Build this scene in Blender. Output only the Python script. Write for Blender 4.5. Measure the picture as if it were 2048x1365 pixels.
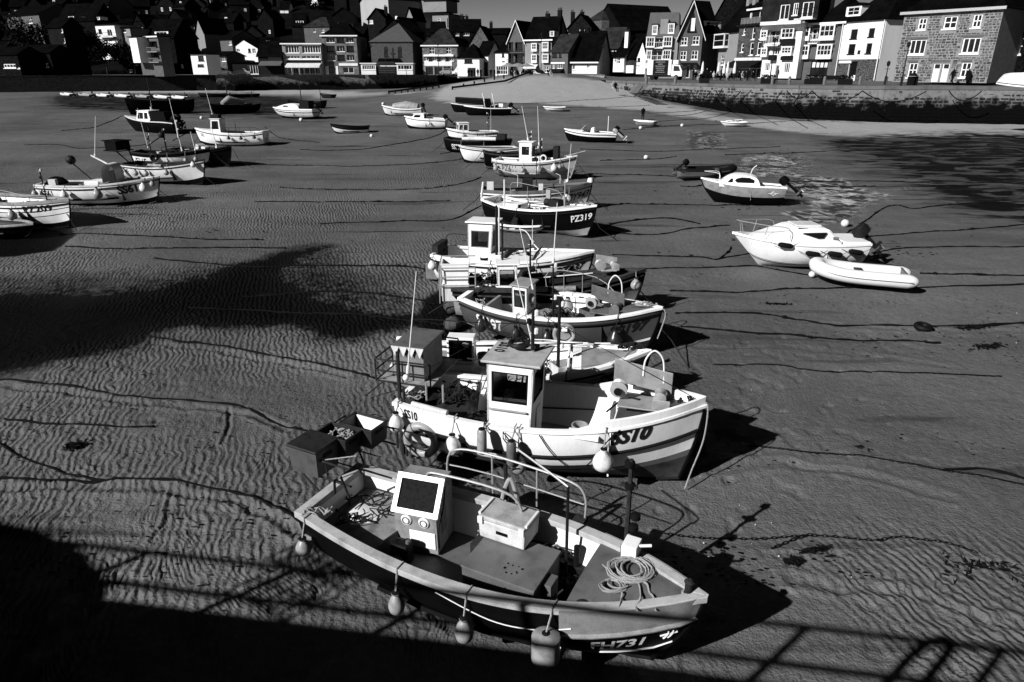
import bpy, math, random
import numpy as np
from mathutils import Vector, Matrix, Euler
for o in list(bpy.data.objects): bpy.data.objects.remove(o)
S = bpy.context.scene; COL = S.collection; rnd = random.Random(7)
# ---------------------------------------------------------------- camera, sky, sun, exposure
EYE = 1.65; TH = math.radians(21.73); FPX = 1365.33
cam = bpy.data.objects.new('camera', bpy.data.cameras.new('camera')); COL.objects.link(cam)
cam.location = (0, 0, EYE); cam.rotation_euler = (math.pi/2-TH, 0, 0)
cam.data.lens = 24; cam.data.sensor_width = 36; cam.data.clip_end = 4000; cam.data.clip_start = .05
S.camera = cam
SUN_AZ = math.radians(39.0); SUN_EL = math.radians(32.0)      # direction in which the light travels, from +X towards +Y
W = bpy.data.worlds.new('World'); S.world = W; W.use_nodes = True
nt = W.node_tree; bg = nt.nodes['Background']
sky = nt.nodes.new('ShaderNodeTexSky'); sky.sky_type = 'NISHITA'; sky.sun_disc = False
sky.sun_elevation = SUN_EL; sky.sun_rotation = math.radians(270-39.0-0); sky.air_density = 1.0; sky.dust_density = .6; sky.ozone_density = 1.0
sepc = nt.nodes.new('ShaderNodeSeparateColor')                 # black and white film behind a red filter: the sky as its red channel
def wm(op, a, b):
    x = nt.nodes.new('ShaderNodeMath'); x.operation = op
    for i, q in ((0, a), (1, b)):
        if isinstance(q, (int, float)): x.inputs[i].default_value = q
        else: nt.links.new(q, x.inputs[i])
    return x.outputs[0]
nt.links.new(sky.outputs[0], sepc.inputs[0])                   # deep red filter: red response less a little of the blue, the same over the whole sky
mixed = wm('MAXIMUM', wm('SUBTRACT', wm('MULTIPLY', sepc.outputs[0], 1.10), wm('MULTIPLY', sepc.outputs[2], .47)), .003)
nt.links.new(mixed, bg.inputs[0])
bg.inputs[1].default_value = .05
sl = bpy.data.lights.new('sun', 'SUN'); sl.energy = 5.0; sl.angle = math.radians(.53); sl.color = (1, 1, 1)
so = bpy.data.objects.new('sun', sl); COL.objects.link(so); so.location = (-30, -30, 40)
dv = Vector((math.cos(SUN_AZ)*math.cos(SUN_EL), math.sin(SUN_AZ)*math.cos(SUN_EL), -math.sin(SUN_EL)))
so.rotation_euler = dv.to_track_quat('-Z', 'Y').to_euler()
S.cycles.diffuse_bounces = 1
S.view_settings.view_transform = 'Standard'; S.view_settings.look = 'None'; S.view_settings.gamma = 1
S.view_settings.use_curve_mapping = False; S.view_settings.exposure = 0.5
# ---------------------------------------------------------------- pixel <-> world measuring helpers
sT, cT = math.sin(TH), math.cos(TH)
def ray(px, py):
    xc = (px-1024)/FPX; yc = (py-682.5)/FPX
    return xc, cT-sT*yc, -(sT+cT*yc)
def P(px, py, z=0.0):
    x, y, q = ray(px, py); t = (z-EYE)/q
    return Vector((x*t, y*t, z))
def PY(px, py, Y):
    x, y, q = ray(px, py); t = Y/y
    return Vector((x*t, Y, EYE+q*t))
def sand_base(X, Y):
    X = np.asarray(X, float); Y = np.asarray(Y, float)
    d = np.clip(7.0-.028*(Y-8), 4.9, 7.0)
    tt = np.clip((Y-68)/72, 0, 1); st = tt*tt*(3-2*tt)
    sg = np.where(X < 6, 15.0, 25.0)
    d = d-4.1*st*np.exp(-((X-6)**2)/(2*sg*sg))
    return EYE-d
def sandz(X, Y): return float(sand_base(X, Y))
def PG(px, py, h=0.0):
    x, y, q = ray(px, py); Y = 20.0
    for _ in range(80):
        z = sandz(x/y*Y, Y)+h; t = (z-EYE)/q
        Y = .6*Y+.4*min(max(t*y, 1), 400)
    return Vector((x/y*Y, Y, sandz(x/y*Y, Y)+h))
# ---------------------------------------------------------------- materials (greys: the photograph is black and white)
MATS = {}
def mat(name, v, rough=.6, spec=.3, metal=0., var=.0, vs=3., bump=0., bs=30., kind=None, v2=None, sc=1., streak=False):
    if name in MATS: return MATS[name]
    m = bpy.data.materials.new(name); m.use_nodes = True; n = m.node_tree.nodes; l = m.node_tree.links
    b = n['Principled BSDF']; b.inputs['Roughness'].default_value = rough; b.inputs['Metallic'].default_value = metal
    b.inputs['Specular IOR Level'].default_value = spec; b.inputs['Base Color'].default_value = (v, v, v, 1)
    tc = n.new('ShaderNodeTexCoord')
    def noise(scale, det=5, vec=None):
        x = n.new('ShaderNodeTexNoise'); x.inputs['Scale'].default_value = scale; x.inputs['Detail'].default_value = det
        l.new(vec or tc.outputs['Object'], x.inputs['Vector']); return x
    def ramp(src, stops):
        r = n.new('ShaderNodeValToRGB'); e = r.color_ramp.elements
        while len(e) < len(stops): e.new(.5)
        for el, (p, g) in zip(e, stops): el.position = p; el.color = (g, g, g, 1)
        l.new(src, r.inputs[0]); return r
    if var and kind is None:
        vec = None
        if streak:
            mp = n.new('ShaderNodeMapping'); mp.inputs['Scale'].default_value = (1, 1, .15); l.new(tc.outputs['Object'], mp.inputs[0]); vec = mp.outputs[0]
        x = noise(vs, 8, vec); r = ramp(x.outputs[0], [(.3, v*(1-var)), (.48, v), (.7, min(.9, v*(1+var*.5)))])
        x2 = noise(vs*11, 6, vec); r2 = ramp(x2.outputs[0], [(.32, .72), (.5, 1), (.75, 1.06)]); x3 = noise(vs*4+9, 2); r3 = ramp(x3.outputs[0], [(.70, 1), (.76, .45)])
        m1 = n.new('ShaderNodeMixRGB'); m1.blend_type = 'MULTIPLY'; m1.inputs[0].default_value = min(1, var*2.2); l.new(r.outputs[0], m1.inputs[1]); l.new(r2.outputs[0], m1.inputs[2])
        m2 = n.new('ShaderNodeMixRGB'); m2.blend_type = 'MULTIPLY'; m2.inputs[0].default_value = min(.9, var*1.8); l.new(m1.outputs[0], m2.inputs[1]); l.new(r3.outputs[0], m2.inputs[2])
        l.new(m2.outputs[0], b.inputs['Base Color'])
    if kind == 'rubble':
        mp = n.new('ShaderNodeMapping'); mp.inputs['Scale'].default_value = (sc, sc, sc*1.8); l.new(tc.outputs['Object'], mp.inputs[0])
        nz = noise(2.5, 3); mx = n.new('ShaderNodeMixRGB'); mx.inputs[0].default_value = .12; l.new(mp.outputs[0], mx.inputs[1]); l.new(nz.outputs[1], mx.inputs[2])
        vo = n.new('ShaderNodeTexVoronoi'); l.new(mx.outputs[0], vo.inputs['Vector']); vo.inputs['Scale'].default_value = 2.2
        ve = n.new('ShaderNodeTexVoronoi'); ve.feature = 'DISTANCE_TO_EDGE'; l.new(mx.outputs[0], ve.inputs['Vector']); ve.inputs['Scale'].default_value = 2.2
        r1 = ramp(vo.outputs['Color'], [(.2, v*.55), (.6, v), (.9, v*1.4)]); r2 = ramp(ve.outputs[0], [(.02, 1), (.09, 0)])
        mm = n.new('ShaderNodeMixRGB'); l.new(r2.outputs[0], mm.inputs[0]); l.new(r1.outputs[0], mm.inputs[1]); g = v2 or v*1.6; mm.inputs[2].default_value = (g, g, g, 1)
        l.new(mm.outputs[0], b.inputs['Base Color'])
        bp = n.new('ShaderNodeBump'); bp.inputs['Strength'].default_value = .5; bp.inputs['Distance'].default_value = .05; l.new(ve.outputs[0], bp.inputs['Height']); l.new(bp.outputs[0], b.inputs['Normal'])
    if kind in ('tiles', 'brick'):
        br = n.new('ShaderNodeTexBrick'); mp = n.new('ShaderNodeMapping'); l.new(tc.outputs['Object'], mp.inputs[0])
        mp.inputs['Rotation'].default_value = (math.pi/2, 0, 0)
        l.new(mp.outputs[0], br.inputs['Vector'])
        br.inputs['Scale'].default_value = sc; br.inputs['Mortar Size'].default_value = .02
        br.inputs['Color1'].default_value = (v*.7,)*3+(1,); br.inputs['Color2'].default_value = (v*1.3,)*3+(1,)
        q = v2 if v2 is not None else v*.4; br.inputs['Mortar'].default_value = (q, q, q, 1)
        x = noise(.6, 6); r = ramp(x.outputs[0], [(.35, .55), (.65, 1.25)]); mm = n.new('ShaderNodeMixRGB'); mm.blend_type = 'MULTIPLY'; mm.inputs[0].default_value = 1
        l.new(br.outputs[0], mm.inputs[1]); l.new(r.outputs[0], mm.inputs[2]); l.new(mm.outputs[0], b.inputs['Base Color'])
    if bump:
        x = noise(bs, 6); bp = n.new('ShaderNodeBump'); bp.inputs['Strength'].default_value = bump; bp.inputs['Distance'].default_value = .02
        l.new(x.outputs[0], bp.inputs['Height']); l.new(bp.outputs[0], b.inputs['Normal'])
    MATS[name] = m; return m
WHITE = mat('white_gelcoat', .8, .32, .5, var=.12, vs=2.2, streak=True)
WHITE2 = mat('white_paint_dull', .55, .6, .3, var=.25, vs=1.5, streak=True)
PALE = mat('pale_grey_paint', .22, .5, .3, var=.35, vs=4)
CREAM = mat('cream_paint', .45, .5, .3, var=.2, vs=3)
MID = mat('mid_grey_paint', .095, .5, .3, var=.3, vs=5, bump=.1)
DECK = mat('deck_grey_paint', .045, .6, .3, var=.45, vs=6, bump=.15)
DARK = mat('dark_paint', .012, .5, .15, var=.4, vs=4)
BLACK = mat('black_hull_paint', .003, .5, .05, var=.3, vs=3)
RUST = mat('rusty_iron', .022, .85, .08, var=.5, vs=9, bump=.4, bs=40)
IRON = mat('black_iron', .008, .6, .2, var=.4, vs=12)
GALV = mat('galvanised_tube', .36, .38, .6, .35, var=.2, vs=20)
ALU = mat('brushed_aluminium', .42, .4, .5, .4, var=.25, vs=10)
GUNG = mat('gunwale_grey', .36, .45, .35, var=.3, vs=5)
WOOD = mat('weathered_wood', .035, .8, .1, var=.5, vs=7, bump=.3)
RUBBER = mat('black_rubber', .005, .6, .12)
GLASS = mat('dark_glass', .006, .08, .4)
FENDG = mat('grey_fender_vinyl', .26, .4, .4, var=.35, vs=6)
FENDW = mat('white_fender_vinyl', .6, .35, .45, var=.3, vs=6)
FENDD = mat('dark_fender_vinyl', .02, .3, .5)
ROPE = mat('pale_rope', .30, .9, .1, var=.5, vs=60, bump=.5, bs=200)
ROPED = mat('dark_rope', .015, .9, .1, var=.4, vs=60)
CHAINM = mat('weedy_chain', .004, .85, .06, var=.5, vs=20)
WEED = mat('seaweed', .004, .8, .06, var=.6, vs=20)
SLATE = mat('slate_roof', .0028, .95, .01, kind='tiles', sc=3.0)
SLATEL = mat('pale_slate_roof', .022, .8, .05, kind='tiles', sc=3.0)
SLATEG = mat('grey_hip_roof', .06, .8, .05, var=.15, vs=1.2)
STUCCO = mat('white_stucco', .62, .8, .2, var=.1, vs=.8, streak=True)
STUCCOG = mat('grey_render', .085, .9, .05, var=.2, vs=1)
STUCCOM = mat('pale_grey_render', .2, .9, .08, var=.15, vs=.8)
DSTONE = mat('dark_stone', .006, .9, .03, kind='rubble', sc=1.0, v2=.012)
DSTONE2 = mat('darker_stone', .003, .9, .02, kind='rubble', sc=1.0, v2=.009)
MSTONE = mat('granite_stone', .06, .85, .1, kind='rubble', sc=1.2, v2=.13)
CSTONE = mat('chapel_granite', .055, .9, .05, var=.35, vs=2, bump=.3, bs=6)
BRICK = mat('red_brick', .12, .9, .05, kind='brick', sc=4.5, v2=.14)
JAMB = mat('white_joinery', .65, .6, .3)
SHOPD = mat('dark_shopfront', .006, .7, .08)
AWN = mat('dark_awning', .008, .9, .03)
SKIN = mat('skin', .25, .6, .3); CL1 = mat('dark_clothes', .005, .95, .02); CL2 = mat('pale_clothes', .3, .9, .1)
CLEAR = bpy.data.materials.new('clear_glass'); CLEAR.use_nodes = True
_n = CLEAR.node_tree.nodes; _l = CLEAR.node_tree.links; _n.remove(_n['Principled BSDF']); _t = _n.new('ShaderNodeBsdfTransparent'); _t.inputs[0].default_value = (.8, .8, .8, 1); _g = _n.new('ShaderNodeBsdfGlossy'); _g.inputs['Roughness'].default_value = .03; _f = _n.new('ShaderNodeFresnel'); _f.inputs[0].default_value = 1.45; _m = _n.new('ShaderNodeMixShader')
_l.new(_f.outputs[0], _m.inputs[0]); _l.new(_t.outputs[0], _m.inputs[1]); _l.new(_g.outputs[0], _m.inputs[2]); _l.new(_m.outputs[0], _n['Material Output'].inputs[0])
LETD = mat('dark_lettering', .01, .5, .3); LETW = mat('white_lettering', .7, .5, .3)
# ---------------------------------------------------------------- mesh helpers
class MB:
    def __init__(s): s.v = []; s.f = []
    def add(s, vs, fs):
        k = len(s.v); s.v += [tuple(p) for p in vs]; s.f += [tuple(i+k for i in q) for q in fs]; return s
    def box(s, c, d, rz=0, ry=0, rx=0, top=(1, 1)):
        M = Euler((rx, ry, rz)).to_matrix(); c = Vector(c); vs = []
        for z in (-.5, .5):
            kx, ky = top if z > 0 else (1, 1)
            for x, y in ((-.5, -.5), (.5, -.5), (.5, .5), (-.5, .5)): vs.append(c+M@Vector((x*d[0]*kx, y*d[1]*ky, z*d[2])))
        return s.add(vs, [(3, 2, 1, 0), (4, 5, 6, 7), (0, 1, 5, 4), (1, 2, 6, 5), (2, 3, 7, 6), (3, 0, 4, 7)])
    def bx(s, x0, x1, y0, y1, z0, z1): return s.box(((x0+x1)/2, (y0+y1)/2, (z0+z1)/2), (x1-x0, y1-y0, z1-z0))
    def tube(s, pts, r, n=8, closed=False):
        pts = [Vector(p) for p in pts]; m = len(pts); R = r if hasattr(r, '__len__') else [r]*m
        T = []
        for i in range(m):
            a = pts[(i-1) % m] if closed or i > 0 else pts[0]; b = pts[(i+1) % m] if closed or i < m-1 else pts[-1]
            d = b-a; T.append(d.normalized() if d.length > 1e-9 else Vector((0, 0, 1)))
        N = T[0].orthogonal().normalized(); vs = []
        for i in range(m):
            N = (N-T[i]*N.dot(T[i])); N = N.normalized() if N.length > 1e-6 else T[i].orthogonal().normalized(); B = T[i].cross(N)
            for k in range(n):
                a = 2*math.pi*k/n; vs.append(pts[i]+(N*math.cos(a)+B*math.sin(a))*R[i])
        fs = [(i*n+k, i*n+(k+1) % n, ((i+1) % m)*n+(k+1) % n, ((i+1) % m)*n+k) for i in range(m if closed else m-1) for k in range(n)]
        if not closed: fs += [tuple(range(n-1, -1, -1)), tuple((m-1)*n+k for k in range(n))]
        return s.add(vs, fs)
    def lathe(s, prof, n=16, o=(0, 0, 0), M=None, sx=1, sy=1):
        o = Vector(o); vs = []
        for r, z in prof:
            for k in range(n):
                a = 2*math.pi*k/n; p = Vector((r*math.cos(a)*sx, r*math.sin(a)*sy, z)); vs.append(o+(M@p if M else p))
        m = len(prof); fs = [(i*n+k, i*n+(k+1) % n, (i+1)*n+(k+1) % n, (i+1)*n+k) for i in range(m-1) for k in range(n)]
        fs += [tuple(range(n-1, -1, -1)), tuple((m-1)*n+k for k in range(n))]
        return s.add(vs, fs)
    def ball(s, c, r, n=12, sz=1):
        return s.lathe([(max(.001, r*math.sin(math.pi*i/n)), -r*sz*math.cos(math.pi*i/n)) for i in range(n+1)], n+2, c)
    def grid(s, rows, closed=False):
        w = len(rows[0]); vs = [p for r in rows for p in r]; h = len(rows)
        return s.add(vs, [(i*w+j, i*w+(j+1) % w, (i+1)*w+(j+1) % w, (i+1)*w+j) for i in range(h-1) for j in range(w if closed else w-1)])
    def prism(s, poly, z0, z1):
        n = len(poly); vs = [(x, y, z0) for x, y in poly]+[(x, y, z1) for x, y in poly]
        return s.add(vs, [tuple(range(n-1, -1, -1)), tuple(range(n, 2*n))]+[(i, (i+1) % n, n+(i+1) % n, n+i) for i in range(n)])
    def hexa(s, q, off):
        q = [Vector(p) for p in q]; off = Vector(off)
        return s.add(q+[p+off for p in q], [(0, 1, 2, 3), (7, 6, 5, 4), (0, 4, 5, 1), (1, 5, 6, 2), (2, 6, 7, 3), (3, 7, 4, 0)])
    def torus(s, c, R, r, n=24, m=10, M=None):
        c = Vector(c); pts = []
        for i in range(n):
            a = 2*math.pi*i/n; p = Vector((R*math.cos(a), R*math.sin(a), 0)); pts.append(c+(M@p if M else p))
        return s.tube(pts, r, m, True)
    def build(s, name, m, parent=None, smooth=False, bev=0, kind=None, label=None):
        me = bpy.data.meshes.new(name); me.from_pydata(s.v, [], s.f); me.materials.append(m)
        if smooth:
            me.polygons.foreach_set('use_smooth', [True]*len(me.polygons))
            try: me.set_sharp_from_angle(angle=math.radians(40))
            except Exception: pass
        o = bpy.data.objects.new(name, me); COL.objects.link(o)
        if parent: o.parent = parent
        if bev:
            b = o.modifiers.new('b', 'BEVEL'); b.width = bev; b.segments = 2; b.limit_method = 'ANGLE'
        if kind: o['kind'] = kind
        if label: o['label'] = label
        return o
def tag(o, label=None, cat=None, group=None, kind=None):
    if label: o['label'] = label
    if cat: o['category'] = cat
    if group: o['group'] = group
    if kind: o['kind'] = kind
    return o
def empty(name, loc, rz=0, label=None, cat=None, group=None, rx=0, ry=0):
    o = bpy.data.objects.new(name, None); COL.objects.link(o); o.empty_display_size = .2
    o.rotation_mode = 'XYZ'; o.location = loc; o.rotation_euler = (rx, ry, rz); return tag(o, label, cat, group)
def copy_tree(o, parent=None):
    c = o.copy(); COL.objects.link(c)
    if parent: c.parent = parent
    for ch in [x for x in bpy.data.objects if x.parent == o]: copy_tree(ch, c)
    return c
def lerp(a, b, t): return a+(b-a)*t
def spline(pts, n=6, closed=False):
    pts = [Vector(p) for p in pts]; out = []; m = len(pts)
    for i in range(m if closed else m-1):
        g = (lambda k: pts[k % m]) if closed else (lambda k: pts[min(max(k, 0), m-1)])
        a, b, c, d = g(i-1), g(i), g(i+1), g(i+2)
        for j in range(n):
            t = j/n; out.append(.5*((2*b)+(c-a)*t+(2*a-5*b+4*c-d)*t*t+(3*b-a-3*c+d)*t**3))
    if not closed: out.append(pts[-1])
    return out
def panel(mb, A, B, C, D, holes=(), th=.1):
    """a wall panel A-B-C-D (seen from outside, anticlockwise) with rectangular openings, thickness inward"""
    A, B, C, D = map(Vector, (A, B, C, D)); nrm = (B-A).cross(D-A).normalized()
    f = lambda u, v: A.lerp(B, u).lerp(D.lerp(C, u), v)
    us = sorted(set([0, 1]+[h[0] for h in holes]+[h[1] for h in holes])); vs_ = sorted(set([0, 1]+[h[2] for h in holes]+[h[3] for h in holes]))
    off = -nrm*th
    def quad(a, b, c, d): mb.add([a, b, c, d], [(0, 1, 2, 3)])
    for i in range(len(us)-1):
        for j in range(len(vs_)-1):
            u, v = (us[i]+us[i+1])/2, (vs_[j]+vs_[j+1])/2
            if any(h[0] < u < h[1] and h[2] < v < h[3] for h in holes): continue
            a, b, c, d = f(us[i], vs_[j]), f(us[i+1], vs_[j]), f(us[i+1], vs_[j+1]), f(us[i], vs_[j+1])
            quad(a, b, c, d); quad(d+off, c+off, b+off, a+off)
    for h in list(holes)+[(0, 1, 0, 1)]:
        q = [f(h[0], h[2]), f(h[1], h[2]), f(h[1], h[3]), f(h[0], h[3])]
        for k in range(4):
            a, b = q[k], q[(k+1) % 4]; quad(a, a+off, b+off, b)
def window(parent, A, B, C, D, h, cols=2, rows=2, fw=.07, rec=.06, mf=None, mg=None, name='window', fd=.06, glass=True):
    A, B, C, D = map(Vector, (A, B, C, D)); nrm = (B-A).cross(D-A).normalized()
    f = lambda u, v: A.lerp(B, u).lerp(D.lerp(C, u), v)
    W_, H_ = (f(h[1], h[2])-f(h[0], h[2])).length, (f(h[0], h[3])-f(h[0], h[2])).length
    g = lambda a, b: f(lerp(h[0], h[1], a), lerp(h[2], h[3], b))-nrm*rec
    mb = MB(); fu, fv = fw/max(W_, .01), fw/max(H_, .01)
    def bar(a0, a1, b0, b1, d=fd): mb.hexa([g(a0, b0), g(a1, b0), g(a1, b1), g(a0, b1)], -nrm*d)
    bar(0, 1, 0, fv); bar(0, 1, 1-fv, 1); bar(0, fu, fv, 1-fv); bar(1-fu, 1, fv, 1-fv)
    for i in range(1, cols): x = i/cols; bar(x-fu*.4, x+fu*.4, fv, 1-fv, fd*.8)
    for i in range(1, rows): x = i/rows; bar(fu, 1-fu, x-fv*.35, x+fv*.35, fd*.7)
    w = mb.build(name, mf or JAMB, parent)
    if glass:
        q = [g(fu, fv)-nrm*fd*.5, g(1-fu, fv)-nrm*fd*.5, g(1-fu, 1-fv)-nrm*fd*.5, g(fu, 1-fv)-nrm*fd*.5]
        MB().hexa(q, -nrm*.012).build('pane', mg or GLASS, w)
    return w
_tc = {}
def text_mesh(body, italic=0., bold=0.):
    key = (body, italic, bold)
    if key in _tc: return _tc[key]
    cu = bpy.data.curves.new('t', 'FONT'); cu.body = body; cu.size = 1; cu.offset = bold; cu.resolution_u = 3; cu.shear = italic
    o = bpy.data.objects.new('t', cu); COL.objects.link(o); bpy.context.view_layer.update()
    dg = bpy.context.evaluated_depsgraph_get(); me = o.evaluated_get(dg).to_mesh()
    v = [tuple(p.co) for p in me.vertices]; f = [tuple(p.vertices) for p in me.polygons]
    o.evaluated_get(dg).to_mesh_clear(); bpy.data.objects.remove(o); bpy.data.curves.remove(cu)
    x0 = min(p[0] for p in v); y0 = min(p[1] for p in v); h = max(p[1] for p in v)-y0; w = max(p[0] for p in v)-x0
    r = ([((p[0]-x0)/h, (p[1]-y0)/h) for p in v], f, w/h); _tc[key] = r; return r
def text_on(body, fn, H, m, parent, italic=0., bold=0., name='lettering', wid=1.):
    vs, fs, asp = text_mesh(body, italic, bold); mb = MB()
    mb.add([fn(x*H*wid, y*H) for x, y in vs], fs); return mb.build(name, m, parent)
# ---------------------------------------------------------------- noise fields for the sand
def vn(x, y, seed=0):
    xi = np.floor(x).astype(np.int64); yi = np.floor(y).astype(np.int64); fx = x-xi; fy = y-yi
    fx = fx*fx*(3-2*fx); fy = fy*fy*(3-2*fy)
    def h(a, b):
        n = (a*374761393+b*668265263+seed*974711) & 0xffffffff
        n = ((n ^ (n >> 13))*1274126177) & 0xffffffff
        return ((n ^ (n >> 16)) & 0xffff)/65535.
    return (h(xi, yi)*(1-fx)+h(xi+1, yi)*fx)*(1-fy)+(h(xi, yi+1)*(1-fx)+h(xi+1, yi+1)*fx)*fy
def fbm(x, y, seed=0, o=4):
    s = 0; a = .5; t = 0
    for i in range(o): s = s+a*vn(x*2**i, y*2**i, seed+i); t += a; a *= .5
    return s/t
def polymask(X, Y, pts, soft, wob=0.):
    """1 inside the ground outline measured in the photograph, fading over soft metres"""
    pw = [PG(a, b) for a, b in pts]; n = len(pw); d2 = np.full(X.shape, 1e12); ins = np.zeros(X.shape, bool)
    x0 = min(p.x for p in pw)-soft-3; x1 = max(p.x for p in pw)+soft+3; y0 = min(p.y for p in pw)-soft-3; y1 = max(p.y for p in pw)+soft+3
    sel = (X > x0) & (X < x1) & (Y > y0) & (Y < y1); x = X[sel]; y = Y[sel]; d = np.full(x.shape, 1e12); iN = np.zeros(x.shape, bool)
    if wob: x = x+wob*(fbm(x*.6, y*.6, 91, 3)-.5)*2; y = y+wob*(fbm(x*.6, y*.6, 77, 3)-.5)*2
    for i in range(n):
        a = pw[i]; b = pw[(i+1) % n]; ex, ey = b.x-a.x, b.y-a.y
        t = np.clip(((x-a.x)*ex+(y-a.y)*ey)/(ex*ex+ey*ey+1e-9), 0, 1)
        d = np.minimum(d, (x-a.x-ex*t)**2+(y-a.y-ey*t)**2)
        c = (a.y > y) != (b.y > y); iN ^= c & (x < (b.x-a.x)*(y-a.y)/(b.y-a.y+1e-12)+a.x)
    sd = np.sqrt(d)*np.where(iN, 1, -1); out = np.zeros(X.shape); t = np.clip(sd/soft*.5+.5, 0, 1); out[sel] = t*t*(3-2*t); return out
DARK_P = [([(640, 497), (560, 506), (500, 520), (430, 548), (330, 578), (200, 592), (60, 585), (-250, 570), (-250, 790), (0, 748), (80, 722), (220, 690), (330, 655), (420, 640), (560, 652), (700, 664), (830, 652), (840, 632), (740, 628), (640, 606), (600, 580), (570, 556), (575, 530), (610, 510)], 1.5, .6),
          ([(-100, 450), (120, 440), (150, 470), (100, 500), (-100, 520)], .5, .3),  # sand colour darkened here as the shadow of the left boats
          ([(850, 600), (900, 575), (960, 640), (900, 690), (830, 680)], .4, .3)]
WEED_P = [([(1640, 288), (1700, 270), (1900, 266), (2150, 264), (2150, 480), (1990, 450), (1860, 390), (1720, 330)], 4.0, 2.5), ([(100, 190), (500, 188), (620, 196), (600, 240), (300, 225), (100, 215)], 4, 2)]
GROOVES = [([(462, 812), (458, 850), (440, 890)], .045, .03), ([(345, 975), (335, 1040), (300, 1085)], .04, .02), ([(1590, 1165), (1700, 1172), (1850, 1205), (2060, 1258)], .10, .03), ([(1420, 945), (1560, 930), (1700, 950), (1900, 1000)], .12, .025), ([(0, 970), (211, 968), (352, 977), (488, 1006), (600, 1060)], .10, .04), ([(0, 768), (132, 780), (264, 805), (439, 814), (497, 828), (571, 858)], .10, .035),
    ([(640, 1080), (760, 1120), (900, 1230)], .14, .04), ([(1400, 700), (1600, 700), (1900, 735)], .12, .02), ([(1560, 640), (1800, 660), (2060, 660)], .12, .02), ([(300, 685), (439, 702), (593, 727), (690, 750)], .10, .035)]
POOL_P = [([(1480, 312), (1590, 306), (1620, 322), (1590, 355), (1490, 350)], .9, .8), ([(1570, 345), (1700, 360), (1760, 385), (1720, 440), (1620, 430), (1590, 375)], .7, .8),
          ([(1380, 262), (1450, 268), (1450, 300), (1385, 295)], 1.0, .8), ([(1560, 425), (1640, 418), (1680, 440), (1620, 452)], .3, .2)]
DRY_P = [([(860, 196), (900, 170), (1100, 150), (1235, 165), (1290, 196), (1400, 222), (1480, 240), (1600, 242), (2200, 250), (2200, 276), (1900, 274), (1700, 272), (1560, 262), (1440, 243), (1300, 222), (1180, 212), (1000, 206), (900, 206)], 1.2, 1.5),
         ([(150, 186), (180, 176), (330, 176), (640, 178), (860, 184), (700, 194), (560, 190), (300, 190)], 1.5, 1.0)]
SMOOTH_P = [([(330, 740), (450, 745), (640, 790), (620, 850), (480, 900), (250, 870), (330, 800)], 1.0, .5), ([(180, 1000), (300, 990), (320, 1080), (150, 1100)], .5, .3)]
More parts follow.
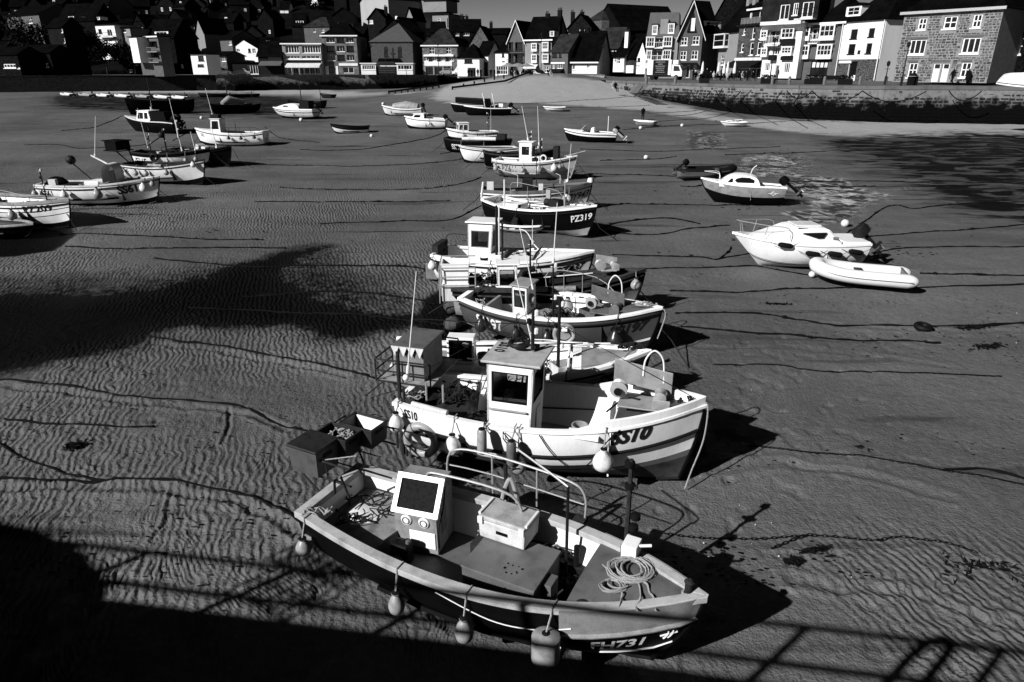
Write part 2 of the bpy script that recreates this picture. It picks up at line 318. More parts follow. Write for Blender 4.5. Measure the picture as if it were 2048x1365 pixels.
def sand_full(X, Y):
    z = sand_base(X, Y); R = np.hypot(X, Y)
    dk = np.zeros(X.shape); pl = dk.copy(); dr = dk.copy(); sm = dk.copy(); wd = dk.copy()
    for p, s, w in WEED_P: wd = np.maximum(wd, polymask(X, Y, p, s, w))
    for p, s, w in DARK_P: dk = np.maximum(dk, polymask(X, Y, p, s, w))
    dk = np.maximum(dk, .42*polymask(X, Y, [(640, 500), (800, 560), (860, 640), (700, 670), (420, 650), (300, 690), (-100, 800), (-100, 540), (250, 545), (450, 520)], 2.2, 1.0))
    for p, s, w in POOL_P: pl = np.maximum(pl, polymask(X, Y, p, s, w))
    for p, s, w in DRY_P: dr = np.maximum(dr, polymask(X, Y, p, s, w))
    for p, s, w in SMOOTH_P: sm = np.maximum(sm, polymask(X, Y, p, s, w))
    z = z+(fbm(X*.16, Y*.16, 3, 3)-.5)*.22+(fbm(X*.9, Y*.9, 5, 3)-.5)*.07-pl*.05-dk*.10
    wx = fbm(X*1.1, Y*1.1, 11, 3); wy = fbm(X*.35, Y*.35, 12, 2)
    left = np.clip((3.5-X+1.5*np.sin(Y*.5))/4, 0, 1)                  # the ripples are strong left of the boats, faint right of them
    rip2 = np.clip((X-3.5)/2, 0, 1)*np.clip((9.8-Y)/1.5, 0, 1)*np.clip((fbm(X*.5, Y*.5, 33, 2)-.36)*6, 0, 1)
    ripm = np.clip((fbm(X*.22+5, Y*.22, 21, 3)-.34)*5, 0, 1)*(left*.95+.05)+rip2*1.0
    ripm = ripm*(1-pl)*(1-dr*.9)*(1-sm*.85)*np.clip((75-R)/40, 0, 1)
    wz = fbm(X*2.6+3, Y*2.6, 14, 2)
    ph = (X*.93+Y*(.30+.5*(wy-.5)))*2*math.pi/(.085+.045*np.clip((R-12)/24, 0, 1))+30*(wx-.5)+18*(wy-.5)+13*(wz-.5)
    w = np.sin(ph-.65*np.sin(ph))
    br = np.clip((vn(X*4.6, Y*3.0, 41)-.18)*2.4, .08, 1)
    z = z+ripm*br*w*(.0135+.0085*np.clip((R-12)/20, 0, 1))
    near = np.clip((26-R)/10, 0, 1)
    lump = fbm(X*3.2, Y*3.2, 51, 4); z = z+near*(lump-.5)*.045*(.35+.65*left)*(1-pl)
    foot = np.clip((.30-vn(X*3.6, Y*3.6, 61))*6, 0, 1)*np.clip((fbm(X*.3, Y*.3, 62, 2)-.42)*7, 0, 1)
    z = z-near*foot*.035
    for pts, wd_, dp in GROOVES:
        pw = [PG(*p) for p in pts]; d2 = np.full(X.shape, 1e9); sel = (X > min(p.x for p in pw)-1) & (X < max(p.x for p in pw)+1) & (Y > min(p.y for p in pw)-1) & (Y < max(p.y for p in pw)+1); x, y = X[sel], Y[sel]; x = x+.10*(fbm(x*1.7, y*1.7, 71, 3)-.5); y = y+.16*(fbm(x*1.7, y*1.7, 72, 3)-.5)*2; q = np.full(x.shape, 1e9)
        for a, b in zip(pw[:-1], pw[1:]):
            ex, ey = b.x-a.x, b.y-a.y; t = np.clip(((x-a.x)*ex+(y-a.y)*ey)/(ex*ex+ey*ey+1e-9), 0, 1); q = np.minimum(q, (x-a.x-ex*t)**2+(y-a.y-ey*t)**2)
        q = np.sqrt(q)/wd_; z[sel] += dp*(-np.exp(-q*q)+.75*np.exp(-(q-1.7)**2*2))
    return z, dk, pl, dr, ripm, wd
def sand_material():
    m = bpy.data.materials.new('wet_sand'); m.use_nodes = True; n = m.node_tree.nodes; l = m.node_tree.links; b = n['Principled BSDF']
    def attr(a): x = n.new('ShaderNodeAttribute'); x.attribute_name = a; return x.outputs['Fac']
    geo = n.new('ShaderNodeNewGeometry')
    def noise(sc, det=6, dist=0, stretch=None):
        x = n.new('ShaderNodeTexNoise'); x.inputs['Scale'].default_value = sc; x.inputs['Detail'].default_value = det; x.inputs['Distortion'].default_value = dist
        v = geo.outputs['Position']
        if stretch: mp = n.new('ShaderNodeMapping'); mp.inputs['Scale'].default_value = stretch; l.new(v, mp.inputs[0]); v = mp.outputs[0]
        l.new(v, x.inputs['Vector']); return x.outputs[0]
    def rng(s, a, b_, c, d):
        x = n.new('ShaderNodeMapRange'); x.inputs[1].default_value = a; x.inputs[2].default_value = b_; x.inputs[3].default_value = c; x.inputs[4].default_value = d; l.new(s, x.inputs[0]); return x.outputs[0]
    def mth(op, a, c):
        x = n.new('ShaderNodeMath'); x.operation = op
        for i, q in ((0, a), (1, c)):
            if isinstance(q, (int, float)): x.inputs[i].default_value = q
            else: l.new(q, x.inputs[i])
        return x.outputs[0]
    big = rng(noise(.11, 5, .6), .32, .68, .74, 1.2); strk = rng(noise(.35, 6, .8, (.35, 1.6, 1)), .3, .7, .82, 1.12); fine = mth('MULTIPLY', rng(noise(9, 8), .3, .7, .80, 1.14), rng(noise(70, 3), .3, .7, .86, 1.1))
    base = mth('MULTIPLY', mth('MULTIPLY', mth('MULTIPLY', big, strk), fine), .105)
    # scraps of weed, pebbles and worm casts
    spk = rng(noise(5.5, 3, .2, (.55, 1.3, 1)), .70, .735, 0, 1); spm = rng(noise(.25, 3), .42, .6, 0, 1)
    base = mth('MULTIPLY', base, mth('SUBTRACT', 1, mth('MULTIPLY', mth('MULTIPLY', spk, spm), .9)))
    wl = rng(noise(.9, 5, .5, (.12, 1.5, 1)), .61, .66, 0, 1); wm = rng(noise(.07, 2), .38, .55, 0, 1)
    base = mth('MULTIPLY', base, mth('SUBTRACT', 1, mth('MULTIPLY', mth('MULTIPLY', wl, wm), .75)))
    def mix(f, a, c):
        return mth('ADD', mth('MULTIPLY', a, mth('SUBTRACT', 1, f)), mth('MULTIPLY', f, c))
    base = mix(attr('dry'), base, mth('MULTIPLY', fine, .31))
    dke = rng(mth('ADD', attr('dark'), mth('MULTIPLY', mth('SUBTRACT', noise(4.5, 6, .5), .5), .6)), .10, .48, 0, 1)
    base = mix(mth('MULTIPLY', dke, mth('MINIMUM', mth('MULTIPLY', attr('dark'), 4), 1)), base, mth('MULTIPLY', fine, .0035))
    wn = rng(noise(.8, 9, 1.0, (.45, 1.25, 1)), .47, .56, 1, 0); wdm = mth('MULTIPLY', attr('weed'), mth('ADD', mth('MULTIPLY', wn, .85), mth('MULTIPLY', attr('weed'), .62)))
    base = mix(wdm, base, .006)
    pn = rng(noise(1.5, 7, 1.5, (.8, .7, 1)), .50, .62, 0, 1)  # pale streaks painted into the pool colour for reflections of the white houses
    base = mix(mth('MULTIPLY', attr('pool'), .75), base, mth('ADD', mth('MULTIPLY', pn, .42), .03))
    cc = n.new('ShaderNodeCombineColor'); [l.new(base, cc.inputs[i]) for i in range(3)]; l.new(cc.outputs[0], b.inputs['Base Color'])
    rgh = mix(attr('pool'), mth('ADD', mth('MULTIPLY', noise(.5, 4), .35), .45), .07); l.new(rgh, b.inputs['Roughness'])
    sp_ = mix(attr('pool'), mth('SUBTRACT', .18, mth('MULTIPLY', attr('dark'), .16)), 1.0); l.new(sp_, b.inputs['Specular IOR Level'])
    bp = n.new('ShaderNodeBump'); bp.inputs['Strength'].default_value = 1.0; bp.inputs['Distance'].default_value = .024
    h = mth('ADD', mth('ADD', noise(24, 8), mth('MULTIPLY', noise(75, 3), .35)), mth('MULTIPLY', noise(6, 6), 1.6)); h = mth('MULTIPLY', h, mth('SUBTRACT', 1, mth('MULTIPLY', attr('pool'), .97)))
    l.new(h, bp.inputs['Height'])
    # far ripples (too fine for the mesh)
    wv = n.new('ShaderNodeTexWave'); wv.inputs['Scale'].default_value = 2.2; wv.inputs['Distortion'].default_value = 9; wv.inputs['Detail'].default_value = 3; wv.inputs['Detail Scale'].default_value = .8
    mp = n.new('ShaderNodeMapping'); mp.inputs['Rotation'].default_value = (0, 0, -.3); l.new(geo.outputs['Position'], mp.inputs[0]); l.new(mp.outputs[0], wv.inputs[0])
    b2 = n.new('ShaderNodeBump'); b2.inputs['Distance'].default_value = .05; l.new(mth('MULTIPLY', attr('ripple'), .5), b2.inputs['Strength']); l.new(wv.outputs[1], b2.inputs['Height']); l.new(bp.outputs[0], b2.inputs['Normal'])
    l.new(b2.outputs[0], b.inputs['Normal']); return m
def make_sand():
    az = np.concatenate([np.radians(np.linspace(-89, -50, 60, endpoint=False)), np.radians(np.linspace(-50, 50, 1000, endpoint=False)), np.radians(np.linspace(50, 89, 61))])
    r = np.concatenate([np.linspace(.3, 5.5, 24, endpoint=False), 5.5*np.exp(np.arange(1000)*.0031), np.geomspace(5.5*math.exp(3.1)*1.03, 2500, 24)])
    A, R = np.meshgrid(az, r); X = (R*np.sin(A)).ravel(); Y = (R*np.cos(A)).ravel()
    z, dk, pl, dr, rp, wd = sand_full(X, Y); nc, nr = len(az), len(r)
    me = bpy.data.meshes.new('sand'); co = np.stack([X, Y, z], 1).astype(np.float32)
    i = (np.arange(nr-1)[:, None]*nc+np.arange(nc-1)[None]).ravel(); q = np.stack([i, i+nc, i+nc+1, i+1], 1).astype(np.int32)
    me.vertices.add(len(co)); me.vertices.foreach_set('co', co.ravel()); me.loops.add(q.size); me.loops.foreach_set('vertex_index', q.ravel())
    me.polygons.add(len(q)); me.polygons.foreach_set('loop_start', np.arange(0, q.size, 4, dtype=np.int32)); me.polygons.foreach_set('loop_total', np.full(len(q), 4, np.int32))
    me.polygons.foreach_set('use_smooth', np.ones(len(q), bool)); me.update(calc_edges=True)
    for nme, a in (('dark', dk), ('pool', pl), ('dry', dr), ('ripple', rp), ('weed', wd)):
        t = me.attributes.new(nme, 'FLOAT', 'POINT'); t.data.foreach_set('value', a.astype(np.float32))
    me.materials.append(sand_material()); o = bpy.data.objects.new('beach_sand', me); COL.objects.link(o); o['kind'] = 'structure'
    if me.polygons[600].normal.z < 0: me.flip_normals()
make_sand()
# ---------------------------------------------------------------- quay, promenade, slipway, pier under the camera
QUAY = [(-260, 120), (-160, 152), (-115, 165), (-48, 184), (-19, 187)]        # left harbour wall top line
RIGHTQ = [(14.5, 112), (16.6, 107), (20.8, 93), (25.2, 82.5), (30.4, 77), (38, 74.2), (46.6, 73), (56, 70), (75, 64), (110, 50)]
PROMM = mat('promenade_paving', .085, .8, .2, var=.2, vs=.5)
def slab(name, front, back, z, zb, m):
    mb = MB(); n = len(front); poly = list(front)+list(reversed(back)); vs = [(x, y, z) for x, y in poly]
    mb.add(vs, [tuple(range(len(poly)))]); o = mb.build(name, m, kind='structure'); return o
slab('promenade', RIGHTQ, [(14.5, 400), (200, 400), (200, 300), (200, 200), (200, 150), (200, 100), (200, 80), (200, 70), (200, 60), (200, 50)], 0, -6, PROMM)
slab('harbour_road', QUAY, [(-260, 420), (-160, 420), (-115, 420), (-48, 420), (-19, 420)], .25, -6, PROMM)
slab('slipway_road', [(-19.0, 188), (-4.5, 150), (14.4, 150)], [(-19.0, 400), (0, 400), (14.4, 400)], .02, -6, PROMM)
COURSE = mat('quay_stone', .028, .9, .05, var=.6, vs=1.3, bump=.5, bs=5); MORT = mat('quay_mortar', .15, .9, .05, var=.3, vs=4)
def weedmat():
    m = COURSE.copy(); m.name = 'weedy_quay_stone'; n = m.node_tree.nodes; l = m.node_tree.links; b = n['Principled BSDF']
    src = b.inputs['Base Color'].links[0].from_socket; geo = n.new('ShaderNodeNewGeometry'); sp = n.new('ShaderNodeSeparateXYZ'); l.new(geo.outputs[0], sp.inputs[0])
    nz = n.new('ShaderNodeTexNoise'); nz.inputs['Scale'].default_value = 1.1; nz.inputs['Detail'].default_value = 8; l.new(geo.outputs[0], nz.inputs[0])
    a = n.new('ShaderNodeMath'); a.operation = 'MULTIPLY_ADD'; l.new(nz.outputs[0], a.inputs[0]); a.inputs[1].default_value = 3.2; l.new(sp.outputs[2], a.inputs[2])
    r = n.new('ShaderNodeMapRange'); l.new(a.outputs[0], r.inputs[0]); r.inputs[1].default_value = -.35; r.inputs[2].default_value = .75; r.inputs[3].default_value = 0; r.inputs[4].default_value = 1
    mx = n.new('ShaderNodeMixRGB'); l.new(r.outputs[0], mx.inputs[0]); mx.inputs[1].default_value = (.002, .002, .002, 1); l.new(src, mx.inputs[2]); l.new(mx.outputs[0], b.inputs['Base Color']); return m
WEEDY = weedmat()
def weedy(m, name):
    global COURSE
    k = COURSE; COURSE = m; r = weedmat(); r.name = name; COURSE = k; return r
WEEDM = weedy(MORT, 'weedy_quay_mortar')
def wallstrip(name, line, top, parent=None, thick=1.0, label=None, m=None, cope=.3, copem=None):
    """a vertical harbour wall along the line, from the sand up to the top, with coping"""
    root = empty(name, (0, 0, 0), 0, label, 'harbour wall'); mb = MB(); n = len(line)
    for i in range(n-1):
        a, b = Vector(line[i]), Vector(line[i+1]); d = (b-a).normalized(); nr = Vector((-d.y, d.x)) if False else Vector((d.y, -d.x))
        if nr.y > 0: nr = -nr
        k = max(1, int((b-a).length/6))
        for j in range(k):
            p, q = a.lerp(b, j/k), a.lerp(b, (j+1)/k); zb = min(sandz(*p), sandz(*q))-.6; t = top(p) if callable(top) else top; t2 = top(q) if callable(top) else top
            p2, q2 = p+nr*.25, q+nr*.25
            mb.add([(p2.x, p2.y, zb), (q2.x, q2.y, zb), (q.x+nr.x*.06, q.y+nr.y*.06, t2-cope), (p.x+nr.x*.06, p.y+nr.y*.06, t-cope)], [(0, 1, 2, 3)])
    mb.build('wall_face', m or WEEDY, root)
    cb = MB()
    for i in range(n-1):
        a, b = Vector(line[i]), Vector(line[i+1]); d = (b-a).normalized(); nr = Vector((d.y, -d.x))
        if nr.y > 0: nr = -nr
        t = top(a) if callable(top) else top; t2 = top(b) if callable(top) else top
        q = [a+nr*.12, b+nr*.12, b-nr*.8, a-nr*.8]; zz = [t, t2, t2, t]
        cb.add([(p.x, p.y, z-cope) for p, z in zip(q, zz)]+[(p.x, p.y, z+.03) for p, z in zip(q, zz)], [(3, 2, 1, 0), (4, 5, 6, 7), (0, 1, 5, 4), (1, 2, 6, 5), (2, 3, 7, 6), (3, 0, 4, 7)])
    cb.build('coping', copem or mat('granite_coping', .1, .8, .2, var=.3, vs=1), root); return root
def stones(root, line, rows, top, hgt, sm, i0=0, lim=300, ln=(.4, .85), proud=.06, s0=0, batter=.25):
    """courses of separate stones laid on the wall face; the nearest 300 as parts, the rest joined"""
    seg = []; tot = 0
    for i in range(len(line)-1):
        L_ = (Vector(line[i+1])-Vector(line[i])).length; seg.append((tot, tot+L_, i)); tot += L_
    def at(s):
        for a, b, i in seg:
            if s <= b or i == len(line)-2: p, q = Vector(line[i]), Vector(line[i+1]); return p.lerp(q, (s-a)/(b-a)), (q-p).normalized()
    lst = []; rr = random.Random(5)
    for r in range(rows):
        s = s0+rr.random()*.5
        while s < tot-1:
            w = rr.uniform(*ln)*(1 if rr.random() < .7 else .6)
            if rr.random() > (.62, .38, .16, .08)[min(r, 3)]*(.4+1.2*vn(np.array([s*.22]), np.array([r*.5]), 8)[0]): lst.append((r, s, w))
            s += w+rr.uniform(.05, .10)
    mats_=[]; shared = {}; rest = MB(); cnt = 0
    cand = []
    for r, s, w in lst:
        p, d = at(s+w/2); nr = Vector((d.y, -d.x))
        if nr.y > 0: nr = -nr
        zc = top-(r+.5)*hgt; H = top-sandz(p.x, p.y)
        if zc < sandz(p.x, p.y)-.1: continue
        f = (top-zc)/max(H, .5); p = p+nr*(.25*f)
        cand.append((p.length+ (0 if r < 5 else 100), r, p, d, nr, zc, w))
    cand.sort(key=lambda t: t[0])
    for dist, r, p, d, nr, zc, w in cand:
        q = Vector((p.x+nr.x*(proud*.5-.05), p.y+nr.y*(proud*.5-.05), zc+rr.uniform(-.045, .045)))
        ang = math.atan2(d.y, d.x); hh = hgt-.05+rr.uniform(-.06, .01)
        if cnt < lim:
            key = int(w*10)
            if key not in shared:
                mb = MB(); mb.box((0, 0, 0), (key/10+.05, .12, hgt-.05)); m0 = mb
                v = [(a*1.0, b, c) for a, b, c in mb.v]; ob = MB(); hw = (key/10+.05)/2; hz = (hgt-.06)/2; k = .06
                poly = [(-hw+k, -hz), (hw-k*.6, -hz+.02), (hw, -hz+k), (hw-.01, hz-k), (hw-k, hz), (-hw+k*.7, hz-.01), (-hw, hz-k*.8), (-hw+.01, -hz+k)]
                n = 8; vs = [(x, .06, z) for x, z in poly]+[(x*.9, -.07, z*.86) for x, z in poly]
                ob.add(vs, [tuple(range(n, 2*n))]+[(i, (i+1) % n, n+(i+1) % n, n+i) for i in range(n)]); shared[key] = ob.build('stone', sm, root); o = shared[key]
            else: o = shared[key].copy(); COL.objects.link(o)
            o.location = q; o.rotation_euler = (0, 0, ang); o.scale = (1, 1+rr.uniform(-.2, .3), rr.uniform(.68, 1.05)); o.rotation_euler = (0, rr.uniform(-.04, .04), ang); cnt += 1
        else: rest.box(q, (w, .12, hh), rz=ang, rx=rr.uniform(-.03, .03))
    if rest.v: rest.build('coursed_stonework', sm, root, kind='stuff')
qw = wallstrip('quay_wall', RIGHTQ, 0, label='long curving quay wall of dark weedy stone courses below the cafe promenade', m=WEEDM)
stones(qw, RIGHTQ[1:9], 15, -.32, .33, WEEDY, s0=0)
wallstrip('harbour_wall', QUAY[:3]+[(-72, 177.8)], .25, label='weed-blackened harbour wall at the far left under the dark inn', m=DSTONE, copem=DSTONE)
wallstrip('harbour_wall', [(-72, 177.8)]+QUAY[3:]+[(-18, 194)], .25, label='far harbour wall with weed-blackened foot below the chapel', m=weedy(mat('far_wall_stone', .07, .9, .05, kind='rubble', sc=.9, v2=.11), 'weedy_far_wall'))
lw = wallstrip('low_wall', [(-3.5, 136), (11.5, 136)], 0.02, label='low pale stone wall at the head of the beach', m=mat('pale_wall_stone', .2, .85, .2, kind='rubble', sc=1.2, v2=.24))
# jutting stone block with the steps gap
sb = empty('jetty_stub', (0, 0, 0), 0, 'square jutting stub of pale stone wall beside the beach steps', 'harbour wall')
a, b = P(1150, 171, -1.3), P(1206, 174, -1.3)
MB().prism([(a.x, a.y), (b.x, b.y-1), (b.x+1.0, b.y+16), (a.x, a.y+14)], -3, .55).build('wall_face', mat('pale_block_stone', .17, .85, .2, kind='rubble', sc=1.4, v2=.26), sb)
MB().prism([(a.x-.1, a.y-.1), (b.x+.1, b.y-1.1), (b.x+1.1, b.y+16), (a.x-.1, a.y+14)], .56, .72).build('coping', MATS['granite_coping'], sb)
# pier that the photographer stands on (its shadow falls on the sand)
EDGE = lambda x: .30-.16*x
pm = mat('pier_stone', .12, .85, .2, kind='rubble', sc=1)
MB().prism([(-60, EDGE(-60)), (60, EDGE(60)), (60, -16), (-60, -8)], -7, 0).build('pier', pm, kind='structure')
rl = empty('pier_railing', (0, 0, 0), 0, 'iron two-bar railing along the pier edge', 'railing')
for h in (.98, .40): MB().tube([(-40, EDGE(-40)-.17, h), (0, EDGE(0)-.17, h), (30, EDGE(30)-.17, h)], .045).build('rail', IRON, rl)
for i in range(-16, 13):
    x = i*2.4-1.5; MB().tube([(x, EDGE(x)-.17, 0), (x, EDGE(x)-.17, 1.0)], .055).build('post', IRON, rl)
ld = empty('pier_ladder', (0, 0, 0), 0, 'iron pier ladder with two curved hand hoops', 'ladder')
y = EDGE(-2.0)+.05; MB().tube(spline([(-2.25, y, 0), (-2.25, y, .55), (-2.18, y, .78), (-2.02, y, .86), (-1.86, y, .78), (-1.8, y, .55), (-1.8, y, 0)], 5), .06).build('hoop', IRON, ld, True)
for dx in (-.28, .28):
    x = -2.1+dx; y = EDGE(x); MB().tube([(x, y+.2, -.3), (x, y+.2, -5)], .04).build('stringer', IRON, ld)
for k in range(16): MB().tube([(-2.38, EDGE(-2.1)+.2, -.4-k*.3), (-1.82, EDGE(-2.1)+.2, -.4-k*.3)], .018).build('rung', IRON, ld)
# unseen mound added further along the pier to cast a round-topped shadow
g = empty('shadow_mound', (-17.0, EDGE(-17.0)-1.1, 0), -.13, 'unseen mound added on the pier top to cast a shadow', 'shadow caster')
MB().lathe([(1.9, 0), (2.0, .3), (1.8, .55), (1.3, .72), (.6, .84), (.05, .86)], 18, sx=2.2).build('tarpaulin', AWN, g, True)  # rounded body of the added shadow mound
pot = empty('lobster_pot', (-10.6, EDGE(-10.6)+.1, .55), 1.1, 'netted lobster pot hung on the pier railing', 'lobster pot')
pot.scale = (1.3, 1.3, 1.3); mb = MB()
for i in range(7): y = -.45+i*.15; mb.tube([(.32*math.cos(math.pi*k/8), y, .5*math.sin(math.pi*k/8)-.1) for k in range(9)], .022, 5)
for i in range(9): aa = math.pi*i/8; mb.tube([(.32*math.cos(aa), -.45, .5*math.sin(aa)-.1), (.32*math.cos(aa), .45, .5*math.sin(aa)-.1)], .022, 5)
mb.build('cage', ROPED, pot)
# ---------------------------------------------------------------- buildings
def crop(ox, oy, k): return lambda *a: tuple((v/k+(ox if i % 2 == 0 else oy)) for i, v in enumerate(a))
C1 = crop(0, 0, 5.12); C2 = crop(350, 0, 5.12); C3 = crop(700, 0, 5.12); C4 = crop(1000, 0, 5.12); C5 = crop(1250, 0, 5.055); C6 = crop(1600, 0, 4.571); C7 = crop(1480, 0, 6.024)
KEEP = []
class House:
    def __init__(s, name, label, bl, br, Yl, Yr, eave, depth=9, wall=STUCCO, group=None, zb=None, cat='house'):
        KEEP.append((bl[0], br[0], min(Yl, Yr), eave, wall.name))
        s.A = PY(*bl, Yl); s.B = PY(*br, Yr); s.z0 = min(s.A.z, s.B.z) if zb is None else zb
        d = Vector((s.B.x-s.A.x, s.B.y-s.A.y)); s.w = d.length; s.ang = math.atan2(d.y, d.x)
        s.ux = Vector((math.cos(s.ang), math.sin(s.ang), 0)); s.uy = Vector((-s.ux.y, s.ux.x, 0))
        s.h = PY(0, eave, Yl).z-s.z0; s.dp = depth
        s.o = Vector((s.A.x, s.A.y, s.z0)); s.root = empty(name, s.o, s.ang, label, cat, group); s.wall = wall; s.holes = []; s.defer = []
    def uv(s, px, py):
        r = Vector(ray(px, py)); c = Vector((0, 0, EYE)); t = (s.o-c).dot(s.uy)/r.dot(s.uy); p = c+r*t-s.o
        return p.dot(s.ux), p.z
    def rect(s, q):
        x0, y0, x1, y1 = q; xm, ym = (x0+x1)/2, (y0+y1)/2
        return s.uv(x0, ym)[0], s.uv(x1, ym)[0], s.uv(xm, y1)[1], s.uv(xm, y0)[1]
    def win(s, q, cols=2, rows=2, fw=.11, rec=.12, mf=None, mg=None, name='window', sill=True):
        u0, u1, v0, v1 = s.rect(q); u0 = max(.12, u0); u1 = min(s.w-.12, u1); v0 = max(.03, v0); v1 = min(s.h-.05, v1)
        if u1-u0 < .2 or v1-v0 < .2: return
        for h in s.holes:
            if u0 < h[1]*s.w and u1 > h[0]*s.w and v0 < h[3]*s.h and v1 > h[2]*s.h: return
        s.holes.append((u0/s.w, u1/s.w, v0/s.h, v1/s.h)); s.defer.append((s.holes[-1], cols, rows, fw, rec, mf, mg, name, sill))
    def box(s, q, m, y0=-.15, y1=0, name='panel', uvz=None):
        u0, u1, v0, v1 = uvz or s.rect(q); return MB().bx(u0, u1, y0, y1, v0, v1).build(name, m, s.root)
    def bay(s, q, m=None, d=.7, cols=3, rows=2, apron=.25, mw=None):
        u0, u1, v0, v1 = s.rect(q); m = m or JAMB; b = MB(); ap = (v1-v0)*apron; bay = None
        b.bx(u0, u1, -d, -.01, v0, v0+ap); b.bx(u0-.05, u1+.05, -d-.06, -.01, v1-.12, v1)
        for x in (u0, u1-.1): b.bx(x, x+.1, -d, -d+.1, v0+ap, v1-.12)
        o = b.build('bay_window', m, s.root)
        window(o, (u0+.1, -d, v0+ap), (u1-.1, -d, v0+ap), (u1-.1, -d, v1-.12), (u0+.1, -d, v1-.12), (0, 1, 0, 1), cols, rows, .1, .0)
        for x, a, c in ((u0, -.02, -d+.1), (u1, -d+.1, -.02)): window(o, (x, a, v0+ap), (x, c, v0+ap), (x, c, v1-.12), (x, a, v1-.12), (0, 1, 0, 1), 1, rows, .08, .0)
    def balcony(s, q, m=None, d=1.1, bars=True, slab=WHITE2):
        u0, u1, v0, v1 = s.rect(q); b = MB().bx(u0, u1, -d, -.01, v0-.18, v0); o = b.build('balcony', slab, s.root); r = MB()
        r.tube([(u0, -.02, v1), (u0, -d, v1), (u1, -d, v1), (u1, -.02, v1)], .04, 5); n = max(2, int((u1-u0)/.35))
        for i in range(n+1): x = lerp(u0, u1, i/n); r.tube([(x, -d, v0), (x, -d, v1)], .022, 4)
        r.build('railing', m or JAMB, o)
    def awning(s, q, m, d=1.8, dz=.9):
        u0, u1, v0, v1 = s.rect(q); b = MB(); b.add([(u0, -.03, v1), (u1, -.03, v1), (u1, -d, v1-dz), (u0, -d, v1-dz), (u0, -.03, v1-.06), (u1, -.03, v1-.06), (u1, -d, v1-dz-.25), (u0, -d, v1-dz-.25)],
            [(3, 2, 1, 0), (4, 5, 6, 7), (0, 1, 5, 4), (1, 2, 6, 5), (2, 3, 7, 6), (3, 0, 4, 7)]); b.build('awning', m, s.root)
    def sign(s, q, m, text=None, tm=None, th=.6, d=.12, lines=None):
        u0, u1, v0, v1 = s.rect(q); o = MB().bx(u0, u1, -d, -.005, v0, v1).build('sign_board', m, s.root)
        for k, t in enumerate(lines or ([text] if text else [])):
            n = len(lines or [1]); H = (v1-v0)/n*th; yb = v1-(k+.5)*(v1-v0)/n-H/2; asp = text_mesh(t, 0, .02)[2]; wid = min(1.4, (u1-u0)*.86/(asp*H)); x0 = (u0+u1)/2-asp*H*wid/2
            text_on(t, lambda x, y: (x0+x, -d-.01, yb+y), H, tm or LETD, o, 0, .02, wid=wid)
        return o
    def finish(s, roof='gable', rh=3., rm=None, over=.35, chims=(), side=None, fascia=None, parts=True, quoin=None):
        w, d, h = s.w, s.dp, s.h; b = MB(); A, B, C, D = (0, 0, 0), (w, 0, 0), (w, 0, h), (0, 0, h)
        panel(b, A, B, C, D, s.holes, .25); b.add([(0, .25, .0), (0, d, 0), (0, d, h), (0, .25, h)], [(3, 2, 1, 0)][::-1]); b.add([(w, .25, 0), (w, d, 0), (w, d, h), (w, .25, h)], [(0, 1, 2, 3)])
        b.add([(0, d, 0), (w, d, 0), (w, d, h), (0, d, h)], [(3, 2, 1, 0)])
        rm = rm or SLATE
        if roof == 'gable':
            for x in (0.02, w-.02): b.add([(x, 0, h), (x, d, h), (x, d/2, h+rh)], [(0, 1, 2)])
        if roof == 'front': b.add([(0, .02, h), (w, .02, h), (w/2, .02, h+rh)], [(0, 1, 2)]); b.add([(0, d, h), (w, d, h), (w/2, d, h+rh)], [(2, 1, 0)])
        b.build('wall', s.wall, s.root)
        # dark room behind the openings
        for hh, cols, rows, fw, rec, mf, mg, nm, sill in s.defer:
            o = window(s.root, A, B, C, D, hh, cols, rows, fw, rec, mf, mg, nm)
            if sill and hh[2] > .04: MB().bx(hh[0]*w-.1, hh[1]*w+.1, -.1, -.004, hh[2]*h-.14, hh[2]*h-.003).build('sill', mf or JAMB, o)
        r = MB(); e = over; t = .14
        def slab4(q): r.hexa([Vector(p) for p in q], (0, 0, t))
        if roof == 'gable':
            k = rh/(d/2)
            slab4([(-e, -e, h-e*k), (w+e, -e, h-e*k), (w+e, d/2, h+rh), (-e, d/2, h+rh)]); slab4([(w+e, d+e, h-e*k), (-e, d+e, h-e*k), (-e, d/2, h+rh), (w+e, d/2, h+rh)])
        elif roof == 'front':
            k = rh/(w/2)
            slab4([(-e, d+e, h-e*k), (-e, -e, h-e*k), (w/2, -e, h+rh), (w/2, d+e, h+rh)]); slab4([(w+e, -e, h-e*k), (w+e, d+e, h-e*k), (w/2, d+e, h+rh), (w/2, -e, h+rh)])
        elif roof in ('hip', 'pyr'):
            q = w/2 if roof == 'pyr' else min(w, d)/2*.8; a0, a1 = (w/2, w/2) if roof == 'pyr' else (q, w-q)
            P0 = [(-e, -e, h), (w+e, -e, h), (w+e, d+e, h), (-e, d+e, h)]; R0, R1 = (a0, d/2, h+rh), (a1, d/2, h+rh)
            r.add(P0+[R0, R1], [(3, 2, 1, 0), (0, 1, 5, 4), (1, 2, 5), (2, 3, 4, 5), (3, 0, 4)])
        elif roof == 'flat': r.bx(-e, w+e, -e, d+e, h, h+.18)
        elif roof == 'mansard':
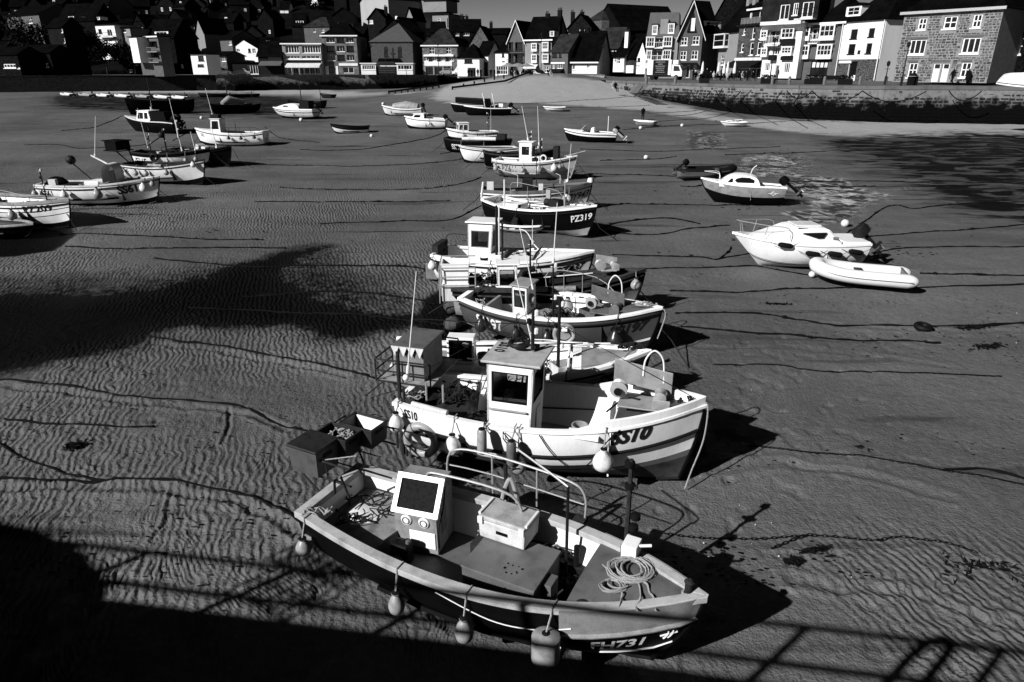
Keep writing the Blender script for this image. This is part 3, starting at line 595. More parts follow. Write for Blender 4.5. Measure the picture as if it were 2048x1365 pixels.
            i = .9; r.add([(-.1, -.1, h), (w+.1, -.1, h), (w+.1, d, h), (-.1, d, h), (i*.3, i, h+rh), (w-i*.3, i, h+rh), (w-i*.3, d-i, h+rh), (i*.3, d-i, h+rh)], [(0, 1, 5, 4), (1, 2, 6, 5), (2, 3, 7, 6), (3, 0, 4, 7), (4, 5, 6, 7)])
        elif roof == 'mono': r.hexa([Vector(p) for p in [(-e, -e, h), (w+e, -e, h), (w+e, d+e, h+rh), (-e, d+e, h+rh)]], (0, 0, t))
        ro = r.build('roof', rm, s.root)
        if fascia:
            f = MB()
            if roof == 'front':
                for sx in (0, 1):
                    x0 = -e if sx == 0 else w+e; f.hexa([Vector((x0, -e-.02, h-e*rh/(w/2)-.1)), Vector((w/2, -e-.02, h+rh-.1)), Vector((w/2, -e-.02, h+rh+.2)), Vector((x0, -e-.02, h-e*rh/(w/2)+.2))], (0, -.06, 0))
            else: f.bx(-e, w+e, -e-.08, -e-.002, h-.12, h+.16)
            f.build('fascia', fascia, s.root)
        for cx, cy, ch, cm in chims:
            zb = h+(rh*.4 if roof not in ('flat',) else 0); c = MB().bx(cx*w-.45, cx*w+.45, cy*d-.35, cy*d+.35, h-.3, h+rh+ch).build('chimney', cm or s.wall, s.root); pp = MB()
            pp.bx(cx*w-.52, cx*w+.52, cy*d-.42, cy*d+.42, h+rh+ch, h+rh+ch+.12)
            for k in (-.25, .1, .4)[:2 if ch < 1 else 3]: pp.lathe([(.13, 0), (.1, .45), (.12, .5)], 7, (cx*w+k-.05, cy*d, h+rh+ch+.12))
            pp.build('pots', SLATEL, c)
        return s
    def dormer(s, q, m=None, cols=2, back=2.6, fr=None, roofm=None, gab=.5, y=.6):
        """a dormer window box standing on the front slope"""
        u0, u1, v0, v1 = s.rect(q); A, B, C, D = (u0, y, v0), (u1, y, v0), (u1, y, v1), (u0, y, v1); b = MB(); panel(b, A, B, C, D, [(.12, .88, .12, .88)], .1)
        b.bx(u0, u0+.1, y+.1, y+back, v0, v1); b.bx(u1-.1, u1, y+.1, y+back, v0, v1); o = b.build('dormer', m or JAMB, s.root); window(o, A, B, C, D, (.12, .88, .12, .88), cols, 2, .08, .04, fr)
        r = MB()
        if gab: r.add([(u0-.15, y-.15, v1), (u1+.15, y-.15, v1), ((u0+u1)/2, y-.15, v1+gab), (u0-.15, y+back, v1), (u1+.15, y+back, v1), ((u0+u1)/2, y+back, v1+gab)], [(0, 1, 2), (5, 4, 3), (0, 2, 5, 3), (2, 1, 4, 5), (1, 0, 3, 4)])
        else: r.bx(u0-.15, u1+.15, y-.15, y+back, v1, v1+.12)
        r.build('dormer_roof', roofm or SLATE, o)
# --- granite house, right
H = House('granite_house', 'three storey granite house with white sash windows and twin white doors', C6(842, 742), C6(1703, 762), 85, 77, C6(0, 128)[1], 9, MORT2 if 'MORT2' in globals() else mat('pointing_mortar', .19, .9, .1, var=.2, vs=2))
for q, c, r_ in [((1080, 165, 1155, 275), 2, 2), ((1315, 148, 1435, 265), 2, 2), ((1578, 130, 1660, 255), 2, 2), ((1000, 362, 1147, 500), 3, 1), ((1480, 345, 1645, 490), 3, 1), ((988, 575, 1070, 710), 2, 2), ((1468, 570, 1560, 710), 2, 2)]: H.win(C6(*q), c, r_, .13)
for q in ((1208, 580, 1272, 762), (1290, 580, 1354, 762)):
    H.win(C6(*q), 1, 1, .1, .1, name='door_frame', sill=False); u0, u1, v0, v1 = H.rect(C6(*q)); dr = MB().bx(u0+.1, u1-.1, .02, .11, .05, v1-.55).build('door', JAMB, H.root)
    MB().bx(u0+.3, u1-.3, .005, .03, 1.15, v1-.8).build('pane', GLASS, dr); MB().bx(u0+.3, u0+.5, .0, .02, .9, .95).build('letter_plate', GALV, dr)
H.finish('hip', 4.2, fascia=ALU, chims=((.06, .5, .3, DSTONE),))
# stones of its facade: the largest as parts, the rest joined
def facade_stones(H, lim=300, m=None):
    rr = random.Random(3); cells = []; z = .15
    while z < H.h-.25:
        hh = rr.uniform(.13, .27); x = rr.uniform(.02, .3)
        while x < H.w-.2:
            ww = rr.uniform(.14, .5); ww = min(ww, H.w-.05-x)
            a, b_, c, d_ = x/H.w, (x+ww)/H.w, z/H.h, (z+hh)/H.h
            if ww > .12 and not any(a < h[1]+.008 and b_ > h[0]-.008 and c < h[3]+.03 and d_ > h[2]-.03 for h in H.holes): cells.append((ww*hh, x, z, ww, hh))
            x += ww+.06
        z += hh+.06
    cells.sort(reverse=True); rest = MB(); sh = {}
    for i, (ar, x, z, ww, hh) in enumerate(cells):
        if i < lim:
            k = (round(ww, 1), round(hh, 1), i % 2)
            if k not in sh:
                a, c = k[0]/2, k[1]/2; j = .03; p = [(-a+j, -c), (a-j*1.5, -c+.01), (a, -c+j), (a-.01, c-j), (a-j, c), (-a+j, c-.015), (-a, c-j), (-a+.01, -c+j)]
                if k[2]: p = [(-x_, z_) for x_, z_ in reversed(p)]
                b = MB(); vs = [(x_, .0, z_) for x_, z_ in p]+[(x_*.93, -.05, z_*.88) for x_, z_ in p]; b.add(vs, [tuple(range(8, 16))[::1]]+[(q, (q+1) % 8, 8+(q+1) % 8, 8+q) for q in range(8)]); sh[k] = b.build('stone', m, H.root); o = sh[k]
            else: o = sh[k].copy(); COL.objects.link(o)
            if i % 3: mm_ = (MATS['granite_block_dark'], MATS['granite_block_light'])[i % 3-1]; o.data = o.data if False else o.data; o.material_slots[0].link = 'OBJECT'; o.material_slots[0].material = mm_
            o.location = (x+ww/2, -.004, z+hh/2+rr.uniform(-.03, .03)); o.rotation_euler = (0, rr.uniform(-.09, .09), 0); o.scale = (rr.uniform(.8, 1), 1, rr.uniform(.7, 1.08))
        else: rest.box((x+ww/2, -.02, z+hh/2), (ww, .045, hh), ry=rr.uniform(-.03, .03))
    if rest.v: rest.build('rubble_stonework', m, H.root, kind='stuff')
mat('granite_block_dark', .04, .9, .05, var=.5, vs=2); mat('granite_block_light', .11, .9, .05, var=.4, vs=2)
facade_stones(H, 300, mat('granite_block', .075, .85, .2, var=.6, vs=.9, bump=.3, bs=9))
for q in ((1060, 120, 1190, 150), (1470, 318, 1680, 338), (985, 340, 1170, 358), (1200, 548, 1375, 570), (985, 552, 1080, 570), (1470, 545, 1575, 565)): H.box(C6(*q), mat('granite_lintel', .085, .8, .2, var=.2), -.06, -.001, 'lintel')
# its neighbour at the frame edge (dark stone)
H = House('end_house', 'dark stone house at the picture edge behind the upturned boat', C6(1735, 752), C6(2300, 770), 84, 75, C6(0, -250)[1], 8, DSTONE2)
for q in ((1810, 360, 1880, 490), (1975, 350, 2035, 500), (1755, 590, 1810, 710), (1890, 590, 1960, 680), (1865, 175, 1895, 250)): H.win(C6(*q), 2, 2, .12)
H.box(C6(1872, 130, 1885, 740), JAMB, -.12, -.003, 'drainpipe'); H.finish('gable', 3)
# --- white house with dormer
H = House('white_house', 'tall white rendered house with stone ground floor and slate roof', C6(322, 705), C6(688, 745), 113, 106, C6(0, 208)[1], 12, STUCCO)
for q in ((465, 270, 525, 355), (628, 260, 682, 338), (442, 405, 503, 495), (605, 398, 655, 490)): H.win(C6(*q), 3, 2, .05, .1, mf=SHOPD)
H.win(C6(445, 565, 520, 690), 1, 1, .1, .2, mf=SHOPD, name='doorway', sill=False)
u0, u1, v0, v1 = H.rect(C6(322, 545, 690, 745)); ud, ue = H.rect(C6(445, 565, 520, 690))[:2]
GST = mat('boulder_stonework', .04, .9, .05, kind='rubble', sc=1.1, v2=.1)
for a, b_, c, d_ in ((0, ud-.05, .0, v1), (ue+.05, H.w, 0, v1), (ud-.05, ue+.05, H.rect(C6(445, 565, 520, 690))[3]+.05, v1)): MB().bx(a, b_, -.12, -.004, c, d_).build('stone_facing', GST, H.root)
H.sign(C6(365, 557, 475, 580), STUCCO, 'GALLERY' if False else None, d=.2); H.dormer(C6(395, 55, 530, 150), cols=2)
for k in (0.01, .985): MB().tube([(k*H.w, -.2, .1), (k*H.w, -.2, H.h)], .07, 6).build('drainpipe', JAMB, H.root)
H.box(C6(528, 462, 552, 498), LETD, -.05, -.003, 'wall_plaque'); H.finish('hip', 5.2, fascia=None)
# lane house between
H = House('lane_house', 'narrow grey rendered house down the lane beside the granite house', C6(700, 740), C6(850, 690), 112, 108, C6(0, 235)[1], 8, STUCCOG); H.win(C6(800, 420, 815, 500), 1, 2); H.finish('flat', .5)
# --- bay windowed house
H = House('bay_fronted_house', 'slate-hung house with two tiers of white bay windows over a dark shop', C7(705, 965), C7(1155, 950), 118, 113, C7(0, 300)[1], 10, STUCCOG)
H.bay(C7(745, 310, 868, 495)); H.bay(C7(985, 298, 1165, 490), cols=3); H.bay(C7(728, 545, 855, 715)); H.bay(C7(950, 535, 1130, 715), cols=4)
H.win(C7(868, 345, 980, 480), 2, 1); H.balcony(C7(855, 415, 965, 520), JAMB, .7)
H.win(C7(850, 745, 1058, 905), 4, 1, .1, mf=SHOPD)
for i in range(4): H.box(C7(868+i*49, 752, 903+i*49, 815), WHITE2, .1, .14, 'poster')
H.box(C7(845, 715, 1110, 742), SHOPD, -.1, -.003, 'fascia'); H.finish('hip', 4.5, fascia=JAMB, over=.5)
H2 = House('dark_gabled_house', 'dark house with lit cross window rising behind the bay-fronted house', C7(960, 300), C7(1240, 280), 124, 120, -20, 8, DSTONE2, zb=0); H2.win(C7(1075, 10, 1145, 135), 2, 2); H2.finish('gable', 3)
# --- white balcony house
H = House('balcony_house', 'white seafront house with projecting bays and a recessed balcony', C7(243, 935), C7(672, 948), 121, 116.5, C7(0, 285)[1], 10, STUCCO)
H.bay(C7(268, 372, 352, 492), cols=2); H.win(C7(360, 350, 510, 520), 3, 1, .08, .5); H.balcony(C7(330, 440, 505, 545), JAMB, 1.1); H.bay(C7(518, 335, 672, 470), cols=3, apron=.08)
H.box(C7(505, 478, 665, 550), SHOPD, -.6, -.003, 'panel'); H.bay(C7(275, 578, 350, 690), cols=2); H.win(C7(388, 572, 480, 662), 3, 1); H.bay(C7(518, 562, 645, 675), cols=3); H.box(C7(370, 665, 445, 730), SHOPD, -.8, -.003, 'hanging_sign')
H.box(C7(505, 680, 640, 728), SHOPD, -.5, -.003, 'panel'); H.win(C7(300, 760, 360, 860), 3, 1); H.win(C7(530, 765, 600, 880), 3, 1); H.win(C7(420, 790, 470, 930), 1, 1, name='door_frame', sill=False)
u0, u1, v0, v1 = H.rect(C7(262, 262, 690, 350)); MB().hexa([Vector(p) for p in [(-.3, -1.6, H.h-.35), (H.w+.3, -1.6, H.h-.35), (H.w+.3, -.01, H.h-1.2), (-.3, -.01, H.h-1.2)]], (0, 0, .5)).build('canopy', WHITE2, H.root)
H.finish('flat', .4, fascia=JAMB)
# attic storey with terrace
T = House('attic_flat', 'dark attic storey with tall french windows above the white balcony house', C7(243, 290), C7(925, 240), 122.5, 115, C7(0, -40)[1], 8, mat('slate_hanging', .015, .8, .05, kind='tiles', sc=3), zb=H.z0+H.h+.2)
for q in ((480, 55, 592, 240), (640, 35, 700, 185), (748, 22, 885, 210)): T.win(C7(*q), 2, 1, .14)
T.balcony((C7(700, 0)[0], C7(0, 105)[1], C7(925, 0)[0], C7(0, 225)[1]), IRON, 1.0); T.finish('flat', .4, fascia=JAMB)
H2 = House('pale_gable_house', 'pale rendered gable house just behind the attic flat', C7(920, 290), C7(1015, 250), 119, 117, -25, 8, STUCCOM, zb=6); H2.finish('gable', 3)
# --- stone cafe building
H = House('cafe_building', 'brown stone building with narrow slit windows above the cafe awning', C5(1100, 800), C5(1372, 790), 131, 124, C5(0, 268)[1], 10, mat('speckled_stone', .055, .9, .05, kind='rubble', sc=1.2, v2=.06))
for q in ((1195, 285, 1218, 355), (1285, 275, 1315, 400), (1365, 290, 1388, 395), (1172, 440, 1200, 530), (1262, 430, 1298, 560), (1335, 425, 1368, 560)): H.win(C5(*q), 1, 2, .14)
H.sign(C5(1112, 585, 1383, 618), WHITE2, 'ST IVES HARBOUR BAR' if False else None); text_t = None
H.awning(C5(1095, 612, 1385, 700), AWN, 2.4, 1.0); H.win(C5(1130, 690, 1370, 790), 5, 1, .1, mf=JAMB, sill=False); H.finish('flat', .3, fascia=SHOPD)
T = House('terrace_room', 'long glazed roof terrace room with white fascia over the cafe building', C5(1245, 250), C5(1560, 200), 131, 123, C5(0, 105)[1], 6, SHOPD, zb=H.z0+H.h+.18)
for q in ((1250, 130, 1283, 200), (1355, 100, 1480, 210), (1500, 60, 1530, 150)): T.win(C5(*q), 3, 1, .12)
T.finish('flat', .3, fascia=JAMB)
rail = empty('terrace_railing', H.root.location+Vector((0, 0, H.h+.2)), H.ang, 'glass and steel railing round the cafe roof terrace', 'railing'); mb = MB()
mb.tube([(0, .2, 1), (H.w, .2, 1)], .04, 5)
for i in range(9): mb.tube([(H.w*i/8, .2, 0), (H.w*i/8, .2, 1)], .03, 4)
mb.build('rail', GALV, rail); MB().bx(0, H.w, .19, .21, .1, .9).build('glass_panel', mat('frosted_glass', .1, .2, .5), rail)
# --- gabled house and its wing
H = House('gabled_house', 'grey rendered house with a white-edged gable and recessed top balcony', C5(520, 792), C5(745, 795), 141.5, 140.5, C5(0, 330)[1], 4, STUCCOG)
for q in ((565, 375, 632, 462), (680, 365, 752, 455), (555, 515, 622, 610), (668, 510, 737, 605)): H.win(C5(*q), 2, 2, .15)
H.win(C5(560, 672, 607, 755), 2, 2, .12); H.win(C5(615, 660, 655, 790), 1, 1, .1, name='door_frame', sill=False); H.win(C5(690, 660, 720, 715), 2, 1); H.box(C5(555, 635, 728, 655), SHOPD, -1.2, -.003, 'porch_roof')
H.finish('front', 5.2, fascia=JAMB, over=.6); MB().add([(1.2, -.05, H.h+.1), (H.w-1.2, -.05, H.h+.1), (H.w/2, -.05, H.h+3.9)], [(0, 1, 2)]).hexa([Vector((1.2, -.2, H.h)), Vector((H.w-1.2, -.2, H.h)), Vector((H.w-1.2, -.2, H.h+.1)), Vector((1.2, -.2, H.h+.1))], (0, .1, 0)).build('gable_recess', SHOPD, H.root)
MB().bx(H.w*.45, H.w*.62, -.12, -.06, H.h+.2, H.h+2.4).build('balcony_door', JAMB, H.root)
H = House('side_wing', 'plain grey side wing with long dormer beside the gabled house', C5(748, 795), C5(915, 690), 143, 145, C5(0, 322)[1], 7, STUCCOG); H.dormer(C5(825, 212, 995, 290), cols=3, gab=0); H.finish('gable', 5.5, over=.2)
H = House('oriel_house', 'small white house with a single oriel window beside the cafe', C5(930, 690), C5(1110, 770), 141, 134, C5(0, 322)[1], 8, STUCCOM); H.bay(C5(945, 345, 1050, 490), cols=1, d=1.0, apron=.12); H.win(C5(965, 560, 1000, 660), 2, 3); H.finish('gable', 4.5, chims=((.3, .5, 1, None), (.6, .5, 1.2, None)))
H = House('tall_dark_gable', 'dark gabled house with round stair tower behind the oriel house', C5(900, 330), C5(1250, 320), 158, 150, C5(0, 170)[1], 8, DSTONE2, zb=0); H.win(C5(1055, 85, 1080, 130), 2, 2); H.finish('front', 6.5, over=.3)
# --- balconied apartments
H = House('apartment_house', 'four storey flats with balconies and white framed glazing', C5(195, 800), C5(508, 798), 143.5, 142, C5(0, 372)[1], 9, STUCCOM)
H.bay(C5(215, 375, 303, 485), cols=3, apron=.1); H.bay(C5(388, 370, 478, 480), cols=3, apron=.1); H.bay(C5(218, 510, 272, 612), cols=2, apron=.1); H.bay(C5(380, 505, 465, 612), cols=3, apron=.1)
H.win(C5(306, 385, 384, 478), 2, 1, rec=.5); H.balcony(C5(303, 432, 388, 485)); H.win(C5(278, 512, 372, 610), 2, 1, rec=.5); H.balcony(C5(275, 565, 376, 615)); H.awning(C5(205, 640, 300, 690), WHITE2, 2.0, .7); H.win(C5(215, 690, 480, 780), 5, 1, mf=SHOPD, sill=False)
H.finish('mansard', 4.2, STUCCOG); 
for q in ((275, 250, 330, 355), (435, 232, 500, 345)): H.dormer(C5(*q), cols=3, gab=0, y=-.05)
MB().bx(H.w*.40, H.w*.64, .0, .6, H.h+.3, H.h+3).build('dormer_panel', STUCCOM, H.root)
# --- church with apse
H = House('church', 'tall dark church with steep roof and stone apse above the rooftops', C4(930, 700), C4(1235, 700), 199, 187, C4(0, 330)[1], 19, DSTONE2, zb=.5, cat='church')
H.finish('front', 6.2, over=.3); aw = H.w*.56; ah = PY(0, C4(0, 205)[1], 190).z-.5
mb = MB(); n = 7; pts = [(aw/2-aw/2*math.cos(math.pi*i/(n-1)), -aw*.5*math.sin(math.pi*i/(n-1))-.02) for i in range(n)]
mb.prism(pts, 0, ah); mb.build('apse_wall', MSTONE, H.root); mb = MB(); mb.add([(x*1.0, y*1.06, ah) for x, y in pts]+[(aw*.62, 0.5, ah+3.0)], [(i, i+1, n) for i in range(n-1)]); mb.build('apse_roof', SLATEL, H.root)
for i in range(1, n-2):
    a, b_ = Vector((*pts[i], 0)), Vector((*pts[i+1], 0)); m_ = (a+b_)/2; dd = (b_-a); an = math.atan2(dd.y, dd.x)
    o = MB().box((0, 0, 0), (dd.length*.4, .12, ah*.42)).lathe([(dd.length*.2, -.06), (dd.length*.2, .06)], 12, (0, 0, ah*.21), Matrix.Rotation(math.pi/2, 3, 'X')).build('lancet_window', GLASS, H.root); o.location = (m_.x, m_.y, ah*.62); o.rotation_euler = (0, 0, an); o.location.y -= .02
MB().bx(H.w*.98, H.w*1.5, 8, 18, 0, H.h*.72).build('aisle', DSTONE2, H.root)
# --- rooftops in front of the church
def simple(name, label, bl, br, Yl, Yr, ev, dp, wall, roof, rh, wins=(), rm=None, chims=(), fascia=None, zb=None, group=None, cat='house', **k):
    H = House(name, label, bl, br, Yl, Yr, ev, dp, wall, group, zb, cat)
    for w in wins: H.win(w[:4], *(w[4:] or (2, 2)))
    for fn in k.get('ex', ()): fn(H)
    H.finish(roof, rh, rm, chims=chims, fascia=fascia, over=k.get('over', .35)); return H
simple('boathouse_shop', 'pale fronted shop under a very long low slate roof', C4(735, 780), C4(990, 780), 158, 156, C4(0, 645)[1], 12, STUCCO, 'gable', 6.3, [C4(735, 668, 768, 715)+(1, 1), C4(890, 668, 918, 700)+(2, 1)], chims=((.25, .5, .8, DSTONE),), fascia=JAMB)
simple('grey_shop_house', 'small grey house with slate roof and white shopfront', C4(528, 790), C4(690, 790), 160, 158, C4(0, 528)[1], 9, STUCCOG, 'gable', 3.4, [C4(528, 540, 585, 588)+(2, 1, .1, .1, SHOPD), C4(606, 535, 630, 588)+(1, 1, .1, .1, SHOPD), C4(530, 652, 560, 705)+(2, 1), C4(580, 650, 640, 705)+(3, 1)], rm=SLATEL, ex=(lambda H: H.box(C4(522, 640, 665, 655), JAMB, -.1, -.003, 'shop_fascia'), lambda H: H.awning(C4(515, 705, 655, 740), AWN, 1.6, .5)))
simple('narrow_dark_house', 'narrow dark house with four lit sash windows under the church', C4(1015, 700), C4(1200, 700), 168, 166, C4(0, 490)[1], 9, DSTONE, 'gable', 4.2, [C4(1040, 497, 1060, 560)+(1, 2), C4(1085, 497, 1105, 555)+(1, 2), C4(1140, 500, 1163, 553)+(2, 2), C4(1175, 500, 1197, 553)+(2, 2), C4(1035, 595, 1055, 655)+(1, 2)], rm=SLATEL, zb=0)
simple('slate_roof_house', 'low house with broad slate roof left of the church apse', C4(850, 560), C4(1010, 560), 176, 174, C4(0, 480)[1], 9, DSTONE, 'gable', 3.4, rm=SLATEL, zb=0)
simple('white_chimney_house', 'white fronted cottage with a tall white chimney', C4(1155, 740), C4(1265, 740), 157, 155, C4(0, 580)[1], 8, STUCCO, 'gable', 3.0, [C4(1172, 585, 1192, 640)+(1, 2), C4(1195, 590, 1232, 655)+(2, 2)], chims=((.55, .3, 1.8, STUCCO),))
simple('slate_lean_house', 'cottage with dark tiled front beside the white chimney house', C4(1262, 750), C4(1390, 750), 156, 154, C4(0, 590)[1], 9, mat('tile_hanging', .03, .8, .05, kind='tiles', sc=3), 'gable', 4.6, ex=(lambda H: H.box(C4(1262, 672, 1368, 750), STUCCO, -.1, -.003, 'lower_wall'),))
simple('white_gable_end', 'white gable-ended cottage beside the balconied flats', C4(1392, 760), C4(1500, 760), 153, 150, C4(0, 590)[1], 9, STUCCO, 'front', 3.2, [C4(1408, 595, 1436, 630)+(1, 1, .1, .1, SHOPD), C4(1395, 670, 1430, 690)+(2, 1)])
# --- bay house with glazed gable
simple('glazed_gable_house', 'gable house with glazed balcony front and white bargeboards', C4(85, 795), C4(245, 795), 170, 168, C4(0, 425)[1], 11, STUCCOG, 'front', 4.2, [C4(85, 435, 135, 520)+(2, 1, .1, .5, DARK), C4(155, 435, 232, 520)+(3, 1, .1, .5, DARK), C4(85, 550, 140, 640)+(2, 1, .1, .5, DARK), C4(155, 550, 235, 640)+(3, 1, .1, .5, DARK), C4(110, 655, 170, 760)+(2, 1, .1, .5, SHOPD)], fascia=JAMB,
       ex=(lambda H: H.balcony(C4(80, 505, 240, 545), IRON, .8, slab=DARK), lambda H: H.balcony(C4(80, 612, 240, 648), IRON, .8, slab=DARK), lambda H: H.box(C4(185, 655, 235, 750), STUCCOM, -.3, -.003, 'pillar')))
simple('long_bay_house', 'pale house with stacked white bay windows and slate roof', C4(252, 795), C4(522, 795), 168, 165, C4(0, 418)[1], 10, STUCCOM, 'gable', 5, fascia=JAMB, chims=((.95, .5, 1.2, DSTONE), (.5, .5, .6, DSTONE)),
       ex=(lambda H: H.bay(C4(333, 445, 388, 530), cols=2), lambda H: H.bay(C4(440, 433, 508, 530), cols=3), lambda H: H.bay(C4(333, 558, 388, 648), cols=2), lambda H: H.bay(C4(440, 553, 508, 645), cols=3), lambda H: H.win(C4(455, 680, 510, 745), 3, 2), lambda H: H.dormer(C4(498, 315, 542, 378)), lambda H: H.awning(C4(262, 655, 395, 715), WHITE2, 1.5, .8)))
simple('dark_end_house', 'dark house with chimney stacks rising behind the slate roofs', C4(690, 450), C4(930, 450), 182, 180, C4(0, 290)[1], 8, DSTONE, 'front', 3, [C4(690, 345, 722, 385)+(2, 2), C4(810, 300, 820, 370)+(1, 1), C4(860, 300, 900, 330)+(3, 1)], zb=0, chims=((.05, .4, .6, DSTONE), (.45, .4, .6, DSTONE)))
# --- chapel
def chapel(H):
    for q in ((350, 500, 390, 582), (493, 500, 532, 586)):
        H.win(C3(*q), 1, 3, .08, .15, mf=SHOPD); u0, u1, v0, v1 = H.rect(C3(*q)); w_ = (u1-u0)/2
        MB().lathe([(w_, -.05), (w_, .05)], 16, ((u0+u1)/2, -.01, v1), Matrix.Rotation(math.pi/2, 3, 'X')).build('arch_head', GLASS, H.root)
    u0, u1, v0, v1 = H.rect(C3(415, 490, 460, 592)); um = (u0+u1)/2; MB().bx(um-.12, um+.12, -.12, -.01, v0, v1).bx(u0, um-.12, -.12, -.01, v1-1.5, v1-1.2).bx(um+.12, u1, -.12, -.01, v1-1.5, v1-1.2).build('cross', IRON, H.root)
    u0, u1, v0, v1 = H.rect(C3(300, 605, 520, 765)); MB().hexa([Vector(p) for p in ((u0, -2.5, v1-1.2), (u1, -2.5, v1-1.2), (u1, -.01, v1), (u0, -.01, v1))], (0, 0, .12)).build('porch_roof', SLATE, H.root); MB().bx(u0+.2, u1-.2, -2.4, -.02, 0, v1-1.3).build('porch', DSTONE, H.root)
simple('chapel', 'square granite chapel with grey pyramid roof, wall cross and arched windows', C3(232, 770), C3(655, 770), 186, 185, C3(0, 432)[1], 17, CSTONE, 'pyr', 4.7, rm=SLATEG, ex=(chapel,), over=.4, cat='chapel')
def kiosk(name, label, q, wm, cols, group=None, top=None):
    H = House(name, label, (q[0], q[3]), (q[2], q[3]), 180.5, 180.5, q[1], 4, wm, group, cat='kiosk'); H.win((q[0]+2, q[1]+3, q[2]-2, (q[1]+q[3])/2+1), cols, 1, .12); H.finish('flat', .2, JAMB, over=.25); return H
kiosk('kiosk', 'white kiosk with vertical dark panes left of the chapel porch', C3(118, 655, 268, 766), STUCCO, 7)
kiosk('kiosk', 'white cafe kiosk with display window right of the chapel porch', C3(482, 655, 645, 766), STUCCO, 5)
H = House('shutter_booth', 'dark slatted booth between the two white kiosks', C3(270, 767), C3(480, 767), 181, 181, C3(0, 682)[1], 3, SHOPD, cat='kiosk'); H.finish('flat', .2, JAMB, over=.1)
for i in range(7): MB().bx(.4, H.w-.4, -.08, -.01, .5+i*.38, .62+i*.38).build('slat', DECK, H.root)
# --- cafe with white sign
def c16(H):
    H.sign(C3(762, 633, 1045, 677), STUCCO, None); H.box(C3(755, 568, 1062, 578), JAMB, -.2, -.003, 'string_course'); H.awning(C3(757, 560, 1062, 580), JAMB, .6, .2)
    for x in (770, 860, 955, 1040): H.box(C3(x-6, 680, x+6, 768), STUCCOM, -.2, -.003, 'pillar')
    u0, u1, v0, v1 = H.rect(C3(790, 640, 1020, 672)); vm = v0+(v1-v0)*.2; hh = (v1-v0)*.62
    text_on('HARBOUR', lambda x, y: (u0+x, -.16, vm+y), hh, STUCCOG, H.root, 0, .02, wid=.9) if False else None
simple('sign_cafe', 'stone fronted cafe with window band and long white sign board', C3(752, 770), C3(1105, 770), 183, 182, C3(0, 472)[1], 12, mat('pale_front_stone', .1, .9, .05, kind='rubble', sc=1.2, v2=.14), 'hip', 4.2, [C3(812, 485, 865, 556)+(2, 2), C3(985, 482, 1035, 556)+(2, 2), C3(762, 583, 803, 627)+(2, 2), C3(806, 583, 843, 627)+(1, 1, .05, .1, SHOPD), C3(846, 583, 890, 627)+(2, 2), C3(893, 583, 928, 627)+(1, 1, .05, .1, SHOPD), C3(931, 583, 973, 627)+(2, 2), C3(976, 583, 1013, 627)+(1, 1, .05, .1, SHOPD), C3(1016, 583, 1058, 627)+(2, 2), C3(775, 690, 850, 765)+(2, 1, .1, .1, SHOPD), C3(868, 690, 945, 765)+(2, 1, .1, .1, SHOPD), C3(962, 690, 1035, 765)+(2, 1, .1, .1, SHOPD)], rm=SLATEL, fascia=JAMB, ex=(c16,))  # rubble stone of a paler grey for this front
simple('white_corner_shop', 'low white corner shop with dark pyramid roof by the slipway', C3(1102, 800), C3(1328, 800), 172, 171, C3(0, 600)[1], 11, STUCCO, 'pyr', 3.4, [C3(1172, 608, 1252, 648)+(4, 1, .1, .1, SHOPD), C3(1205, 697, 1287, 780)+(2, 2, .1, .1, SHOPD)])
simple('quoined_house', 'narrow white house with toothed corner beside the slipway lane', C3(1310, 800), C3(1418, 800), 176, 175, C3(0, 562)[1], 8, STUCCO, 'gable', 3, [C3(1345, 572, 1380, 605)+(2, 2), C3(1362, 640, 1420, 790)+(1, 1, .05, .3, SHOPD)])
simple('stone_gable_house', 'stone gable house with two small white windows behind the corner shop', C3(1220, 600), C3(1440, 600), 190, 189, C3(0, 450)[1], 9, MSTONE, 'front', 4.2, [C3(1253, 425, 1283, 462)+(2, 1), C3(1375, 432, 1418, 472)+(3, 1)], zb=0)
simple('lane_end_house', 'small white house with shop window at the lane end', C3(1490, 790), C3(1618, 790), 172, 170, C3(0, 545)[1], 8, STUCCO, 'mono', 2.8, [C3(1555, 538, 1580, 585)+(1, 1, .1, .1, SHOPD), C3(1553, 625, 1587, 648)+(1, 1), C3(1485, 678, 1612, 765)+(5, 2)])
simple('dormered_house', 'dark hill house with two bright white windows left of the skyline dip', C3(1060, 480), C3(1330, 480), 235, 235, C3(0, 320)[1], 9, DSTONE2, 'gable', 3.6, [C3(1078, 325, 1116, 368)+(2, 1), C3(1165, 322, 1220, 366)+(3, 1)], zb=2, chims=((.3, .5, 1, DSTONE), (.5, .5, .8, DSTONE)))
simple('skyline_house', 'dark skyline house with chimney at the dip below open sky', C3(1330, 480), C3(1600, 480), 240, 238, C3(0, 350)[1], 9, DSTONE2, 'gable', 1.8, zb=2, chims=((.3, .5, 1.6, DSTONE),))
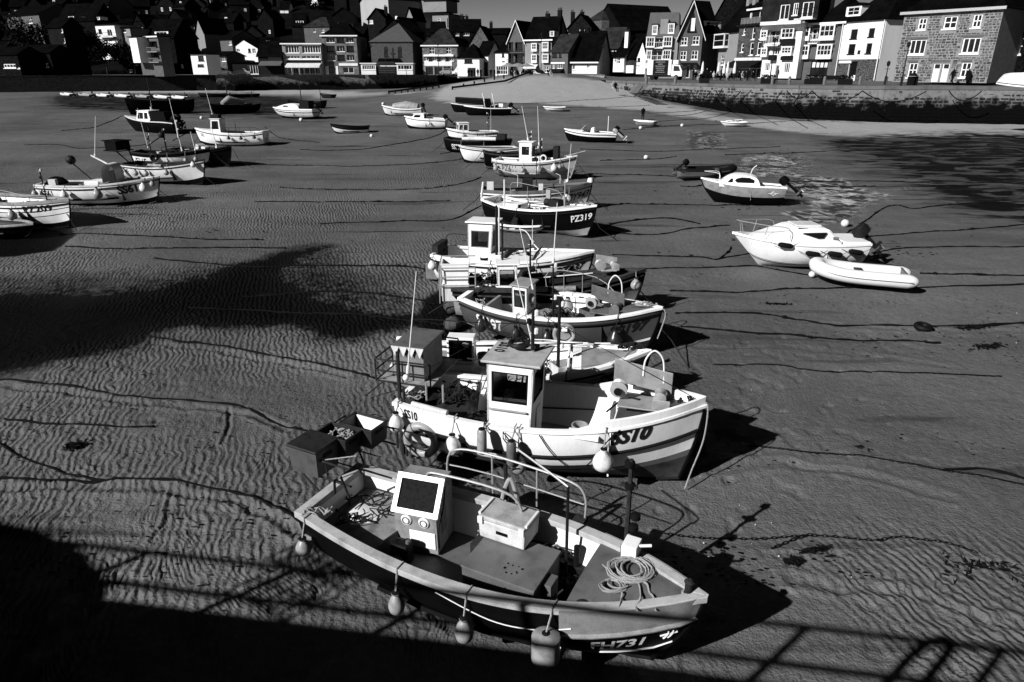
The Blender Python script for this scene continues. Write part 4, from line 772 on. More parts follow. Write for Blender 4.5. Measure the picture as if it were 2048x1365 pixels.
# --- big pale warehouse and modern gallery on the hill
H = House('pale_warehouse', 'large pale boarded gable building high above the chapel', C3(120, 250), C3(402, 215), 262, 250, C3(0, 20)[1], 26, mat('pale_boarding', .3, .85, .05, var=.12, vs=.2), zb=2, cat='warehouse')
H.finish('front', 5, over=.6, rm=SLATE)
H = House('gallery', 'pale modern gallery with curved upper storey and overhanging flat roof', C3(850, 350), C3(1012, 350), 258, 256, C3(0, 150)[1], 14, STUCCOM, zb=2, cat='gallery')
H.win(C3(895, 185, 925, 235), 1, 2, .2); H.win(C3(996, 188, 1010, 275), 1, 1, .1, .1, SHOPD); H.finish('flat', .5, SHOPD, over=.6)
MB().prism([(-2.5+4.5*math.cos(a), 4-4.5*math.sin(a)) for a in [math.pi*1.0-math.pi*.5*k/8 for k in range(9)]]+[(H.w*.92, -.4), (H.w*.92, 9), (-7, 9)], H.h+.7, H.h+4.2).build('upper_storey', STUCCOM, H.root)
MB().bx(-3, H.w+.4, -1, 9, H.h+4.2, H.h+4.9).build('upper_roof', SHOPD, H.root)
# --- left waterfront row
def brick(H):
    for r_, (y0, y1) in enumerate(((378, 437), (470, 530), (562, 622))):
        for c_, (x0, x1) in enumerate(((1550, 1632), (1653, 1732), (1752, 1828))):
            H.win(C2(x0+r_*4, y0, x1+r_*4, y1), 3, 1, .07, .45, SHOPD if (r_+c_) % 2 else JAMB, sill=True)
    H.box(C2(1680, 650, 1872, 676), STUCCO, -.2, -.003, 'shop_fascia'); H.win(C2(1720, 690, 1832, 752), 2, 1); H.win(C2(1582, 690, 1640, 752), 2, 1, .1, .1, SHOPD); H.box(C2(1543, 680, 1575, 764), STUCCO, -.15, -.003, 'pillar'); H.box(C2(1650, 680, 1672, 764), STUCCO, -.15, -.003, 'pillar')
simple('brick_flats', 'four storey brick block of flats with nine recessed windows', C2(1535, 767), C2(1885, 767), 184, 184, C2(0, 370)[1], 13, BRICK, 'hip', 3.3, fascia=JAMB, ex=(brick,), cat='flats')
def fl20(H):
    for q in ((1130, 462, 1270, 545), (1300, 462, 1512, 545)): H.win(C2(*q), 5 if q[0] < 1200 else 7, 1, .16, .3)
    for q in ((1150, 575, 1280, 602), (1300, 575, 1480, 602)): H.win(C2(*q), 4, 1, .1)
    H.sign(C2(1145, 622, 1490, 645), SHOPD, None); H.box(C2(1140, 603, 1500, 617), JAMB, -.3, -.003, 'string_course'); H.awning(C2(1150, 648, 1498, 690), WHITE2, 2.2, .8); H.win(C2(1150, 692, 1490, 762), 6, 1, .12, .2, sill=False)
simple('restaurant_building', 'flat roofed restaurant with wide glazed upper floor and white awning', C2(1128, 767), C2(1518, 767), 182, 182, C2(0, 452)[1], 11, STUCCOM, 'flat', .3, fascia=JAMB, ex=(fl20,), cat='restaurant')
simple('long_dark_shop', 'low dark shop with pale band between cottage row and restaurant', C2(870, 767), C2(1112, 767), 181, 181, C2(0, 575)[1], 9, SHOPD, 'gable', 3.4, [C2(950, 580, 1100, 655)+(5, 1, .1, .1, DARK)], ex=(lambda H: H.awning(C2(880, 628, 1105, 672), STUCCOG, 2, .8),))
simple('white_gambrel_house', 'bright white clipped-gable house above the waterfront shops', C2(598, 640), C2(862, 640), 190, 187, C2(0, 500)[1], 8, STUCCO, 'front', 2.0, [C2(630, 490, 662, 535)+(2, 1), C2(748, 490, 775, 540)+(1, 1, .1, .1, STUCCOG), C2(790, 485, 825, 548)+(2, 2)], zb=0, over=.2)
simple('grey_hip_house', 'grey rendered house with white window left of the clipped gable', C2(480, 560), C2(600, 560), 192, 189, C2(0, 405)[1], 8, STUCCOG, 'gable', 2.0, [C2(552, 420, 607, 462)+(3, 2)], zb=0)
simple('white_corner_cottage', 'small bright white cottage with two dark windows on the seafront', C2(190, 765), C2(342, 765), 170, 169, C2(0, 562)[1], 5, STUCCO, 'flat', .4, [C2(237, 575, 295, 625)+(1, 1, .1, .15, SHOPD), C2(232, 660, 295, 685)+(1, 1, .1, .15, SHOPD)])
simple('ivy_house', 'dim stone house with one pale window beside the white cottage', C2(415, 765), C2(548, 765), 183, 181, C2(0, 575)[1], 6, MSTONE, 'gable', 1.0, [C2(480, 585, 525, 630)+(2, 2, .1, .1)])
simple('arcade_shop', 'dim seafront shop under the bright clipped-gable house', C2(600, 767), C2(862, 767), 181, 181, C2(0, 645)[1], 5, SHOPD, 'flat', .3, [C2(745, 670, 855, 760)+(4, 1)])
H = simple('balconied_flats', 'stepped pale flats with two deep balconies on the far left waterfront', C1(1462, 760), C1(1680, 765), 176, 172, C1(0, 385)[1], 3, STUCCOG, 'flat', .4, [C1(1450, 425, 1530, 487)+(4, 1, .12, .3), C1(1535, 425, 1610, 487)+(2, 1, .05, .6, SHOPD), C1(1458, 542, 1548, 600)+(4, 1, .12, .3), C1(1552, 542, 1630, 600)+(2, 1, .05, .6, SHOPD)], fascia=JAMB, cat='flats', zb=0,
    ex=(lambda H: H.balcony(C1(1540, 490, 1640, 530), STUCCOM, 1.0, slab=STUCCOM), lambda H: H.balcony(C1(1560, 600, 1660, 636), STUCCOM, 1.0, slab=STUCCOM)))
simple('white_stair_block', 'bright white stair block beside the stepped flats', C1(1345, 520), C1(1420, 520), 174, 172, C1(0, 385)[1], 6, STUCCO, 'flat', .3, zb=3, ex=())
simple('terrace_house', 'pale sloping-roofed house with french windows and balcony on the left hill', C1(1000, 400), C1(1195, 400), 199, 196, C1(0, 262)[1], 8, STUCCO, 'mono', 1.2, [C1(1008, 300, 1042, 345)+(1, 1, .1, .1, SHOPD), C1(1098, 303, 1146, 372)+(2, 1)], zb=4, ex=(lambda H: H.balcony(C1(1040, 335, 1195, 380), IRON, 1.2),))
simple('veranda_house', 'small grey house with three-light window behind the left hill tree', C1(1205, 440), C1(1355, 440), 199, 196, C1(0, 295)[1], 7, STUCCOM, 'flat', .4, [C1(1230, 305, 1292, 335)+(3, 1)], zb=4)
simple('tall_gaunt_house', 'tall grey house with paired windows high on the left hill', C1(985, 260), C1(1145, 260), 243, 238, C1(0, 62)[1], 8, STUCCOG, 'gable', 4, [C1(1005, 65, 1030, 118)+(1, 2, .2, .1, SHOPD), C1(1090, 70, 1112, 118)+(2, 2), C1(1095, 155, 1120, 180)+(2, 1)], zb=6)
simple('great_grey_house', 'large grey rendered house with three dark windows at far upper left', C1(140, 480), C1(470, 480), 232, 222, C1(0, 170)[1], 12, STUCCOG, 'gable', 3, [C1(190, 172, 222, 215)+(1, 2, .1, .1, SHOPD), C1(290, 172, 330, 240)+(2, 2), C1(375, 285, 405, 330)+(2, 2, .1, .1, SHOPD)], zb=2)
simple('pillared_house', 'narrow house with white gridded windows on the left waterfront', C1(590, 760), C1(745, 765), 184, 181, C1(0, 280)[1], 5, DSTONE, 'gable', 2, [C1(627, 290, 683, 335)+(3, 2), C1(655, 390, 705, 440)+(4, 1), C1(620, 695, 665, 745)+(2, 1)], zb=0)
simple('seafront_inn', 'dark seafront inn with faint arched lettering board far left', C1(230, 765), C1(560, 765), 176, 172, C1(0, 540)[1], 6, DSTONE2, 'gable', 1.6, [C1(245, 690, 330, 720)+(4, 1), C1(470, 650, 500, 690)+(2, 1)], zb=0)
simple('far_left_shop', 'dark shop with a bright white window band at the left picture edge', C1(-60, 765), C1(225, 765), 172, 168, C1(0, 560)[1], 6, DSTONE2, 'gable', 1.6, [C1(35, 655, 160, 700)+(4, 1, .2), C1(180, 690, 215, 705)+(2, 1)], zb=0)
simple('triple_dormer_house', 'dark slate house with three small white gabled dormers on left hill', C1(640, 430), C1(1010, 430), 218, 213, C1(0, 215)[1], 8, DSTONE2, 'gable', 4.5, zb=4, ex=(lambda H: H.dormer(C1(682, 165, 738, 200), cols=2), lambda H: H.dormer(C1(812, 172, 868, 215), cols=2), lambda H: H.dormer(C1(948, 172, 1002, 205), cols=2)))
simple('box_dormer_house', 'dark house with a wide white box dormer above the stepped flats', C1(1500, 470), C1(1790, 470), 200, 196, C1(0, 385)[1], 8, DSTONE2, 'gable', 4.5, zb=3, ex=(lambda H: H.dormer(C1(1565, 320, 1705, 375), cols=3, gab=0),))
simple('steep_white_gable', 'steep white gable end with small bay on the upper hill', C2(1390, 190), C2(1500, 190), 272, 270, C2(0, 85)[1], 8, STUCCO, 'front', 6, [C2(1395, 95, 1425, 118)+(1, 1, .2, .1, SHOPD), C2(1395, 130, 1412, 160)+(2, 2)], zb=10)
simple('twin_dormer_cottage', 'white cottage pair with two round-headed dormers up the hill', C2(1200, 320), C2(1330, 320), 235, 235, C2(0, 262)[1], 7, DSTONE, 'gable', 3.6, zb=5, ex=(lambda H: H.dormer(C2(1233, 210, 1265, 262), cols=1), lambda H: H.dormer(C2(1280, 210, 1312, 262), cols=1)))
simple('white_wall_house', 'white walled house between dark roofs high on the hill', C2(1085, 200), C2(1170, 200), 262, 262, C2(0, 92)[1], 7, STUCCO, 'gable', 2.6, [C2(1115, 105, 1123, 150)+(1, 1)], zb=8)
simple('gable_glimpse_house', 'grey gable glimpsed between roofs left of the clipped-gable house', C2(222, 400), C2(305, 400), 212, 210, C2(0, 330)[1], 8, STUCCOM, 'front', 3.6, zb=3)
simple('hill_villa', 'dark villa with white-edged bay near the top of the hill', C2(780, 240), C2(910, 240), 262, 262, C2(0, 90)[1], 8, DSTONE, 'hip', 3.6, [C2(872, 92, 895, 170)+(1, 2), C2(810, 220, 850, 252)+(2, 1, .2)], zb=8)
simple('pediment_house', 'small pale gable house beside the warehouse', C3(572, 280), C3(655, 280), 236, 235, C3(0, 195)[1], 8, STUCCOM, 'front', 3.2, [C3(590, 205, 630, 230)+(1, 1, .1, .1, SHOPD)], zb=4)
simple('bright_chimney_gable', 'bright white gable end peeping over the chapel roof', C3(452, 360), C3(548, 360), 216, 214, C3(0, 300)[1], 7, STUCCO, 'front', 3.0, zb=3, chims=((.25, .1, .4, STUCCO),))
simple('window_g_house', 'small dark house with one bright sash left of the chapel peak', C3(190, 330), C3(370, 330), 226, 225, C3(0, 195)[1], 8, DSTONE, 'front', 2.8, [C3(198, 205, 235, 245)+(2, 2, .25)], zb=3, chims=((.8, .5, .6, DSTONE),))
simple('slate_terrace', 'dark slate terrace roofs with skylight behind the sign cafe', C3(600, 420), C3(760, 420), 206, 212, C3(0, 320)[1], 10, DSTONE2, 'gable', 3, zb=2)
simple('oriel_hill_house', 'hill house with single white dormer between chapel and gallery', C3(830, 400), C3(960, 400), 226, 226, C3(0, 330)[1], 8, DSTONE, 'gable', 3, zb=3, ex=(lambda H: H.dormer(C3(868, 320, 902, 352), cols=2),))
simple('long_grey_roof_house', 'grey roofed house above the brick flats', C2(1330, 400), C2(1590, 400), 214, 212, C2(0, 280)[1], 9, STUCCOG, 'hip', 2.8, [C2(1500, 292, 1530, 335)+(2, 2), C2(1420, 292, 1440, 330)+(1, 1)], zb=3, rm=SLATEL)
# --- hill behind the town, filled with dim houses
def hillz(X, Y):
    k = np.clip(.30-(X+62)*.0055, .05, .33)
    return .2+np.clip(Y-203, 0, 130)*k+np.clip(Y-333, 0, 200)*.02
xs = np.linspace(-330, 240, 96); ys = np.concatenate([[203], np.linspace(208, 345, 30), [420, 600]])
mb = MB(); mb.grid([[(x, y, float(hillz(np.float64(x), np.float64(y)))-.05+ (rnd.uniform(-.6, .6) if y > 205 else 0)) for x in xs] for y in ys])
mb.build('hillside', mat('dark_hill_scrub', .004, .95, .02, var=.5, vs=.15), kind='structure')
hr = random.Random(21); WINL = [0]
def fill(px, Y, w, h, rot, wall, nd, gableside, FW=None):
    x, y_, q = ray(px, 100); X = x/y_*Y; z = float(hillz(np.float64(X), np.float64(Y)))-.4
    where = FW or '%s from the left in the %s row up the hill' % (ORD[ROWN[1]], ROWS[ROWN[0]])
    kinds = {0: ('dim stone hillside house among the dark rooftops behind the harbour', 'dim hillside houses'), 1: ('dim white-dormered hillside house among the dark rooftops', 'dim dormered hillside houses'), 2: ('dim hillside house with chimney and small lit window', 'dim lit hillside houses')}
    k = 0 if nd == 0 else (1 if nd == 1 else 2); lb, gr = kinds[k]; lb = ('dim stone house', 'dim dormered house', 'dim lit-window house')[k]+', '+where
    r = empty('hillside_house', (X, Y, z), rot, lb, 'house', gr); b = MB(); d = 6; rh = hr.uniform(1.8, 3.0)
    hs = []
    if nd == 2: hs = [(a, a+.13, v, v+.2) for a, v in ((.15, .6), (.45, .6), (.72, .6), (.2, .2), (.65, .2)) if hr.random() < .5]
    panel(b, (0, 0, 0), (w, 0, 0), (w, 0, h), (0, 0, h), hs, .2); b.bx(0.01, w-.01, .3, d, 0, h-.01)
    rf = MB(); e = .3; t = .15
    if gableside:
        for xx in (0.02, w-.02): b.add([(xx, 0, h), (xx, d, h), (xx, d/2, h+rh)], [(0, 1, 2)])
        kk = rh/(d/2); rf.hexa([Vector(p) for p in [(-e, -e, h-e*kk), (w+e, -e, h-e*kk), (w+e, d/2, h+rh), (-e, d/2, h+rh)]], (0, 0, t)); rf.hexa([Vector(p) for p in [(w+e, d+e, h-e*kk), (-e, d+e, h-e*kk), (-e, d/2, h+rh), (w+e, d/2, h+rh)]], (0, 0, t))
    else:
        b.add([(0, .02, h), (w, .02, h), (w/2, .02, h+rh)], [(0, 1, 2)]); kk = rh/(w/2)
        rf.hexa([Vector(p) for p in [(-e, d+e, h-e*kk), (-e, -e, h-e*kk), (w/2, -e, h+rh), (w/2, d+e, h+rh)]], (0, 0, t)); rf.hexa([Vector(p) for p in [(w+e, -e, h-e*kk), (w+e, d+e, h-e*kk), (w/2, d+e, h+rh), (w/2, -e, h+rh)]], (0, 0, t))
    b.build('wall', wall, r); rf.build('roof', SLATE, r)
    for hh in hs: window(r, (0, 0, 0), (w, 0, 0), (w, 0, h), (0, 0, h), hh, 2, 1, .15, .05)
    if nd == 1 and gableside:
        u = w*hr.uniform(.3, .7); dm = MB().bx(u-.5, u+.5, d*.16, d*.45, h+.2, h+1.4).build('dormer', WHITE2, r); window(dm, (u-.45, d*.16-.01, h+.35), (u+.45, d*.16-.01, h+.35), (u+.45, d*.16-.01, h+1.3), (u-.45, d*.16-.01, h+1.3), (0, 1, 0, 1), 2, 1, .09, -.04)
    if nd != 1: MB().bx(w*.1, w*.1+.8, d*.4, d*.4+.6, h+rh*.3, h+rh+.9).build('chimney', DSTONE, r)
ROWN = [0, 0]; ROWS = ['lowest', 'second', 'third', 'fourth', 'fifth', 'sixth', 'topmost']
ORD = ['first', 'second', 'third', 'fourth', 'fifth', 'sixth', 'seventh', 'eighth', 'ninth', 'tenth', 'eleventh', 'twelfth', 'thirteenth', 'fourteenth', 'fifteenth', 'sixteenth', 'seventeenth', 'eighteenth', 'nineteenth', 'twentieth', 'twenty-first', 'twenty-second', 'twenty-third', 'twenty-fourth', 'twenty-fifth', 'twenty-sixth', 'twenty-seventh']
for row, (Y, n, x0, x1) in enumerate(((206, 22, -40, 1010), (220, 26, -60, 1000), (236, 26, -50, 960), (252, 26, -60, 880), (270, 25, -80, 840), (290, 24, -100, 820), (314, 20, -100, 800))):
    ROWN[1] = -1
    for i in range(n):
        px = lerp(x0, x1, (i+hr.uniform(.1, .9))/n); hw = 3.5/Y*1365/1.07
        if any(a-hw-4 < px < c+hw*.3+4 and Y-3 < y_ and y_ > 205 and ('render' in w_ or 'stucco' in w_ or 'boarding' in w_) for a, c, y_, e, w_ in KEEP if y_ < 300): hr.random(); continue
        ROWN[0] = row; ROWN[1] += 1
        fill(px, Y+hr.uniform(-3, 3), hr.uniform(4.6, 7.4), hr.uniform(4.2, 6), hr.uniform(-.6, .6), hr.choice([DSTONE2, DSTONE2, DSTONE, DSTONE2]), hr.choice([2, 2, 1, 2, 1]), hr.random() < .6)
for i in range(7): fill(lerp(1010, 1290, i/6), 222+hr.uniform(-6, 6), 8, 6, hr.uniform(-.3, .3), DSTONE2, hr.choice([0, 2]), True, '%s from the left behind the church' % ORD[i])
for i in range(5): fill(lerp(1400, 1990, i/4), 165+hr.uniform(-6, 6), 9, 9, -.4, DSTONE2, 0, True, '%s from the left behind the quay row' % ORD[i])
# trees
LEAF = mat('dark_foliage', .006, .9, .05, var=.5, vs=2)
def tree(px, Y, zb, h, r, label, seed):
    x, y_, q = ray(px, 100); t = empty('tree', (x/y_*Y, Y, zb), 0, label, 'tree', 'dark trees on the hillside'); rr = random.Random(seed)
    MB().tube([(0, 0, -.5), (.1, 0, h*.3), (.2, .1, h*.62)], [.3, .22, .12], 7).tube([(.1, 0, h*.3), (r*.5, 0, h*.6)], [.14, .05], 5).tube([(.1, 0, h*.3), (-r*.5, .2, h*.58)], [.14, .05], 5).build('trunk', WOOD, t)
    mb = MB(); cl = [(rr.uniform(-.7, .7)*r, rr.uniform(-.5, .5)*r, h*rr.uniform(.45, .85), r*rr.uniform(.3, .5)) for _ in range(9)]
    for cx, cy, cz, cr in cl:
        for _ in range(230):
            d = Vector((rr.gauss(0, 1), rr.gauss(0, 1), rr.gauss(0, .8))).normalized()*cr*rr.uniform(.6, 1.1); p = Vector((cx, cy, cz))+d; a = rr.uniform(.16, .38)
            u = Vector((rr.uniform(-1, 1), rr.uniform(-1, 1), rr.uniform(-1, 1))).normalized(); v = u.orthogonal().normalized(); mb.add([p-u*a, p+v*a*.6, p+u*a, p-v*a*.6], [(0, 1, 2, 3)])
    mb.build('crown', LEAF, t)
for i, (px, Y, zb, h, r, lb) in enumerate([(205, 186, .3, 8, 5, 'broad dark tree left of the stepped flats'), (262, 188, .3, 7, 4.5, 'dark tree just beside the stepped flats'), (165, 190, 1, 11, 5, 'dark tree behind the seafront inn'), (60, 192, 1, 13, 6, 'dark tree at the far left of the waterfront'), (95, 290, 27, 9, 6, 'dark tree on the top left hill crest'),
        (640, 268, 16, 8, 4, 'dark tree beside the steep white gable'), (130, 262, 18, 10, 6, 'dark tree above the large grey house'), (440, 300, 30, 9, 6, 'dark tree on the hill crest above the villa'), (270, 285, 26, 9, 6, 'dark tree above the tall grey house')]): tree(px, Y, zb, h, r, lb, i)
# ---------------------------------------------------------------- boats
def clamp(x, a=0., b=1.): return max(a, min(b, x))
class Boat:
    glass = CLEAR
    def __init__(s, name, label, bow, stern, B=1.9, D=.95, hb=1.35, hs=1.0, hull=WHITE, bot=None, bands=None, gun=WHITE, gw=.1, gh=.05, inner=WHITE, sole=DECK, floor=.3, deck=(.76, 1.0), deckm=DECK, ws=.72, rake=.35, rexp=1.5, tm=.42, roll=0., mexp=1.4, pitch=0., cat='boat', group=None, strake=BLACK, L=None, bilge=True, p=2.1, flare=0., decky=0., stem=None, sr=None, sink=.03, side=0, aft=None, nt=26, keel=True, transom=None):
        bw = PG(bow[0], bow[1], hb); st = PG(stern[0], stern[1], hs); d = Vector((bw.x-st.x, bw.y-st.y))
        if L: k = L/d.length; st = Vector((bw.x-d.x*k, bw.y-d.y*k, 0)); d = Vector((bw.x-st.x, bw.y-st.y))
        s.L = d.length; s.ang = math.atan2(d.y, d.x)
        if side:  # stern pixel is a corner of the transom: shift to the centre line
            nrm = Vector((-math.sin(s.ang), math.cos(s.ang)))*side*B*.5*ws; st = Vector((st.x+nrm.x, st.y+nrm.y, 0)); d = Vector((bw.x-st.x, bw.y-st.y)); s.L = d.length; s.ang = math.atan2(d.y, d.x)
        c = Vector(((bw.x+st.x)/2, (bw.y+st.y)/2)); z = sandz(c.x, c.y)
        s.root = empty(name, (c.x, c.y, z-sink), s.ang, label, cat, group, rx=math.radians(roll), ry=math.radians(pitch))
        s.B, s.D, s.hb, s.hs, s.ws, s.rake, s.tm, s.floor, s.p = B, D, hb, hs, ws, rake, tm, floor, p; s.sr = (hs-D) if sr is None else sr
        s.hull_m = hull; s.nt = nt; s.rexp = rexp; s.mexp = mexp
        s.build(hull, bot or BLACK, bands, gun, gw, gh, inner, sole, deck, deckm, strake, bilge, aft, keel, transom)
    def hb_(s, t):
        t = clamp(t)
        if t < s.tm: return s.B/2*(s.ws+(1-s.ws)*math.sin(math.pi/2*t/s.tm))
        u = (t-s.tm)/(1-s.tm); return s.B/2*max(0., 1-u**s.p)**.95
    def sheer(s, t): return s.D+(s.hb-s.D)*max(0, (t-.3)/.7)**2+s.sr*max(0, (.3-t)/.3)**2
    def kz(s, t): return .02+.10*max(0, (.25-t)/.25)**2+.12*max(0, (t-.8)/.2)**2
    def pt(s, t, v, sd, off=0.):
        m = clamp((t-.5)/.5)**s.mexp; ph = v*math.pi/2; b = s.hb_(t)
        yy = b*((1-m)*max(0, math.sin(ph))**.72+m*v**.95); k = s.kz(t); zz = k+(s.sheer(t)-k)*((1-m)*(.25*v+.75*(1-math.cos(ph)))+m*v)
        x = -s.L/2+t*s.L-s.rake*(1-v)**s.rexp*max(0, (t-.5)/.5)**2+.12*(1-v)*max(0, (.15-t)/.15)
        return Vector((x, sd*(yy+off*(1 if b > .02 else b/.02)), zz))
    def vat(s, t, z):
        a, b = 0., 1.
        for _ in range(18):
            m = (a+b)/2
            if s.pt(t, m, 1).z < z: a = m
            else: b = m
        return (a+b)/2
    def build(s, hull, bot, bands, gun, gw, gh, inner, sole, deck, deckm, strake, bilge, aft, keel, transom):
        ts = [i/s.nt for i in range(s.nt+1)]; r = s.root
        bands = bands or [(0, .5, bot, 'bottom_paint'), (.5, 1, hull, 'hull')]
        for v0, v1, m, nm in bands:
            mb = MB(); n = max(2, int((v1-v0)*12)); mb.grid([[s.pt(t, lerp(v0, v1, j/n), 1) for j in range(n+1)] for t in ts]); k = len(mb.v)
            mb.grid([[s.pt(t, lerp(v0, v1, j/n), -1) for j in range(n+1)][::-1] for t in ts])
            mb.grid([[s.pt(0, lerp(v0, v1, j/n), sd*1.0) for j in range(n+1)] for sd in (-1, 1)]); mb.build(nm, m, r, True)
        wt = .045; mb = MB(); td = deck[0] if deck else .985; tsi = [lerp(.012, min(.985, td+.02), i/s.nt) for i in range(s.nt+1)]
        for sd in (1, -1):
            rows = []
            for t in tsi:
                vf = s.vat(t, s.floor); rows.append([s.pt(t, lerp(vf, 1, j/6), sd, -min(wt, s.hb_(t)*.9)) for j in range(7)])
            mb.grid(rows if sd < 0 else [q[::-1] for q in rows])
        a = [s.pt(.012, lerp(s.vat(.012, s.floor), 1, j/4), 1, -wt)+Vector((.03, 0, 0)) for j in range(5)]; mb.grid([a, [Vector((p.x, -p.y, p.z)) for p in a]])
        mb.build('inner_side', inner, r, True)
        mb = MB(); rows = []
        for t in tsi: y = max(.0, s.pt(t, s.vat(t, s.floor), 1).y-wt*.5); x = s.pt(t, .3, 1).x; rows.append([(x, -y, s.floor), (x, y, s.floor)])
        mb.grid(rows); mb.build('sole', sole, r)
        for sd in (1, -1):
            mb = MB(); rows = []
            for t in ts:
                b = s.hb_(t); z = s.sheer(t); x = s.pt(t, 1, 1).x; o = b+.025; i = max(b-gw, 0.0)
                if t == 1: o = .03; x += .03
                rows.append([(x, sd*o, z-.03), (x, sd*o, z+gh), (x, sd*i, z+gh), (x, sd*i, z-.03)])
            mb.grid(rows, True); mb.add(rows[0]+rows[0], []); mb.add(rows[0], [(0, 1, 2, 3)]); mb.build('gunwale', gun, r, bev=.008)
        b = s.hb_(0); z = s.sheer(0); MB().bx(-s.L/2-.03, -s.L/2+gw, -b-.02, b+.02, z-.04, z+gh+.004).build('transom_cap', gun, r, bev=.008)
        if strake:
            for sd in (1, -1): MB().tube([s.pt(t, .9, sd, .015) for t in ts[:-1]]+[s.pt(.995, .9, sd, .01)], .028, 6).build('rubbing_strake', strake, r, True)
        if deck: s.deckp(deck[0], deck[1], deckm, .01, .05)
        if aft: s.deckp(0.0, aft, deckm, .05, .02, 'aft_deck')
        if keel:
            MB().tube([s.pt(t, 0, 1)+Vector((0, 0, -.0)) for t in (0.02, .1, .3, .5, .7, .85, .93, 1)]+[s.pt(1, v, 1) for v in (.2, .45, .7, .95)], .035, 5).build('keel', bot, r)
        if bilge:
            for sd in (1, -1): MB().tube([s.pt(t, .5, sd, .04) for t in (.25, .4, .55, .68)], .045, 5).build('bilge_keel', bot, r)
    def deckp(s, t0, t1, m, drop, camb, name='foredeck', bulk=None):
        mb = MB(); rows = []; n = 12
        for i in range(n+1):
            t = lerp(t0, t1, i/n); b = max(0, s.hb_(t)-.02); z = s.sheer(t)-drop; x = s.pt(t, 1, 1).x; rows.append([(x, b*k/4, z+camb*(1-(k/4)**2)) for k in range(-4, 5)])
        mb.grid(rows)
        e = 0 if name == 'foredeck' else -1; top = rows[e]; low = [(p[0], p[1]*.96, s.floor) for p in top]; mb.grid([low, top]); mb.build(name, m, s.root, True)
    def X(s, t): return -s.L/2+t*s.L
    def part(s, mb, name, m, smooth=False, bev=0, parent=None): return mb.build(name, m, parent or s.root, smooth, bev)
    def text(s, body, t0, v, H, sd, m, italic=.0, bold=.02, wid=1.):
        asp = text_mesh(body, italic, bold)[2]
        def fn(a, b_):
            t = t0+(a if sd < 0 else -a)/s.L; k = s.sheer(t)-s.kz(t); vv = v+(b_-H/2)/k
            return s.pt(clamp(t, 0, .999), min(vv, .995), sd, .012)
        return text_on(body, fn, H, m, s.root, italic, bold, 'registration', wid)
    def world(s, p): return s.root.matrix_basis @ Vector(p)
    def house(s, x0, x1, y0, y1, z0, h, m=WHITE, rake=.1, roofm=None, front=((.12, .88, .55, .92),), sides=((.15, .85, .55, .92),), back=None, name='wheelhouse', over=.05, fr=None, slope=0):
        """a wheelhouse with real window openings; the roof is a separate part"""
        o = MB(); z1 = z0+h; A, B, C, D = (x0, y0), (x1, y0), (x1, y1), (x0, y1); xf = x1-rake
        F = [(x1, y0, z0), (x1, y1, z0), (xf, y1, z1), (xf, y0, z1)]; SB = [(x0, y0, z0), (x1, y0, z0), (xf, y0, z1), (x0, y0, z1)]; PT = [(x1, y1, z0), (x0, y1, z0), (x0, y1, z1), (xf, y1, z1)]; BK = [(x0, y1, z0), (x0, y0, z0), (x0, y0, z1), (x0, y1, z1)]
        w = []
        for q, hs in ((F, front), (SB, sides), (PT, sides), (BK, back if back is not None else ((.2, .8, .0, .85),))):
            panel(o, *q, hs or (), .035); w += [(q, h_) for h_ in (hs or ())]
        ho = o.build(name, m, s.root, bev=.0)
        for q, h_ in w:
            if q is BK: continue
            window(ho, *q, h_, 1, 1, .025, .0, fr or RUBBER, s.glass, name='window', fd=.03)
        r_ = MB(); r_.bx(x0-over, xf+over*1.6, y0-over, y1+over, z1+.002, z1+.05); r_.build('cabin_roof', roofm or m, ho, bev=.015); return ho
    def mast(s, x, y, z0, h, r=.03, m=IRON, lights=True, name='mast'):
        o = MB().tube([(x, y, z0), (x, y, z0+h)], [r, r*.8], 8).build(name, m, s.root, True)
        if lights:
            for k, (dx, zz) in enumerate(((.07, .95), (-.07, .72), (.07, .5))):
                MB().lathe([(.02, -.05), (.045, -.045), (.045, .03), (.02, .05)], 8, (x+dx, y, z0+h*zz)).bx(x-.07, x+.07, y-.012, y+.012, z0+h*zz-.07, z0+h*zz-.05).build('mast_light', RUBBER if k % 2 else WHITE2, o, True)
        return o
    def aerial(s, x, y, z0, h, lean=(.0, .0), r=.012, m=None): return MB().tube([(x, y, z0), (x+lean[0], y+lean[1], z0+h)], [r, r*.5], 6).tube([(x, y, z0), (x+lean[0]*.08, y+lean[1]*.08, z0+h*.08)], r*2.2, 8).build('aerial', m or JAMB, s.root, True)
    def rail(s, pts, posts, r=.02, m=GALV, name='rail', n=5): 
        mb = MB().tube(spline(pts, n), r*.8, 8)
        for a, b in posts: mb.tube([a, b], r*.65, 6)
        return mb.build(name, m, s.root, True)
    def outboard(s, y=0, z=None, tilt=.9, m=BLACK, sc=1., cowl=None):
        z = s.sheer(0) if z is None else z; r = empty('outboard_motor', (-s.L/2-.08, y, z), 0); r.parent = s.root; r.rotation_euler = (0, tilt, 0)
        MB().lathe([(.05, 0), (.17, .02), (.19, .2), (.16, .36), (.06, .42)], 14, (-.12*sc, 0, .12), sx=1.25*sc, sy=.8*sc).build('cowling', cowl or m, r, True)
        MB().box((-.14*sc, 0, -.2), (.14, .1, .7)).box((-.2*sc, 0, -.5), (.34, .2, .02)).tube([(-.30, 0, -.68), (.02, 0, -.68)], .05, 8).box((-.14, 0, -.78), (.13, .02, .2)).build('leg', m, r)
        mb = MB()
        for k in range(3): a = k*2.094; mb.box((-.33, .07*math.cos(a), -.68+.07*math.sin(a)), (.015, .09, .12), rx=a+.4)
        mb.build('propeller', GALV, r); return r
